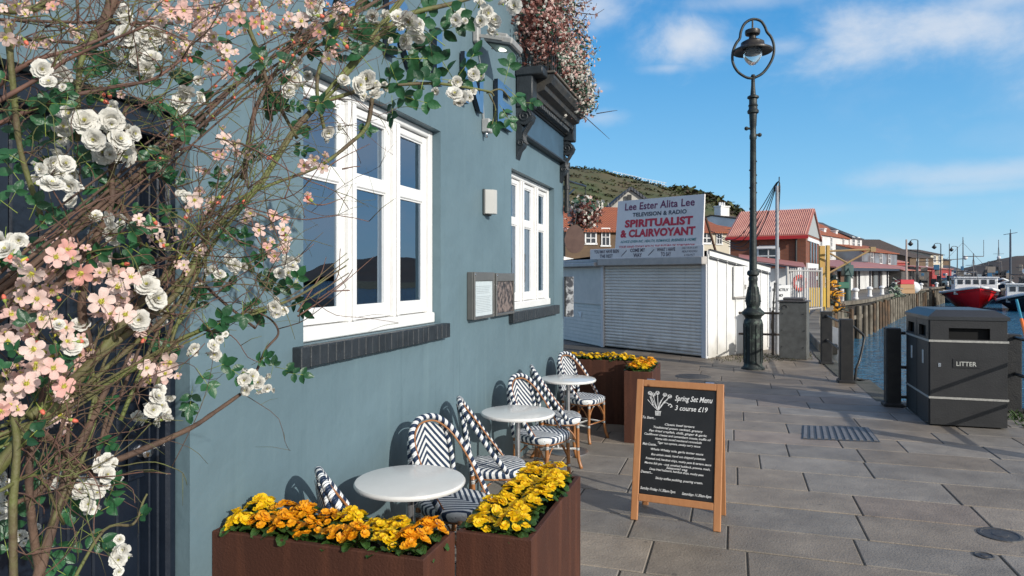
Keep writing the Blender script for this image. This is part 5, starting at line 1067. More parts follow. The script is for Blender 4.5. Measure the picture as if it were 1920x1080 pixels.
# lean-to of the market in front
A2, B2_ = B2(1400, 40), B2(1511, 36.5); mk = thing('market_lean_to', 'low pink roofed lean-to with white posts in front of the brick building', 'lean-to', (A2 + B2_) / 2); u2 = (B2_ - A2).normalized(); n2 = Vector((-u2.y, u2.x, 0))
mb = MB(); mb.prism([P(1385, 487, 38.5), P(1511, 503, 36), P(1506, 494, 40), P(1385, 478, 43)], Vector((0, 0, .06))); mb.build('roof', m_pink, mk)
mb = MB(); mb.prism([P(1385, 490, 38.4), P(1511, 506, 35.9), P(1511, 503.5, 35.9), P(1385, 487.5, 38.4)], FW * .1); mb.build('gutter', mat('blue_black_gutter', (.03, .045, .07), None, .4), mk)
mb = MB()
for i, px in enumerate(range(1448, 1512, 7)): p = B2(px, 37.5); mb.obox(p + Z * 1.0, RT * (.10 if i % 3 else .16), FW * .05, Z * 1.15)
mb.build('post', m_wrend, mk); mb = MB(); mb.obox((B2(1400, 41) + B2(1511, 41)) / 2 + Z * 1.1, RT * 2.4, FW * .05, Z * 1.1); mb.build('back_wall', mat('dull_mauve', (.22, .13, .15), (.12, .09, .1), .8, .7), mk)  # back wall mottled in two dull mauve tones
# steel railings gate
gt = thing('palisade_gate', 'grey steel gate of upright bars behind the utility cabinet', 'gate', B2(1500, 26)); mb = MB()
for i in range(15): p = B2(1478 + i * 4.3, 26 + i * .2); mb.cyl(p + Z * .35, p + Z * 2.05, .024, 6)
mb.build('bar', m_gry, gt); mb = MB()
for h_ in (.4, 1.95): mb.cyl(B2(1476, 26, h_), B2(1540, 28.8, h_), .035, 6)
for px, zd in ((1476, 26), (1508, 27.4), (1540, 28.8)): mb.cyl(B2(px, zd), B2(px, zd, 2.1), .05, 8)
mb.build('frame', m_gry, gt)
lb = thing('lifebuoy_board', 'orange red lifebuoy hanging behind the grey gate', 'lifebuoy', B2(1499, 30)); mb = MB(); mb.tube([P(1499, 531, 30) + RT * .26 * math.cos(i * .5236) + Z * .3 * math.sin(i * .5236) for i in range(13)], .09, 8); mb.build('ring', mat('lifebuoy_red', (.65, .06, .03), None, .5), lb, True); mb = MB(); mb.obox(P(1499, 540, 30.12), RT * .08, FW * .02, Z * .9); mb.build('board', m_white, lb)
# houses behind the kiosk
house('stone_house', 'brown stone house with an orange pantile roof just left of the sign board', B2(1060, 50), B2(1215, 51), 8, zz(432, 50), zz(391, 54), m_stone, m_pan, [(.30, zz(446, 50), .8, .85), (.48, zz(444, 50), .6, 1.3), (.07, zz(442, 50), .7, 1.0)], cat='house')
t_, A, B_, u_, n_, Z = house('gabled_house', 'grey slate roofed house with a tall cream gable behind the sign board', B2(1215, 66), B2(1310, 66), 12, zz(400, 66), zz(371, 66), mat('pale_gable_render', (.50, .48, .43), (.42, .40, .36), .8, .5), m_slt, (), cat='house', over=.2)
gq = [P(1118, 412, 65), P(1182, 355, 65), P(1238, 395, 65), P(1238, 470, 65), P(1118, 470, 65)]; mb = MB(); mb.prism(gq, FW * 5); mb.build('gable_wall', mat('pale_gable_render', (0, 0, 0)), t_)
mb = MB(); 
for a_, b__ in ((gq[0], gq[1]), (gq[1], gq[2])): mb.prism([a_ - FW * .3 - Z * .05, b__ - FW * .3 - Z * .05, b__ - FW * .3 + Z * .25, a_ - FW * .3 + Z * .25], FW * 10)
mb.build('gable_roof', m_slt, t_)
mb = MB(); mb.obox(P(1180, 378, 64.7), RT * .45, FW * .1, Z * .1); mb.obox(P(1180, 372, 64.7), RT * .2, FW * .1, Z * .35); mb.build('gable_lamp', m_iron, t_)
house('cream_house', 'cream house with an orange roof to the right of the sign board', B2(1300, 56), B2(1368, 57), 8, zz(436, 56.5), zz(413, 60), m_cream, m_pan, [(.35, zz(446, 56), .9, .9), (.70, zz(447, 56), .5, .9)], [(.15, .45, m_brick)])
t_, A, B_, u_, n_, Z = house('white_gabled_house', 'white house with a tall white chimney between the cream house and the red roof', B2(1338, 69), B2(1380, 71), 9, zz(428, 69), zz(412, 69), m_wrend, m_pan, (), [(.30, .75, m_wrend)])
house('white_chimney_house', 'house showing only its white chimney stack above the red sheet roof', B2(1380, 84), B2(1420, 86), 8, zz(412, 85), zz(402, 85), m_wrend, m_brn, (), [(.5, .8, m_wrend)])
# town along the quay
t_, A, B_, u_, n_, Z = house('white_terrace', 'tall white harbour terrace with an orange roof and small dormers', B2(1530, 100), B2(1598, 115), 10, zz(443, 107), zz(412, 107), m_wrend, m_pan, grid((.12, .38, .72), (zz(455, 107), zz(475, 107)), .8, 1.5), [(.62, .6, m_brick)])
for f in (.05, .38, .7):
    c_ = A + u_ * (B_ - A).length * f + n_ * 1.2 + Z * (zz(436, 107)); mb = MB(); mb.obox(c_, u_ * .55, n_ * .35, Z * .5); mb.obox(c_ + Z * .55, u_ * .65, n_ * .45, Z * .07); mb.build('dormer', m_wrend, t_)
house('white_slate_house', 'white gable-end house under a grey slate roof at the end of the white terrace', B2(1594, 113), B2(1616, 117), 14, zz(447, 115), zz(417, 120), m_wrend, m_slt, grid((.25, .7), (zz(456, 115), zz(476, 115)), 1.1, 2.0), hip=True)
house('blue_trimmed_building', 'white building with a bright blue fascia behind the fish market', B2(1548, 92), B2(1622, 100), 6, zz(491, 95), zz(488, 95), mat('bright_blue_band', (.02, .10, .30), (.02, .08, .24), .5, .5), m_slt, (), cat='building')
house('orange_roofed_shop', 'shop with a steep orange roof and pale blue shutters above the fish market', B2(1616, 105), B2(1682, 118), 10, zz(474, 112), zz(458, 112), mat('blue_grey_front', (.20, .24, .28), (.08, .06, .06), .6, .35), m_pan, grid((.25, .5, .75), (zz(484, 112),), 1.2, 1.8), cat='shop')
house('dark_roofed_warehouse', 'long warehouse with a dark brown roof rising behind the orange roofed shop', B2(1618, 150), B2(1712, 152), 22, zz(476, 150), zz(447, 155), m_stone, m_brn, (), cat='warehouse')
house('brown_gabled_building', 'brown gabled stone building right of the dark roofed warehouse', B2(1706, 140), B2(1750, 148), 12, zz(484, 144), zz(470, 146), m_stone, m_brn, grid((.3, .7), (zz(492, 144),), 1.0, 1.6), cat='building')
house('cream_corner_house', 'small cream house with a brown roof at the far end of the street', B2(1745, 155), B2(1768, 158), 10, zz(478, 156), zz(468, 156), m_cream, m_brn, grid((.3, .7), (zz(486, 156),), 1.0, 1.6))
house('brick_terrace_house', 'reddish roofed terrace between the brown gable and the cream corner house', B2(1722, 175), B2(1762, 178), 12, zz(478, 176), zz(467, 176), m_brick, m_brn, grid((.3, .7), (zz(486, 176),), 1.2, 1.8))
house('red_roofed_shed', 'low dark fronted shed with a red roof behind the white bollards', B2(1690, 100), B2(1752, 115), 10, zz(508, 108), zz(498, 110), mat('shed_dark', (.10, .09, .085), (.05, .05, .05), .8, .4), m_red_roof, (), cat='shed')
house('red_painted_shed', 'bright red painted shed with a white door at the end of the quay', B2(1748, 112), B2(1784, 122), 10, zz(505, 117), zz(499, 118), m_redp, m_red_roof, [(.28, 1.2, 1.2, 2.4), (.7, 1.6, 1.0, 1.0)], cat='shed')
for i, (a, b_, z_, e_, r_, wm, rm_, lab) in enumerate([(1768, 1782, 190, 488, 480, m_stone, m_slt, 'small far house with a slate roof left of the blue grey house'), (1784, 1812, 170, 508, 498, mat('bluegrey_far', (.22, .25, .30), None, .7), m_slt, 'blue grey far house directly above the red boat wheelhouse'),
        (1690, 1722, 170, 480, 470, m_brick, m_pan, 'far brick house with an orange roof behind the tall white pole'), (1810, 1832, 185, 512, 505, m_stone, m_slt, 'low far house just left of the brown headland'), (1665, 1700, 125, 492, 482, m_redp, m_red_roof, 'red fronted shop beside the pale blue shutters')]):
    house('far_house', lab, B2(a, z_), B2(b_, z_ + 3), 9, zz(e_, z_), zz(r_, z_), wm, rm_, grid((.3, .7), ((zz(e_, z_)) * .6,), 1.2, 1.6), group='far harbour houses')
# fish market
fA, fB = G(1545, 553), G(1702, 535.5); fm_ = thing('fish_market', 'long low fish market with a pink roof and white panels along the quay', 'market hall', (fA + fB) / 2); uf = (fB - fA).normalized(); nf = Vector((-uf.y, uf.x, 0)); 
if nf.dot(fA - CAM) < 0: nf = -nf
Lf = (fB - fA).length; mb = MB(); e0 = fA - nf * 1.2 - uf * 1 + Z * 2.45; e1 = fB - nf * 1.2 + uf * 1 + Z * 2.9; mb.prism([e0, e1, fB + nf * 6 + uf * 1 + Z * 4.4, fA + nf * 6 - uf + Z * 3.3], Z * .12); mb.build('roof', m_pink, fm_)
mb = MB(); d_ = e1 - e0; mb.obox((e0 + e1) / 2 - Z * .12, d_ / 2, nf * .08, Z * .16); mb.build('gutter', mat('blue_black_gutter', (0, 0, 0)), fm_)
mb = MB(); mb.quad(fA + nf * .35, fB + nf * .35, fB + nf * .35 + Z * 2.8, fA + nf * .35 + Z * 2.5); mb.build('wall', mat('market_dark_wall', (.16, .14, .13), (.08, .07, .07), .8, .5), fm_)  # wall behind the panels, mottled in two dark grey-brown tones
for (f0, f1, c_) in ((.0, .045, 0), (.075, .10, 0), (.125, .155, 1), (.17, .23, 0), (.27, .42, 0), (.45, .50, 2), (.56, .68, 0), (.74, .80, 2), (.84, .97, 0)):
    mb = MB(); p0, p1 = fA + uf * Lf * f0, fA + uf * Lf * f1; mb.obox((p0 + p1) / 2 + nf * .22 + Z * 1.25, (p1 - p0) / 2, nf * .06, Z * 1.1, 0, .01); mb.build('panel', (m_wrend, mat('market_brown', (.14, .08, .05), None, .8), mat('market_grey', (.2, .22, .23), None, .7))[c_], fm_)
for i in range(9): mb = MB(); mb.obox(fA + uf * Lf * (i + .1) / 9 - nf * .4 + Z * 1.25, uf * .09, nf * .09, Z * 1.25); mb.build('post', mat('dark_blue_post', (.03, .035, .05), None, .5), fm_)
# ---------------------------------------------------------------- piled quay
m_pile = mat('weathered_timber_pile', (.24, .21, .165), (.09, .075, .055), .85, .9, .5, 14); m_pile2 = mat('stained_timber_pile', (.15, .09, .05), (.05, .04, .03), .85, 1.2, .5, 14)
path = smooth_path([Vector((3.92, 17, 0)), Vector((4.15, 22.5, 0)), Vector((5.3, 32, 0))] + far_edge, 14); cum = [0]
for a, b_ in zip(path[:-1], path[1:]): cum.append(cum[-1] + (b_ - a).length)
pq = thing('piled_quay_front', 'row of weathered timber piles facing the curved quay above the water', 'quay piles', path[40])
def at(d):
    for i in range(len(cum) - 1):
        if cum[i] <= d <= cum[i + 1]: f = (d - cum[i]) / max(1e-6, cum[i + 1] - cum[i]); return path[i].lerp(path[i + 1], f), (path[i + 1] - path[i]).normalized()
    return path[-1], (path[-1] - path[-2]).normalized()
npile = 62
for i in range(npile):
    d = cum[-1] * (i + .5) / npile; p, tg = at(d); nr = Vector((tg.y, -tg.x, 0)); p = p + nr * .22; rr = R.uniform(.12, .17); j = Vector((R.uniform(-.05, .05), R.uniform(-.05, .05), 0))
    mb = MB(); mb.tube([p + j + Z * -3.2, p + Z * -1, p + Z * R.uniform(-.32, -.12)], [rr * 1.1, rr, rr * .9], 8); mb.build('pile', m_pile if R.random() < .7 else m_pile2, pq, 'auto')
mb = MB()
for i in range(60):
    a, _ = at(cum[-1] * i / 60); b_, _ = at(cum[-1] * (i + 1) / 60); d = b_ - a; nr = Vector((d.y, -d.x, 0)).normalized()
    mb.obox((a + b_) / 2 + nr * .1 + Z * .08, d / 2, nr * .2, Z * .12, 0, .02); mb.obox((a + b_) / 2 + nr * .02 - Z * .9, d / 2, nr * .08, Z * .12)
mb.build('capping_beam', m_pile, pq)
mb = MB()
for a, b_ in zip(path[:-1], path[1:]): mb.quad(a - Z * 4, b_ - Z * 4, b_ + Z * .0, a + Z * .0)
mb.build('sheeting', mat('dark_sheeting', (.035, .03, .026), (.02, .018, .016), .9, 2), pq)
# white bollards
bol = None
for i, (px, py, wh) in enumerate([(1572, 572, 'first white quay bollard, beside the yellow frame'), (1595, 566, 'second white quay bollard, before the green winch'), (1617, 561, 'third white quay bollard along the curved quay'), (1642, 556, 'fourth white quay bollard along the curved quay'), (1664, 553, 'fifth white quay bollard, before the market wall'), (1694, 548, 'white quay bollard below the red fish crates'), (1717, 545.5, 'white quay bollard below the white tarpaulin heap'), (1735, 543.5, 'white quay bollard before the dark shed'), (1763, 540.5, 'white quay bollard before the red shed'), (1783, 538, 'farthest white quay bollard, beside the red boat')]):
    p = G(px, py) - RT * .5
    if bol is None:
        bol = thing('bollard', wh, 'bollard', p, 'white bollards along the quay', 0, local=True); MB().lathe([(.2, 0), (.2, .1), (.16, .14), (.15, .55), (.24, .62), (.25, .72), (.16, .82), (0, .86)], n=14).build('body', m_wfr, bol, 'auto')
    else: dup(bol, p, 0, wh)
# yellow davit frame
ycol = mat('faded_yellow_steel', (.55, .33, .06), (.42, .24, .06), .55, 1.5); yf = thing('davit_frame', 'yellow steel davit with a braced horizontal arm on the quay', 'davit', B2(1550, 34)); mb = MB()
for px, zd in ((1541, 34), (1552, 33.5)): mb.obox(B2(px, zd) + Z * 1.62, RT * (.13 if px == 1541 else .07), FW * .08, Z * 1.62)
mb.build('upright', ycol, yf); mb = MB(); a0 = P(1550, 471, 33.5); a1 = P(1636, 467.5, 33.8); mb.cyl(a0, a1, .055, 6); mb.cyl(P(1556, 475, 33.5), P(1588, 493, 33.6), .045, 6); mb.cyl(P(1554, 512, 33.5), P(1630, 470, 33.8), .05, 6); mb.obox(a1, RT * .13, FW * .08, Z * .12); mb.build('arm', mat('dull_ochre', (.33, .21, .08), (.25, .16, .07), .6, 2), yf)
yb_ = thing('yellow_barrier', 'yellow ribbed barrier panel beside the davit', 'barrier', B2(1532, 31)); mb = MB()
for i in range(7): mb.obox(P(1519 + i * 4.4, 557, 31), RT * .045, FW * .03, Z * .43)
for py in (541, 573): mb.cyl(P(1516, py, 31.05), P(1548, py, 31.05), .03, 6)
for px in (1517, 1547): mb.cyl(B2(px, 31.05), P(px, 541, 31.05), .03, 6)
mb.build('panel', mat('bright_yellow_paint', (.60, .38, .04), None, .5), yb_)
wn = thing('quay_winch', 'dark green winch post with a hook on the quay', 'winch', B2(1589, 44)); mb = MB(); mb.cyl(B2(1589, 44), B2(1589, 44, 2.6), .2, 10); mb.obox(B2(1589, 44, 2.1), RT * .3, FW * .25, Z * .35, 0, .05); mb.cyl(B2(1589, 44, 2.4), B2(1598, 43, 1.6), .05, 6); mb.build('post', mat('winch_green', (.04, .10, .09), (.03, .06, .055), .5, 2), wn, 'auto')
mb = MB(); mb.obox(B2(1578, 43, 1.15), RT * .35, FW * .3, Z * .2, 0, .04); mb.build('motor_box', mat('box_green', (.02, .12, .07), None, .5), wn)
# heaps of fishing gear
def heap(label, px, z_, wpx, h_, mats_, n_, cat='fishing gear', nm='gear_heap'):
    c_ = B2(px, z_); w_ = wpx / FPX * z_; t_ = thing(nm, label, cat, c_)
    for mi, mm in enumerate(mats_):
        mb = MB()
        for k in range(n_ // len(mats_)):
            a = R.random() * 6.28; q_ = R.random() ** .6; z = R.random() * h_ * (1.05 - q_); p = c_ + RT * (math.cos(a) * q_ * w_ / 2) + FW * (math.sin(a) * q_ * w_ / 2) + Z * z
            if R.random() < .5: mb.ball(p, R.uniform(.06, .16), 6)
            else: mb.tube([p + Vector((R.gauss(0, .2), R.gauss(0, .2), R.gauss(0, .12))) for _ in range(4)], .03, 4)
        mb.build(('net', 'float', 'rope')[mi % 3], mm, t_)['kind'] = 'stuff'
    return t_
m_net = mat('dark_green_net', (.03, .05, .04), (.02, .03, .03), .8, 3); m_fl = mat('orange_float', (.75, .35, .03), None, .4); m_rp = mat('blue_rope', (.05, .12, .20), None, .7)
heap('dark heap of nets with yellow floats beside the yellow davit', 1562, 36, 26, 2.0, [m_net, m_fl, mat('brown_net', (.10, .06, .04), None, .8)], 150)
heap('green and white net heap beside the market', 1677, 60, 22, 1.7, [mat('pale_green_net', (.22, .30, .20), None, .8), mat('net_white', (.5, .5, .45), None, .8), m_net], 110)
t_ = thing('fish_crates', 'stack of red fish crates topped with white tubs on the quay', 'crates', B2(1696, 66)); 
for i in range(3): mb = MB(); mb.obox(B2(1696, 66, .25 + i * .45), RT * (.75 - .05 * i), FW * .5, Z * .22, 0, .03); mb.build('crate', mat('crate_red', (.55, .02, .04), None, .5) if i > 1 else mat('crate_ochre', (.42, .25, .12), None, .6), t_)
mb = MB(); mb.ball(B2(1711, 68, .6), .75, 10, 0, (1, 1, .8), .08); tag(mb.build('tarpaulin_heap', m_wfr, smooth=True, org=B2(1711, 68)), 'whitish tarpaulin heap beside the red fish crates', 'tarpaulin')
# vehicles
def car(px, z_, colr, label, vanly=False):
    c_ = B2(px, z_); t_ = thing('parked_van' if vanly else 'parked_car', label, 'van' if vanly else 'car', c_); Lc, Wc, hh = (4.9, 1.9, 2.0) if vanly else (4.2, 1.75, 1.42)
    pr_ = [(-Lc / 2, .35), (-Lc / 2, .8 if not vanly else .95), (-Lc / 2 + .9, .95 if not vanly else 1.15), (-Lc / 2 + 1.5, hh), (Lc / 2 - (.1 if vanly else .9), hh), (Lc / 2 - .05, .95), (Lc / 2, .35)]
    mb = MB(); mb.prism([c_ + RT * x + Z * z - FW * Wc / 2 for x, z in pr_], FW * Wc); mb.build('body', mat('carpaint_' + label.split()[0], colr, None, .3), t_)
    mb = MB(); mb.prism([c_ + RT * x + Z * z - FW * (Wc / 2 + .01) for x, z in [(-Lc / 2 + 1.0, 1.05), (-Lc / 2 + 1.55, hh - .12), (Lc / 2 - 1.0, hh - .12), (Lc / 2 - .8, 1.05)]], FW * (Wc + .02)); mb.build('window', m_dkgl, t_)
    for s_ in (-1, 1):
        for e_ in (-1, 1): mb = MB(); q_ = c_ + RT * (s_ * Lc * .32) + FW * (e_ * Wc * .45) + Z * .33; mb.cyl(q_ - FW * .1, q_ + FW * .1, .33, 14); mb.build('wheel', m_iron, t_)
car(1806, 112, (.12, .15, .18), 'grey van parked on the quay above the red boat', True); car(1778, 108, (.05, .10, .14), 'teal car parked before the red shed'); car(1793, 118, (.03, .035, .04), 'black car parked behind the grey van')
# quay lamps and poles
ql = None
for i, (px, z_, lab) in enumerate([(1721, 88, 'nearest quay lamp with a swan neck hanging lantern, beside the tall white pole'), (1764, 98, 'second quay lamp with a swan neck, before the cream corner house'), (1795, 108, 'third quay lamp with a swan neck, left of the forked mast'), (1640, 88, 'quay lamp rising over the orange roofed shop')][:3]):
    p = B2(px, z_)
    if ql is None:
        ql = thing('quay_lamp', lab, 'street lamp', p, 'swan neck lamps along the quay', 0, local=True)
        MB().tube([(0, 0, 0), (0, 0, 1), (0, 0, 6.3)], [.13, .09, .06], 8).build('post', m_iron, ql, True)
        mb = MB(); mb.tube([Vector(v_) for v_ in [(0, 0, 6.2)]] + [RT * -x + Z * z for x, z in ((.05, 6.35), (.4, 6.42), (.8, 6.38), (.95, 6.2))], .045, 6); mb.build('arm', m_iron, ql, True)
        MB().lathe([(.06, 6.25), (.12, 6.1), (.34, 5.85), (.3, 5.8), (.12, 5.6), (0, 5.55)], -RT * .95, 12).build('lantern', m_iron, ql, True)
    else: dup(ql, p, 0, lab)
for (px, z_, top, r_, mm, lab) in [(1699.5, 80, 449, .13, mat('buff_mast', (.42, .32, .27), None, .6), 'tall buff pole standing before the dark roofed warehouse'), (1780, 100, 457, .07, m_iron, 'slim dark pole between the second and third quay lamps'), (1894.5, 90, 437, .16, mat('mast_navy', (.03, .05, .08), None, .5), 'thick dark blue mast rising from the fishing boats')]:
    p = B2(px, z_, WL if px > 1850 else 0); mb = MB(); mb.tube([p, Vector((p.x, p.y, zz(top, z_)))], [r_, r_ * .7], 8)
    if px > 1850: mb.cyl(Vector((p.x, p.y, zz(440, z_))) - RT * .9, Vector((p.x, p.y, zz(436, z_))) + RT * .9, .04, 5); mb.cyl(Vector((p.x, p.y, zz(430, z_))), Vector((p.x, p.y, zz(460, z_))), .05, 5)
    tag(mb.build('mast' if px > 1850 else 'pole', mm, smooth='auto', org=p), lab, 'mast' if px > 1850 else 'pole')
# ================================================================== BOATS
def boat(label, px, z_, head, Lb, Wb, free, hullm, stripe, house_=True, whm=None, group='moored fishing boats', wins=5, extra=None, bowh=1.5):
    c_ = B2(px, z_, WL); t_ = thing('fishing_boat', label, 'boat', c_, group); hd = (-FW * math.cos(head) + RT * math.sin(head)); sd_ = Z.cross(hd)  # hd points at the bow
    st_ = []; ns = 14; nr_ = 7
    for i in range(ns + 1):
        f = i / ns; wdt = Wb / 2 * (1 - max(0, (f - .45) / .55) ** 2.4) * (.88 + .12 * min(1, f * 4)); sheer = free + bowh * max(0, f - .3) ** 2 / .49 * 1.0; rowp = []
        for j in range(-nr_, nr_ + 1):
            q_ = j / nr_; vv = abs(q_) ** 1.0; ww = wdt * (abs(q_) ** .55) * (1 if q_ >= 0 else -1); zz_ = -.5 + (sheer + .5) * vv; ww *= .55 + .45 * vv ** .7 if f > .5 else .8 + .2 * vv
            xf = f * Lb + (vv - 1) * 1.1 * max(0, f - .6) / .4; rowp.append(c_ + hd * (xf - Lb) + sd_ * ww + Z * zz_)
        st_.append(rowp)
    mb = MB(); n_ = 2 * nr_ + 1; mb.add([p for r_ in st_ for p in r_], [(i * n_ + j, i * n_ + j + 1, (i + 1) * n_ + j + 1, (i + 1) * n_ + j) for i in range(ns) for j in range(n_ - 1)]); mb.add(st_[0], [tuple(range(n_))]); mb.build('hull', hullm, t_, 'auto')
    mb = MB()
    for side_ in (0, n_ - 1): mb.tube([r_[side_] for r_ in st_], .16, 6)
    mb.build('gunwale', stripe, t_, True); mb = MB()
    for i in range(ns): mb.quad(st_[i][0] - Z * .35, st_[i][-1] - Z * .35, st_[i + 1][-1] - Z * .35, st_[i + 1][0] - Z * .35)
    mb.build('deck', mat('deck_grey', (.2, .2, .2), None, .8), t_)
    if house_:
        hc = c_ - hd * (Lb * .36) + Z * (free + .35); hw = Wb * .36; mb = MB(); mb.obox(hc + Z * .55, hd * 1.1, sd_ * hw, Z * 1.0, 0, .06); mb.obox(hc + Z * 1.6, hd * 1.3, sd_ * (hw + .12), Z * .07, 0, .03)
        mb.obox(hc - hd * .1 + Z * -.2, hd * 1.3, sd_ * (Wb * .37), Z * .3, 0, .06); wh = mb.build('wheelhouse', whm or m_wfr, t_)
        for k in range(wins):
            f = (k + .5) / wins * 2 - 1; mb = MB(); mb.obox(hc + hd * 1.11 + sd_ * hw * f * .92 + Z * 1.05, hd * .02, sd_ * hw * .62 / wins, Z * .28); mb.build('window', m_dkgl, t_)
        for s_ in (-1, 1):
            for k in (-.5, .3): mb = MB(); mb.obox(hc + sd_ * s_ * (hw + .01) + hd * k + Z * 1.05, hd * .26, sd_ * .02, Z * .26); mb.build('window', m_dkgl, t_)
    if extra: extra(t_, c_, hd, sd_, Lb, free)
    return t_
def rig(hs, frk=False, dome=True):
    def f(t_, c_, hd, sd_, Lb, free):
        mb = MB(); b_ = c_ - hd * Lb * .4 + Z * free; mb.tube([b_, b_ + Z * hs], [.09, .05], 6); mb.cyl(b_ + Z * hs * .7 - sd_ * .8, b_ + Z * hs * .7 + sd_ * .8, .03, 5); mb.cyl(b_ + Z * hs * .9, b_ + hd * Lb * .35 + Z * .8, .02, 4); mb.cyl(b_ + Z * hs * .9, b_ - hd * Lb * .4 + Z * .5, .02, 4)
        a_ = c_ - hd * Lb * .82 + Z * free
        for s_ in (-1, 1): mb.cyl(a_ + sd_ * s_ * 1.2, a_ + sd_ * s_ * 1.0 + Z * hs * .55, .08, 6)
        mb.cyl(a_ - sd_ * 1.1 + Z * hs * .55, a_ + sd_ * 1.1 + Z * hs * .55, .08, 6); mb.cyl(a_ + Z * hs * .55, b_ + Z * hs * .6, .05, 5); mb.build('mast', mat('rig_dark', (.07, .065, .065), (.12, .11, .11), .6, 2), t_, True)
        if frk:
            mb = MB(); fk = b_ + Z * hs * .92
            mb.cyl(fk - sd_ * 1.05, fk + sd_ * 1.05, .05, 5)
            for s_ in (-1, 1): mb.cyl(fk + sd_ * s_ * 1.05, fk + sd_ * s_ * 1.05 + Z * 2.0, .03, 5)
            mb.build('aerial', mat('rig_dark', (0, 0, 0)), t_, True)
        if dome: mb = MB(); mb.ball(b_ + Z * hs * .62 + hd * .3, .32, 10); mb.build('radar_dome', m_wfr, t_, True)
        mb = MB()
        for k in range(14 if hs < 7 else 60): mb.obox(c_ - hd * R.uniform(.15 if hs > 7 else .6, .95) * Lb + sd_ * R.uniform(-1.8, 1.8) + Z * (free + R.uniform(0, 1.0 if hs < 7 else 3.6)), hd * R.uniform(.1, .5), sd_ * R.uniform(.1, .4), Z * R.uniform(.1, .5), R.randint(0, 2), .02)
        mb.build('deck_gear', [mat('gear_dark', (.03, .035, .04), None, .7), mat('gear_blue', (.05, .16, .28), None, .6), mat('gear_buff', (.3, .25, .2), None, .7)], t_)['kind'] = 'stuff'
    return f
m_gr2 = mat('weathered_superstructure', (.22, .20, .18), (.10, .08, .07), .7, 1)
m_rhull = mat('red_hull', (.80, .014, .02), (.70, .012, .018), .3, .8); m_bhull = mat('black_hull', (.012, .013, .018), (.02, .02, .025), .35, 1)
boat('small red fishing boat with a white wheelhouse of five windows, bow to the viewer', 1838, 80, rad(-24), 9.5, 6.1, 1.85, m_rhull, m_wfr, extra=rig(4.9, True, False), bowh=.85)
boat('black hulled fishing boat moored to the right of the red boat', 1930, 74, rad(-32), 11, 5.0, 1.1, m_bhull, m_wfr, extra=rig(5.5), wins=4, bowh=1.0)
boat('dark blue trawler lying behind the black boat with its gantry up', 1893, 98, rad(60), 14, 5.2, 1.7, mat('navy_hull', (.02, .035, .07), None, .4), m_wfr, extra=rig(8.0), wins=4, whm=m_gr2)
boat('rust stained trawler farthest behind, its white dome showing above the red boat', 1880, 118, rad(-30), 15, 5.2, 2.0, mat('grey_hull', (.10, .10, .11), (.14, .07, .05), .5, 1), m_wfr, extra=rig(8.5), wins=4, whm=m_gr2)
boat('teal trawler at the right edge behind the black boat', 1940, 92, rad(-40), 14, 5.4, 1.8, mat('teal_hull', (.02, .12, .14), None, .4), m_wfr, extra=rig(8.8), wins=4, whm=m_gr2)
bk = thing('boat_hook', 'slanting pole painted blue above and orange below at the right edge', 'pole', P(1924, 640, 10.9)); a, b_, c_ = P(1906, 562, 11.4), P(1915, 598, 11.2), P(1929, 655, 10.9)
mb = MB(); mb.cyl(a, b_, .022, 8); mb.build('upper', mat('pole_blue', (.02, .22, .32), None, .4), bk); mb = MB(); mb.cyl(b_, c_, .026, 8); mb.cyl(c_, c_ + (c_ - b_) * 3.5, .026, 8); mb.build('lower', mat('pole_orange', (.75, .16, .02), None, .4), bk)
# ================================================================== BALCONY BLOSSOM, HANGING BASKET
def scatter(center, rad3, n_, mats_, wts, size, shell=.55, keep=None):
    mb = MB()
    for k in range(n_):
        d = Vector((R.gauss(0, 1), R.gauss(0, 1), R.gauss(0, 1))).normalized(); q_ = R.uniform(shell, 1.0) * (1 + .16 * math.sin(d.x * 7 + d.z * 9) + .10 * math.sin(d.y * 13 + d.z * 5)); p = center + Vector((d.x * rad3[0], d.y * rad3[1], d.z * rad3[2])) * q_
        if keep and not keep(p): continue
        mi = R.choices(range(len(mats_)), wts)[0]; s_ = R.uniform(*size); nn_ = (d + Vector((R.gauss(0, .5), R.gauss(0, .5), R.gauss(0, .5)))).normalized(); a, b_ = frame(nn_)
        if mi == 0: mb.add([p - a * s_ * 1.3, p + b_ * s_ * .6, p + a * s_ * 1.3, p - b_ * s_ * .6], [(0, 1, 2, 3)], 0)
        else:
            t0 = R.random() * 6; pts = [p + nn_ * s_ * .25] + [p + (a * math.cos(t0 + i * .6283) + b_ * math.sin(t0 + i * .6283)) * s_ * (1 if i % 2 else .62) for i in range(10)]; mb.add(pts, [(0, 1 + i, 1 + (i + 1) % 10) for i in range(10)], mi)
    return mb
m_lfd = mat('artificial_leaf', (.03, .10, .055), (.018, .055, .032), .5, 12, trans=.15); m_wpet = mat('cream_white_petal', (.76, .74, .68), (.66, .62, .54), .6, 15, trans=.3); m_pk = mat('dusty_pink_petal', (.72, .40, .37), (.66, .52, .44), .6, 14, trans=.3); m_rd = mat('coral_red_petal', (.26, .09, .07), (.13, .05, .04), .6, 12, trans=.2)
bf = thing('balcony_blossom', 'thick mass of red, white and green artificial blossom spilling over the balcony', 'flowers', (.25, 7.1, 3.9))
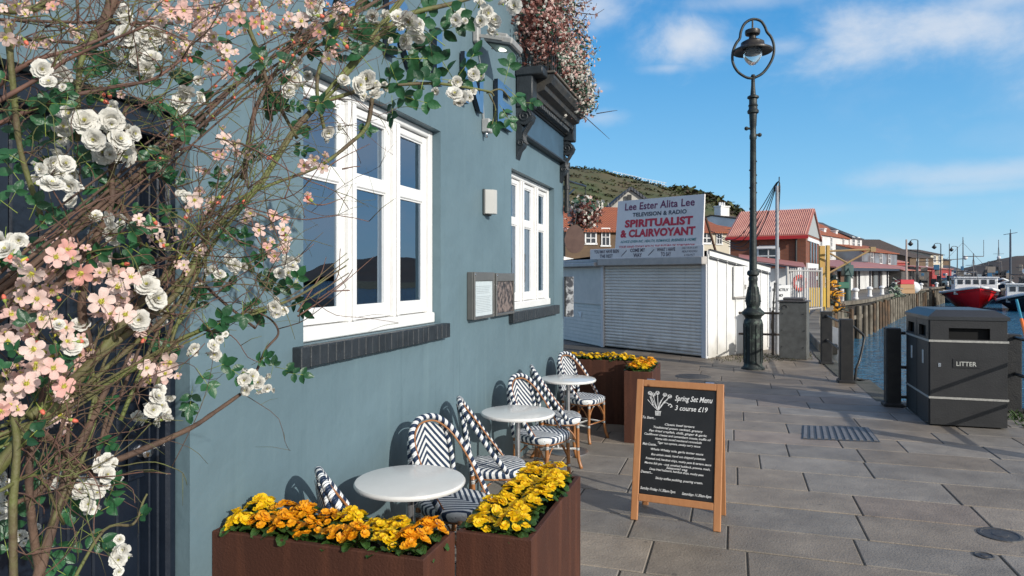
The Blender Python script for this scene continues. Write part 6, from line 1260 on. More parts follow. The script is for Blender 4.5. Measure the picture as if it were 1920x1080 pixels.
cz = [((.16, 6.28, 4.22), (.36, .42, .50), 2600, (1, .6, 1.6, 5.0)), ((.10, 6.9, 4.35), (.42, .5, .70), 2400, (2, 1.6, 1.8, 2.0)), ((.26, 7.3, 4.10), (.27, .42, .62), 2300, (3, 3, 1.2, .7)), ((.37, 7.6, 3.80), (.13, .25, .30), 700, (3, 3, 1, .6)), ((.14, 7.1, 4.95), (.40, .8, .45), 1900, (2.4, 2.4, 1.4, 1.4)), ((.08, 6.35, 4.9), (.34, .5, .45), 1500, (1.2, 1, 1.6, 4)), ((.29, 6.95, 3.92), (.13, .55, .24), 1300, (2.5, 2.5, 1.6, 1.4))]
for (c_, r_, n_, wt) in cz:
    o_ = scatter(Vector(c_), r_, n_, [m_lfd, m_wpet, m_pk, m_rd], wt, (.012, .026), .35).build('blossom', [m_lfd, m_wpet, m_pk, m_rd], bf); o_['kind'] = 'stuff'
mb = MB()
for k in range(40):
    c_, r_, _, _ = R.choice(cz); p = Vector(c_) + Vector((R.uniform(-.6, .8) * r_[0], R.uniform(-.9, .9) * r_[1], R.uniform(-.7, .9) * r_[2])); d = Vector((R.gauss(.4, .6), R.gauss(.1, .6), R.gauss(.1, .6))).normalized() * R.uniform(.15, .42); q_ = p + d * .6 + Vector((R.gauss(0, .03), R.gauss(0, .03), R.gauss(0, .03))); mb.tube([p, q_, p + d + Vector((0, 0, R.uniform(-.08, .05)))], [.006, .004, .002], 4)
mb.build('twigs', mat('dark_twig', (.05, .03, .022), (.08, .045, .03), .8, 20), bf)['kind'] = 'stuff'
hc = P(1098, 402, 10.2); hbk = thing('hanging_basket', 'round hanging ball of coral and white artificial blossom beyond the corner', 'hanging flowers', hc)
scatter(hc, (.24, .24, .24), 1700, [m_lfd, m_wpet, m_pk, m_rd], (1, .3, .9, 5), (.014, .026), .45).build('blossom', [m_lfd, m_wpet, m_pk, m_rd], hbk)['kind'] = 'stuff'
scatter(hc + Vector((0, 0, .12)), (.30, .28, .18), 150, [m_lfd, m_wpet, m_pk, m_rd], (3, 3.6, .4, .3), (.028, .045), .7).build('blossom', [m_lfd, m_wpet, m_pk, m_rd], hbk)['kind'] = 'stuff'
scatter(hc + Vector((-.05, 0, -.08)), (.27, .25, .2), 70, [m_lfd, m_wpet, m_pk, m_rd], (1, 3, .6, .3), (.022, .036), .85).build('blossom', [m_lfd, m_wpet, m_pk, m_rd], hbk)['kind'] = 'stuff'
wa = Vector((-.05, 8.02, hc.z + .26)); mb = MB(); mb.tube([wa, hc + Vector((0, 0, .42))], .015, 6); mb.tube([wa - Vector((0, 0, .3)), wa.lerp(hc, .5) + Vector((0, 0, .12))], .010, 6); mb.tube([hc + Vector((0, 0, .42)), hc + Vector((0, 0, .2))], .006, 4); mb.build('bracket', m_iron, hbk, True)
dc = P(1078, 448, 10.0); ds = thing('hanging_sign', 'round brown hanging sign below the ball of blossom', 'sign', dc); mb = MB(); ring = [dc + RT * .155 * math.cos(i * .2618) * (1 if math.sin(i * .2618) < 0 else .92) + Z * (.21 * math.sin(i * .2618)) for i in range(24)]; mb.prism(ring, FW * .04); mb.build('panel', mat('brown_stained_wood', (.13, .075, .06), (.09, .05, .04), .6, 9), ds)
mb = MB(); mb.tube([dc + Z * .2 + FW * .02, dc + Z * .55 + FW * .05 + RT * .05], .006, 4); mb.build('chain', m_iron, ds)
# ================================================================== FOREGROUND ARTIFICIAL BLOSSOM TREE
def zf(px): return 1.05 + .95 * max(0, px) / 900
m_bark = mat('brown_bark', (.125, .075, .05), (.06, .036, .027), .75, 16, .6, 70, thr=(.35, .65)); m_gbark = mat('green_bark', (.125, .15, .04), (.10, .07, .04), .65, 9, .5, 60, thr=(.38, .6)); m_twig = mat('reddish_twig', (.17, .085, .06), (.09, .05, .04), .7, 22)
m_leaf = mat('rose_leaf', (.03, .125, .045), (.014, .06, .026), .38, 9, .25, 90, trans=.14); m_wr = mat('white_rose_petal', (.86, .85, .80), (.78, .76, .70), .6, 14, .3, 60, trans=.26); m_pp = mat('pale_pink_petal', (.82, .55, .50), (.86, .74, .67), .55, 16, .2, 60, trans=.28); m_yc = mat('yellow_green_centre', (.55, .48, .05), (.40, .42, .07), .6, 60); m_cb = mat('coral_bud', (.80, .13, .10), (.70, .22, .12), .5, 30, trans=.15); m_cal = mat('green_calyx', (.30, .36, .06), (.18, .26, .05), .6, 40); m_st = mat('stamen', (.12, .09, .04), None, .6)
_t = m_pp.node_tree; _b = _t.nodes['Principled BSDF']; _l = _b.inputs['Base Color'].links[0].from_socket; _oi = _t.nodes.new('ShaderNodeObjectInfo'); _mr = _t.nodes.new('ShaderNodeMapRange'); _mr.inputs['From Min'].default_value = .45; _mr.inputs['To Max'].default_value = .75; _t.links.new(_oi.outputs['Random'], _mr.inputs['Value'])
_mx = _t.nodes.new('ShaderNodeMix'); _mx.data_type = 'RGBA'; _t.links.new(_mr.outputs[0], _mx.inputs[0]); _t.links.new(_l, _mx.inputs[6]); _mx.inputs[7].default_value = (.78, .30, .25, 1); _t.links.new(_mx.outputs[2], _b.inputs['Base Color'])
bt = thing('blossom_tree', 'big artificial blossom tree with white roses and pink blossom before the dark door', 'artificial tree', (.9, 1.3, 0))
def PP(l): return [P(a, b_, (c_[0] if c_ else zf(a))) for a, b_, *c_ in l]
def wob(pts, s_): return [p + Vector((R.gauss(0, s_), R.gauss(0, s_), R.gauss(0, s_))) for p in pts]
stems = []
def stem(l, r0, r1, m_, name='branch', n=7, wb=.004):
    pts = smooth_path(wob(PP(l), wb), 6); k = len(pts); stems.append((pts, r0)); MB().tube(pts, [(r0 + (r1 - r0) * i / (k - 1)) * R.uniform(.92, 1.1) for i in range(k)], n).build(name, m_, bt, True)
for off, r_ in ((0, .013), (-16, .009), (18, .010), (36, .007), (-34, .007), (55, .006), (-60, .005)):
    stem([(-120, 640 + off), (60, 490 + off), (200, 372 + off * .8), (330, 262 + off * .7), (480, 135 + off * .6), (620, 48 + off * .5), (740, -20 + off * .4), (860, -80 + off)], r_ * .42, r_ * .22, m_bark)
for off, r_ in ((0, .013), (18, .008), (-16, .008)):
    stem([(60, 790 + off), (210, 655 + off), (330, 545 + off), (400, 440 + off * .6), (480, 352 + off * .5), (560, 240 + off * .5), (640, 150), (720, 40 + off * .5), (790, -50)], r_ * .58, r_ * .3, m_gbark)
for off, r_ in ((0, .010), (14, .006), (-12, .006), (26, .005)):
    stem([(-90, 850 + off), (100, 770 + off), (240, 690 + off * .7), (340, 640 + off * .4), (450, 597), (560, 560 - off * .5), (650, 500 - off)], r_ * .5, r_ * .2, m_gbark)
stem([(-80, 960), (60, 800), (160, 695), (235, 595), (310, 515), (350, 455)], .012, .006, m_gbark)
stem([(-60, 700), (50, 600), (140, 500), (200, 400), (215, 300), (240, 200)], .008, .004, m_bark)
stem([(60, 1120), (105, 965), (140, 870), (165, 800), (200, 720)], .009, .006, m_bark); stem([(140, 895), (230, 852), (350, 805), (400, 770), (452, 735)], .007, .004, m_bark); stem([(452, 735), (478, 700), (497, 655), (525, 628), (508, 600), (468, 575)], .0035, .002, m_bark); stem([(140, 870), (108, 828), (60, 790)], .006, .004, m_bark)
stem([(-30, 250, 1.1), (100, 190, 1.12), (200, 160, 1.15), (290, 145, 1.2), (350, 110, 1.25)], .004, .002, m_twig); stem([(-30, 170, 1.1), (60, 120, 1.1), (150, 90, 1.15), (250, 40, 1.2)], .0045, .002, m_twig); stem([(-30, 205, 1.05), (70, 150, 1.08), (140, 115, 1.1), (280, 60, 1.1)], .004, .002, m_twig)
stem([(5, 60), (25, 170), (45, 290), (80, 420)], .005, .004, m_gbark); stem([(215, -20), (197, 30), (180, 62)], .010, .009, m_bark); stem([(180, 62), (160, 130), (150, 260)], .006, .004, m_gbark)
stem([(-30, 20), (60, 10), (120, -20)], .006, .005, m_gbark); stem([(0, 40, 1.3), (150, 45, 1.35), (330, 42, 1.4)], .003, .003, m_bark); stem([(0, 75, 1.3), (130, 82, 1.3), (300, 88, 1.4)], .004, .003, m_bark); stem([(145, -20, 1.35), (148, 80, 1.35), (140, 200, 1.4)], .003, .003, m_bark)
stem([(590, 190), (700, 165), (800, 157), (870, 165), (915, 175), (925, 182)], .0055, .003, m_gbark); stem([(915, 175), (940, 170), (968, 192)], .0028, .002, m_gbark); stem([(915, 178), (930, 200), (925, 230)], .0025, .002, m_gbark)
stem([(640, 150), (690, 95), (760, 35), (860, 0), (980, -30)], .010, .004, m_gbark); stem([(440, -20), (485, 90), (500, 160), (560, 260)], .006, .004, m_gbark); stem([(700, -30), (600, 130), (612, 260)], .006, .004, m_gbark)
stem([(700, 185), (690, 230), (655, 265), (600, 310), (520, 350), (440, 380)], .006, .003, m_gbark); stem([(455, 330), (470, 200), (545, 90), (600, -20)], .006, .003, m_bark); stem([(130, 1100), (190, 1000), (245, 985), (262, 940), (275, 920)], .003, .002, m_gbark); stem([(420 - 300, 980), (70, 900), (0, 960 - 40)], .003, .003, m_gbark)
stem([(225, 360), (250, 430), (270, 490), (262, 520)], .005, .005, m_bark); stem([(260, 495), (330, 490), (420, 560), (480, 620)], .004, .003, m_bark); stem([(90, 1110), (60, 1000), (55, 860), (85, 700)], .007, .005, m_bark); stem([(20, 1110), (15, 950), (30, 800), (-30, 650)], .006, .005, m_gbark); stem([(165, 680), (160, 560), (190, 430)], .008, .006, m_bark)
for a_ in range(10):
    px0 = 30 + a_ * 32; stem([(px0, 1000 - a_ * 34 + R.uniform(-60, 60)), (px0 + 60, 900 - a_ * 40), (px0 + 90 + R.uniform(-30, 30), 760 - a_ * 40), (px0 + 170, 640 - a_ * 40)], .004, .002, R.choice([m_bark, m_gbark]))
# random twigs growing off the stems
tw = [MB() for _ in range(4)]
def dens(px, py):   # where the thicket is thick in the photograph
    line = 700 - px * .98
    if px > 640: return .10 if py < 120 else .0
    if py > 620: return .55 if px < 170 else (.10 if px < 380 else .03)
    return 1.0 if py < line + 120 else (.45 if px < 480 else .28)
cnt = 0
while cnt < 520:
    pts, r0 = R.choice(stems); i = R.randint(0, len(pts) - 1); p = pts[i]; loc = p - CAM; z_ = loc.dot(FW)
    if z_ < .5: continue
    px = U0 + FPX * loc.dot(RT) / z_; py = HOR - FPX * loc.z / z_
    if R.random() > dens(px, py) or px < -80 or px > 700: continue
    a = rad(R.gauss(38, 42)); Lt = R.uniform(.06, .27) * (z_ / 1.3); d = (RT * math.cos(a) + Vector((0, 0, 1)) * math.sin(a) + FW * R.uniform(-.05, .55)).normalized()
    ax = RT.cross(d); q_ = [p]; nseg = R.randint(4, 7)
    for k in range(nseg): d = (d + Vector((R.gauss(0, .3), R.gauss(0, .3), R.gauss(.0, .33)))).normalized(); q_.append(q_[-1] + d * Lt / nseg)
    ok = all(v_.x > .06 for v_ in q_)
    if not ok: continue
    r_ = R.uniform(.0007, .0016); mb = tw[cnt % 4]; mb.tube(smooth_path(q_, 2), [r_ * (1 - .6 * k / (len(q_) * 2)) for k in range(2 * nseg + 1)], 5, R.choice((0, 0, 1, 2)))
    for k in range(1, len(q_)):
        if R.random() < .45: e_ = (d + Vector((R.gauss(0, .7), R.gauss(0, .7), R.gauss(0, .7)))).normalized() * Lt * .3; mb.tube([q_[k], q_[k] + e_ * .5 + Vector((0, 0, .004)), q_[k] + e_], [r_ * .6, r_ * .5, r_ * .3], 4, 2)
    stems.append((q_, r_)) if R.random() < .12 else None; cnt += 1
for mb in tw: o_ = mb.build('twigs', [m_twig, m_bark, m_gbark], bt, True); o_['kind'] = 'stuff'
# long bare twigs over the window
for l in [[(560, 590), (620, 545), (700, 480)], [(600, 560), (650, 525), (660, 505)], [(590, 555), (632, 520), (640, 470)], [(575, 380), (610, 390), (650, 372)], [(600, 325), (640, 300), (690, 270)], [(640, 320), (660, 312), (672, 313)], [(560, 585), (600, 520), (612, 480)], [(610, 548), (655, 542), (652, 540)]]:
    stem([(a, b_) for a, b_ in l], .0022, .0008, m_twig, 'twig', 5, .003)
# flowers: a few modelled heads shared by all copies
def petal(mb, base, d, nrm, L_, W_, cup, m_, tip=.0, curl=0.0):
    s_ = nrm.cross(d).normalized(); vs = []; nn = 5
    for i in range(nn):
        f = i / (nn - 1); w_ = W_ * (.22 + .78 * math.sin(min(1, f * 1.05 + .06) * math.pi * .60)) * (1 - .35 * max(0, f - .8) / .2); r_ = base + d * L_ * (f - .12 * f * f) + nrm * (cup * L_ * (f ** 1.6) - curl * L_ * max(0, f - .6) ** 2 * 3)
        for k in (-1, -.5, 0, .5, 1): vs.append(r_ + s_ * w_ * k + nrm * (.22 * w_ * k * k * (1 if cup >= 0 else .4) + R.uniform(-.045, .045) * L_))
    mb.add(vs, [(i * 5 + j, i * 5 + j + 1, (i + 1) * 5 + j + 1, (i + 1) * 5 + j) for i in range(nn - 1) for j in range(4)], m_)
def rose_mesh(seed):
    mb = MB(); rr = R
    for (n_, L_, W_, el_, cup) in ((6, 1.0, .46, .05, .05), (7, .88, .40, .32, .12), (7, .72, .34, .62, .22), (6, .54, .28, .92, .2), (5, .38, .22, 1.2, .1)):
        t0 = rr.random() * 6
        for k in range(n_):
            a = t0 + 6.283 * k / n_ + rr.uniform(-.15, .15); e_ = el_ + rr.uniform(-.16, .26); rd = Vector((math.cos(a), math.sin(a), 0)); d = rd * math.cos(e_) + Vector((0, 0, 1)) * math.sin(e_); nn_ = -rd * math.sin(e_) + Vector((0, 0, 1)) * math.cos(e_); petal(mb, rd * .03, d, nn_, L_ * rr.uniform(.88, 1.06), W_, cup, 0, curl=.12)
    for k in range(7): a = k * .9; mb.tube([Vector((0, 0, .05)), Vector((math.cos(a) * .1, math.sin(a) * .1, .42))], .018, 4, 1)
    mb.lathe([(.0, -.42), (.07, -.36), (.16, -.14), (.2, .02)], n=8, m=2); return mb
def pink_mesh(seed):
    mb = MB(); t0 = R.random() * 6
    for k in range(5):
        a = t0 + 6.283 * k / 5 + R.uniform(-.12, .12); e_ = .22 + R.uniform(-.2, .35); rd = Vector((math.cos(a), math.sin(a), 0)); petal(mb, rd * .05, rd * math.cos(e_) + Vector((0, 0, 1)) * math.sin(e_), -rd * math.sin(e_) + Vector((0, 0, 1)) * math.cos(e_), R.uniform(.9, 1.12), .34, .05, 0, curl=.25)
    for k in range(9): a = k * .7 + R.random(); r_ = R.uniform(.10, .28); mb.tube([Vector((0, 0, .02)), Vector((math.cos(a) * r_, math.sin(a) * r_, R.uniform(.28, .42)))], .02, 4, 1); mb.ball(Vector((math.cos(a) * r_, math.sin(a) * r_, .40)), .04, 4, 1)
    mb.lathe([(.0, -.62), (.08, -.55), (.17, -.2), (.10, .02)], n=8, m=1); mb.lathe([(.22, .03), (.15, .10), (0, .12)], n=8, m=1); return mb
def bud_mesh(seed): mb = MB(); mb.lathe([(0, -1.0), (.2, -.95), (.40, -.45), (.36, -.1), (.30, 0)], n=9, m=1); mb.lathe([(.36, -.12), (.46, .15), (.44, .5), (.30, .85), (.08, 1.05), (0, 1.0)], n=9, m=0); mb.tube([Vector((0, 0, -.95)), Vector((.1, 0, -2.2))], .08, 4, 1); return mb
FM = {}
for nm, fn, ms_ in (('white_rose', rose_mesh, [m_wr, m_yc, m_cal]), ('pink_blossom', pink_mesh, [m_pp, m_yc]), ('bud', bud_mesh, [m_cb, m_cal])):
    FM[nm] = []
    for s_ in range(4): o_ = fn(s_).build(nm, ms_, None, True); FM[nm].append(o_.data); bpy.data.objects.remove(o_)
placed = []
def flower(nm, px, py, dpx, z_=None):
    z_ = z_ or zf(px) + R.uniform(-.10, .12); p = P(px, py, z_)
    if p.x < .08: return
    p = p + (CAM - p).normalized() * .06; z_ -= .05
    r_ = dpx / 2 * z_ / FPX; o = bpy.data.objects.new(nm, R.choice(FM[nm])); COL.objects.link(o); o.parent = bt; o.location = p - ORG[bt.name]; toc = (CAM - p).normalized()
    d = (toc + Vector((R.gauss(0, .5), R.gauss(0, .5), R.gauss(0, .5) + .1))).normalized() if nm != 'bud' else Vector((R.gauss(0, .6), R.gauss(0, .6), R.uniform(-1.2, .3))).normalized()
    qn = d.to_track_quat('Z', 'Y') @ Quaternion((0, 0, 1), R.random() * 6.28); o.rotation_euler = qn.to_euler(); o.scale = (r_, r_, r_ * R.uniform(.85, 1.1)); placed.append((nm, px, py, z_))
fill = []
roses = [(230, 24, 40), (238, 66, 44), (272, 75, 50), (262, 105, 46), (285, 112, 44), (220, 92, 40), (292, 66, 40), (275, 128, 34), (78, 130, 40), (112, 142, 52), (92, 155, 34), (158, 228, 56), (209, 226, 54), (178, 262, 50), (222, 262, 48), (196, 288, 48), (250, 250, 34), (240, 278, 36), (117, 240, 42), (95, 303, 34), (122, 308, 40), (97, 347, 50), (135, 348, 42), (78, 318, 30),
         (208, 412, 38), (213, 438, 46), (205, 462, 36), (12, 470, 48), (0, 450, 40), (275, 535, 46), (292, 560, 50), (280, 585, 40), (262, 600, 44), (248, 575, 40), (150, 608, 36), (135, 650, 38), (110, 610, 26), (294, 745, 36), (286, 768, 36), (302, 762, 30), (300, 788, 30), (96, 905, 30), (112, 900, 34), (120, 912, 26), (10, 925, 42), (0, 895, 30), (0, 965, 34), (152, 920, 36), (172, 910, 30), (182, 926, 30), (200, 862, 28), (200, 890, 34), (216, 888, 28), (186, 875, 26), (165, 945, 28), (172, 955, 22), (222, 1048, 34), (233, 1030, 28), (214, 1032, 24), (58, 1000, 26), (38, 1005, 26),
         (440, 498, 28), (412, 515, 26), (430, 488, 22), (525, 500, 32), (536, 488, 32), (540, 512, 30), (548, 500, 26), (514, 575, 30), (518, 588, 22), (400, 648, 26), (404, 665, 26), (412, 637, 18), (363, 652, 24), (385, 505 + 20, 28), (458, 712, 30), (472, 705, 30), (485, 718, 28), (500, 728, 22), (465, 725, 24), (614, 247, 32), (350, 390 - 20, 24),
         (768, 38, 42), (752, 60, 40), (778, 55, 38), (745, 35, 36), (762, 78, 34), (868, 30, 32), (855, 38, 26), (910, 25, 38), (925, 40, 34), (902, 40, 28), (965, 12, 34), (888, 140, 28), (852, 178, 38), (838, 172, 28), (868, 182, 26), (860, 190, 24), (690, 150, 44), (672, 160, 36), (705, 178, 34), (550, 148, 38), (540, 170, 30), (530, 120, 32), (340, 190, 40), (350, 170, 34), (590, 20, 34), (700, 30, 30)]
R.shuffle(roses)
for ri, (a, b_, c_) in enumerate(roses):
    zo = zf(a) + R.uniform(-.06, .06)
    if b_ > 850 and a < 260: zo = 1.25
    if ri < 99: flower('white_rose', a, b_, c_ * 1.04, zo)
    fill.append(('white_rose', a, b_, c_, zo))
pinks = [(107, 505, 54), (152, 512, 50), (60, 512, 50), (190, 565, 54), (70, 560, 46), (30, 545, 44), (22, 590, 44), (76, 598, 54), (64, 655, 50), (105, 482, 46), (125, 468, 44), (220, 540, 50), (205, 505, 48), (235, 590, 44), (245, 610, 40), (245, 520, 44), (50, 620, 44), (15, 640, 44), (100, 690, 48), (80, 710, 44), (50, 720, 50), (30, 735, 44), (120, 725, 44), (65, 690, 38), (10, 700, 40), (18, 480, 44), (38, 500, 40), (125, 640, 40), (150, 665, 34), (320, 680, 48), (310, 700, 32), (275, 690, 36), (112, 778, 44), (0, 770, 40), (20, 745, 38), (290, 430, 34), (280, 425, 30), (300, 452, 38), (335, 425, 30), (360, 455, 34), (375, 470, 28), (260, 410, 24), (395, 380, 30), (365, 375, 34), (350, 395, 30), (470, 400, 28), (485, 432, 30), (510, 405, 30), (530, 432, 34), (535, 450, 28), (500, 465, 28), (515, 480, 28), (590, 300, 28), (570, 310, 28), (605, 315, 24), (578, 375, 22), (420, 260, 30), (440, 270, 28), (465, 290, 24), (405, 290, 24), (385, 320, 22), (430, 320, 26), (340, 480, 26), (345, 497, 24),
         (10, 70, 38), (76, 72, 34), (150, 72, 34), (30, 10, 34), (100, 12, 28), (290, 15, 32), (320, 22, 32), (345, 20, 36), (372, 32, 36), (300, 38, 32), (322, 72, 34), (330, 92, 26), (402, 68, 36), (425, 95, 30), (432, 128, 28), (470, 12, 28), (480, 42, 30), (500, 52, 30), (565, 40, 36), (580, 58, 34), (620, 30, 32), (600, 60, 32), (350, 85, 26), (230, 140, 26), (215, 165, 28), (178, 168, 24), (560, 15, 28), (640, 65, 26), (655, 35, 24), (385, 50, 28), (450, 50, 26), (520, 20, 26), (540, 50, 24), (395, 25, 28), (635, 90, 24), (645, 10, 24), (490, 170, 22), (380, 10, 28)]
for a, b_, c_ in pinks[:87]: flower('pink_blossom', a, b_, c_ * .98)
for a, b_, c_ in pinks: fill.append(('pink_blossom', a, b_, c_, zf(a)))
for a, b_ in [(45, 488), (66, 572), (70, 640), (270, 637), (137, 788), (124, 815), (313, 770), (262, 690), (48, 78), (195, 190), (192, 175), (205, 178), (328, 85), (345, 110), (428, 115), (432, 135), (290, 415), (405, 380), (415, 370), (458, 377), (532, 440), (580, 373), (310, 460), (492, 48), (640, 50), (20, 480), (8, 560), (150, 640), (110, 560), (78, 770), (235, 495), (355, 110), (565, 70), (600, 30), (648, 85), (430, 60), (350, 405), (508, 295)]: flower('bud', a, b_, 17)
for k in range(40): a = R.uniform(260, 660); flower('bud', a, R.uniform(0, max(60, 480 - a * .6)), R.uniform(8, 13))
for k in range(12): flower('pink_blossom', R.uniform(300, 640), R.uniform(0, 130), R.uniform(22, 32))
# smaller heads crowding round the big ones, one mesh of each kind
for nm, ms_ in (('white_rose', [m_wr, m_yc, m_cal]), ('pink_blossom', [m_pp, m_yc])):
    mb = MB()
    for (n2, a, b_, c_, z_) in fill:
        if n2 != nm: continue
        for k in range(2 if nm == 'white_rose' else (4 if (a < 330 and b_ > 430) or b_ < 120 else 1)):
            an = R.random() * 6.28; q_ = R.uniform(.45, .95) * c_; p = P(a + math.cos(an) * q_, b_ + math.sin(an) * q_ * .8, z_ + R.uniform(-.03, .09))
            if p.x < .08: continue
            r_ = c_ / 2 * R.uniform(.45, .85) * z_ / FPX; d = ((CAM - p).normalized() + Vector((R.gauss(0, .8), R.gauss(0, .8), R.gauss(0, .8)))).normalized(); Mx = Matrix.Translation(p) @ (d.to_track_quat('Z', 'Y') @ Quaternion((0, 0, 1), R.random() * 6.28)).to_matrix().to_4x4() @ Matrix.Diagonal((r_, r_, r_ * R.uniform(.8, 1.3), 1))
            me = R.choice(FM[nm]); mb_m = [pp_.material_index for pp_ in me.polygons]; o0_ = len(mb.v); mb.v += [Mx @ v_.co for v_ in me.vertices]; mb.f += [[o0_ + i for i in pp_.vertices] for pp_ in me.polygons]; mb.m += mb_m
    mb.build(nm, ms_, bt, True)['kind'] = 'stuff'
# leaves: sprigs of five folded leaflets
def leaflet(mb, base, d, nrm, L_, W_, m_=0):
    s_ = nrm.cross(d).normalized(); vs = []; nn = 7; bend = R.uniform(-.15, .3)
    for i in range(nn):
        f = i / (nn - 1); w_ = W_ * math.sin(math.pi * min(1, f ** .85 * 1.0)) ** .75 if 0 < f < 1 else W_ * .04; r_ = base + d * L_ * f - nrm * (bend * L_ * f * f); k_ = .0 if i % 2 else .06 * W_
        for k in (-1, -.5, 0, .5, 1): vs.append(r_ + s_ * (w_ + k_) * k + nrm * (.30 * w_ * abs(k)))
    mb.add(vs, [(i * 5 + j, i * 5 + j + 1, (i + 1) * 5 + j + 1, (i + 1) * 5 + j) for i in range(nn - 1) for j in range(4)], m_)
nsp = 0; rest = MB()
def sprig(px, py, Lpx, ang, n_=5, z_=None):
    global nsp; Lpx *= .9
    z_ = z_ or zf(px) + R.uniform(-.08, .10); p = P(px, py, z_)
    if p.x < .08: return
    mb = MB() if nsp < 99 else rest; s_ = z_ / FPX; d = (RT * math.cos(ang) + Vector((0, 0, 1)) * math.sin(ang) + FW * R.uniform(-.25, .25)).normalized(); toc = (CAM - p).normalized(); nrm = (toc + Vector((R.gauss(0, .35), R.gauss(0, .35), R.gauss(0, .35) + .25))); nrm = (nrm - d * nrm.dot(d)).normalized(); sd_ = nrm.cross(d)
    L_ = Lpx * s_; sl_ = L_ * (.75 + .45 * (n_ - 3) / 2); mb.tube([p - d * L_ * .5, p + d * sl_ * .5, p + d * sl_], L_ * .022, 4, 1); leaflet(mb, p + d * sl_, d, nrm, L_, L_ * .33)
    for i in range((n_ - 1) // 2):
        b_ = p + d * sl_ * (.85 - .62 * i)
        for k in (-1, 1):
            dd = (d * R.uniform(.35, .6) + sd_ * k + nrm * R.uniform(-.25, .2)).normalized(); n2_ = (nrm + Vector((R.gauss(0, .3), R.gauss(0, .3), R.gauss(0, .3)))); n2_ = (n2_ - dd * n2_.dot(dd)).normalized(); leaflet(mb, b_, dd, n2_, L_ * R.uniform(.75, .95), L_ * .30)
    if nsp < 99: mb.build('leaf_sprig', [m_leaf, m_cal], bt, True)
    nsp += 1
R.seed(11)
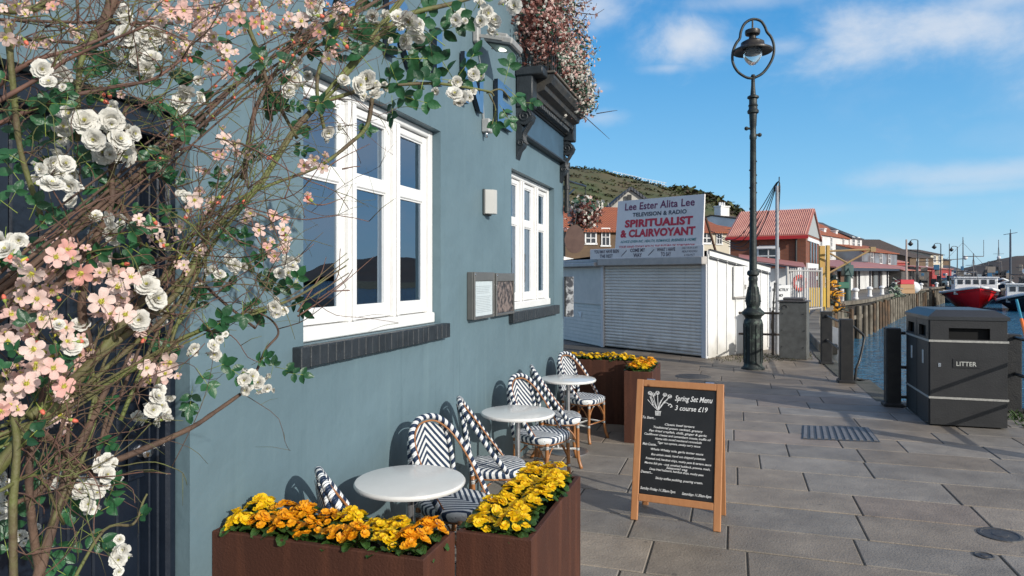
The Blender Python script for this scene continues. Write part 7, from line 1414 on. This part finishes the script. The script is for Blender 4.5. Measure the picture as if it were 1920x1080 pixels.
sp = [(150, 145, 44, 1.2), (170, 140, 40, .6), (118, 195, 34, 3.0), (185, 345, 38, -1.5), (185, 315, 34, 2.6), (285, 165, 34, 1.6), (305, 185, 32, -.9), (320, 165, 30, .5), (270, 275, 36, -1.0), (290, 290, 32, -1.2), (85, 240, 38, 1.6), (30, 255, 34, 1.8), (110, 270, 36, 2.6), (90, 285, 34, -1.4), (145, 290, 38, -.6), (30, 330, 36, 2.2), (35, 300, 30, 2.8), (165, 365, 36, -1.8), (60, 260, 34, 2.5), (215, 440, 30, .2), (235, 458, 34, -.4), (225, 470, 30, -1.4), (130, 440, 34, 2.2), (160, 490, 30, .6), (95, 480, 32, 2.4), (205, 470, 34, -1.1), (20, 390, 34, 2.6), (60, 400, 30, 1.0), (10, 440, 34, -1.6), (135, 600, 34, -1.0), (100, 640, 34, -1.2), (60, 620, 30, 2.0), (110, 750, 34, 2.6), (65, 760, 36, 1.6), (320, 590, 32, 2.0), (345, 575, 30, .6), (300, 620, 30, -1.6), (400, 620, 30, .8), (385, 600, 28, -1.0), (335, 640, 30, -2.2), (400, 690, 30, .4), (430, 690, 28, -.4), (375, 700, 28, -1.0), (360, 735, 26, -1.5), (350, 750, 24, -1.4),
      (455, 500, 26, .3), (468, 560, 30, -1.2), (455, 575, 28, -1.6), (480, 530, 26, .6), (440, 540, 28, 2.4), (500, 520, 28, -.6), (545, 540, 26, 1.0), (550, 560, 28, -.8), (530, 545, 24, 2.6), (460, 465, 22, 1.5), (430, 455, 22, 1.8), (485, 478, 20, .6), (525, 690, 24, -.3), (545, 700, 22, .0), (510, 695, 20, 1.2), (480, 680, 22, .6), (370, 580, 26, 1.4), (420, 640, 26, 1.5),
      (820, 75, 44, 2.5), (805, 85, 40, -2.2), (790, 50, 38, 1.2), (825, 60, 36, .6), (690, 120, 34, 2.2), (680, 75, 34, 1.9), (720, 105, 36, 1.4), (760, 110, 38, .2), (720, 65, 34, 2.8), (735, 130, 32, -1.0), (725, 170, 30, 1.0), (745, 168, 30, -.9), (765, 165, 34, .8), (790, 165, 32, 1.3), (770, 185, 30, -.2), (735, 190, 28, -1.6), (845, 140, 34, 2.2), (868, 130, 34, 1.0), (862, 155, 32, .4), (840, 150, 28, 2.9), (948, 148, 30, 1.2), (955, 170, 28, -.8), (930, 215, 26, -1.4), (942, 205, 24, -.9), (975, 192, 22, -.2), (895, 8, 30, 1.0), (840, 10, 34, -.6), (870, 5, 30, 1.8), (700, 20, 34, 2.0), (650, 120, 34, 2.4), (660, 100, 32, 1.0), (560, 130, 32, 2.4), (530, 190, 28, 3.0), (575, 190, 30, -.4), (500, 130, 28, 2.0), (545, 100, 26, 1.2), (340, 215, 32, -1.2), (365, 190, 26, .5), (670, 245, 20, .1), (610, 90, 30, 1.2),
      (85, 895, 34, 2.0), (95, 880, 32, .6), (110, 930, 32, -1.0), (80, 1000, 36, -1.6), (130, 945, 34, -.4), (165, 1000, 32, -.5), (145, 975, 34, .7), (140, 1010, 32, -2.0), (185, 960, 30, .3), (190, 1010, 28, -1.0), (205, 930, 28, 1.0), (255, 970, 26, .6), (20, 990, 34, 1.0), (15, 1040, 34, 2.0), (50, 1040, 32, .4), (60, 950, 30, 1.4), (90, 1060, 34, -.6), (20, 870, 32, 1.8), (45, 830, 30, .6), (105, 830, 28, -1.4), (180, 775, 26, .5), (185, 825, 24, -.2)]
for a, b_, c_, d_ in sp: sprig(a, b_, c_ * 1.0, d_ + R.uniform(-.2, .2), 5 if R.random() < .75 else 3, 1.25 if (b_ > 850 and a < 260) else None)
for k in range(60):
    a_ = R.uniform(0, 560); sprig(a_, R.uniform(20, max(150, 900 - a_ * 1.1)), R.uniform(17, 28), R.uniform(-2, 3), R.choice((3, 5)))
rest.build('leaf_sprig', [m_leaf, m_cal], bt, True)['kind'] = 'stuff'
# reaching curved sprays of small dark red bud stalks
for l in [[(470, 410), (480, 440), (500, 470), (530, 490)], [(475, 395), (510, 415), (525, 450), (540, 480)], [(290, 640), (262, 630), (245, 600)], [(300, 660), (290, 620), (250, 560)], [(120, 800), (150, 830), (165, 800), (140, 790)], [(250, 720), (262, 745), (255, 760)]]: stem(l, .0018, .001, m_twig, 'twig', 5, .002)
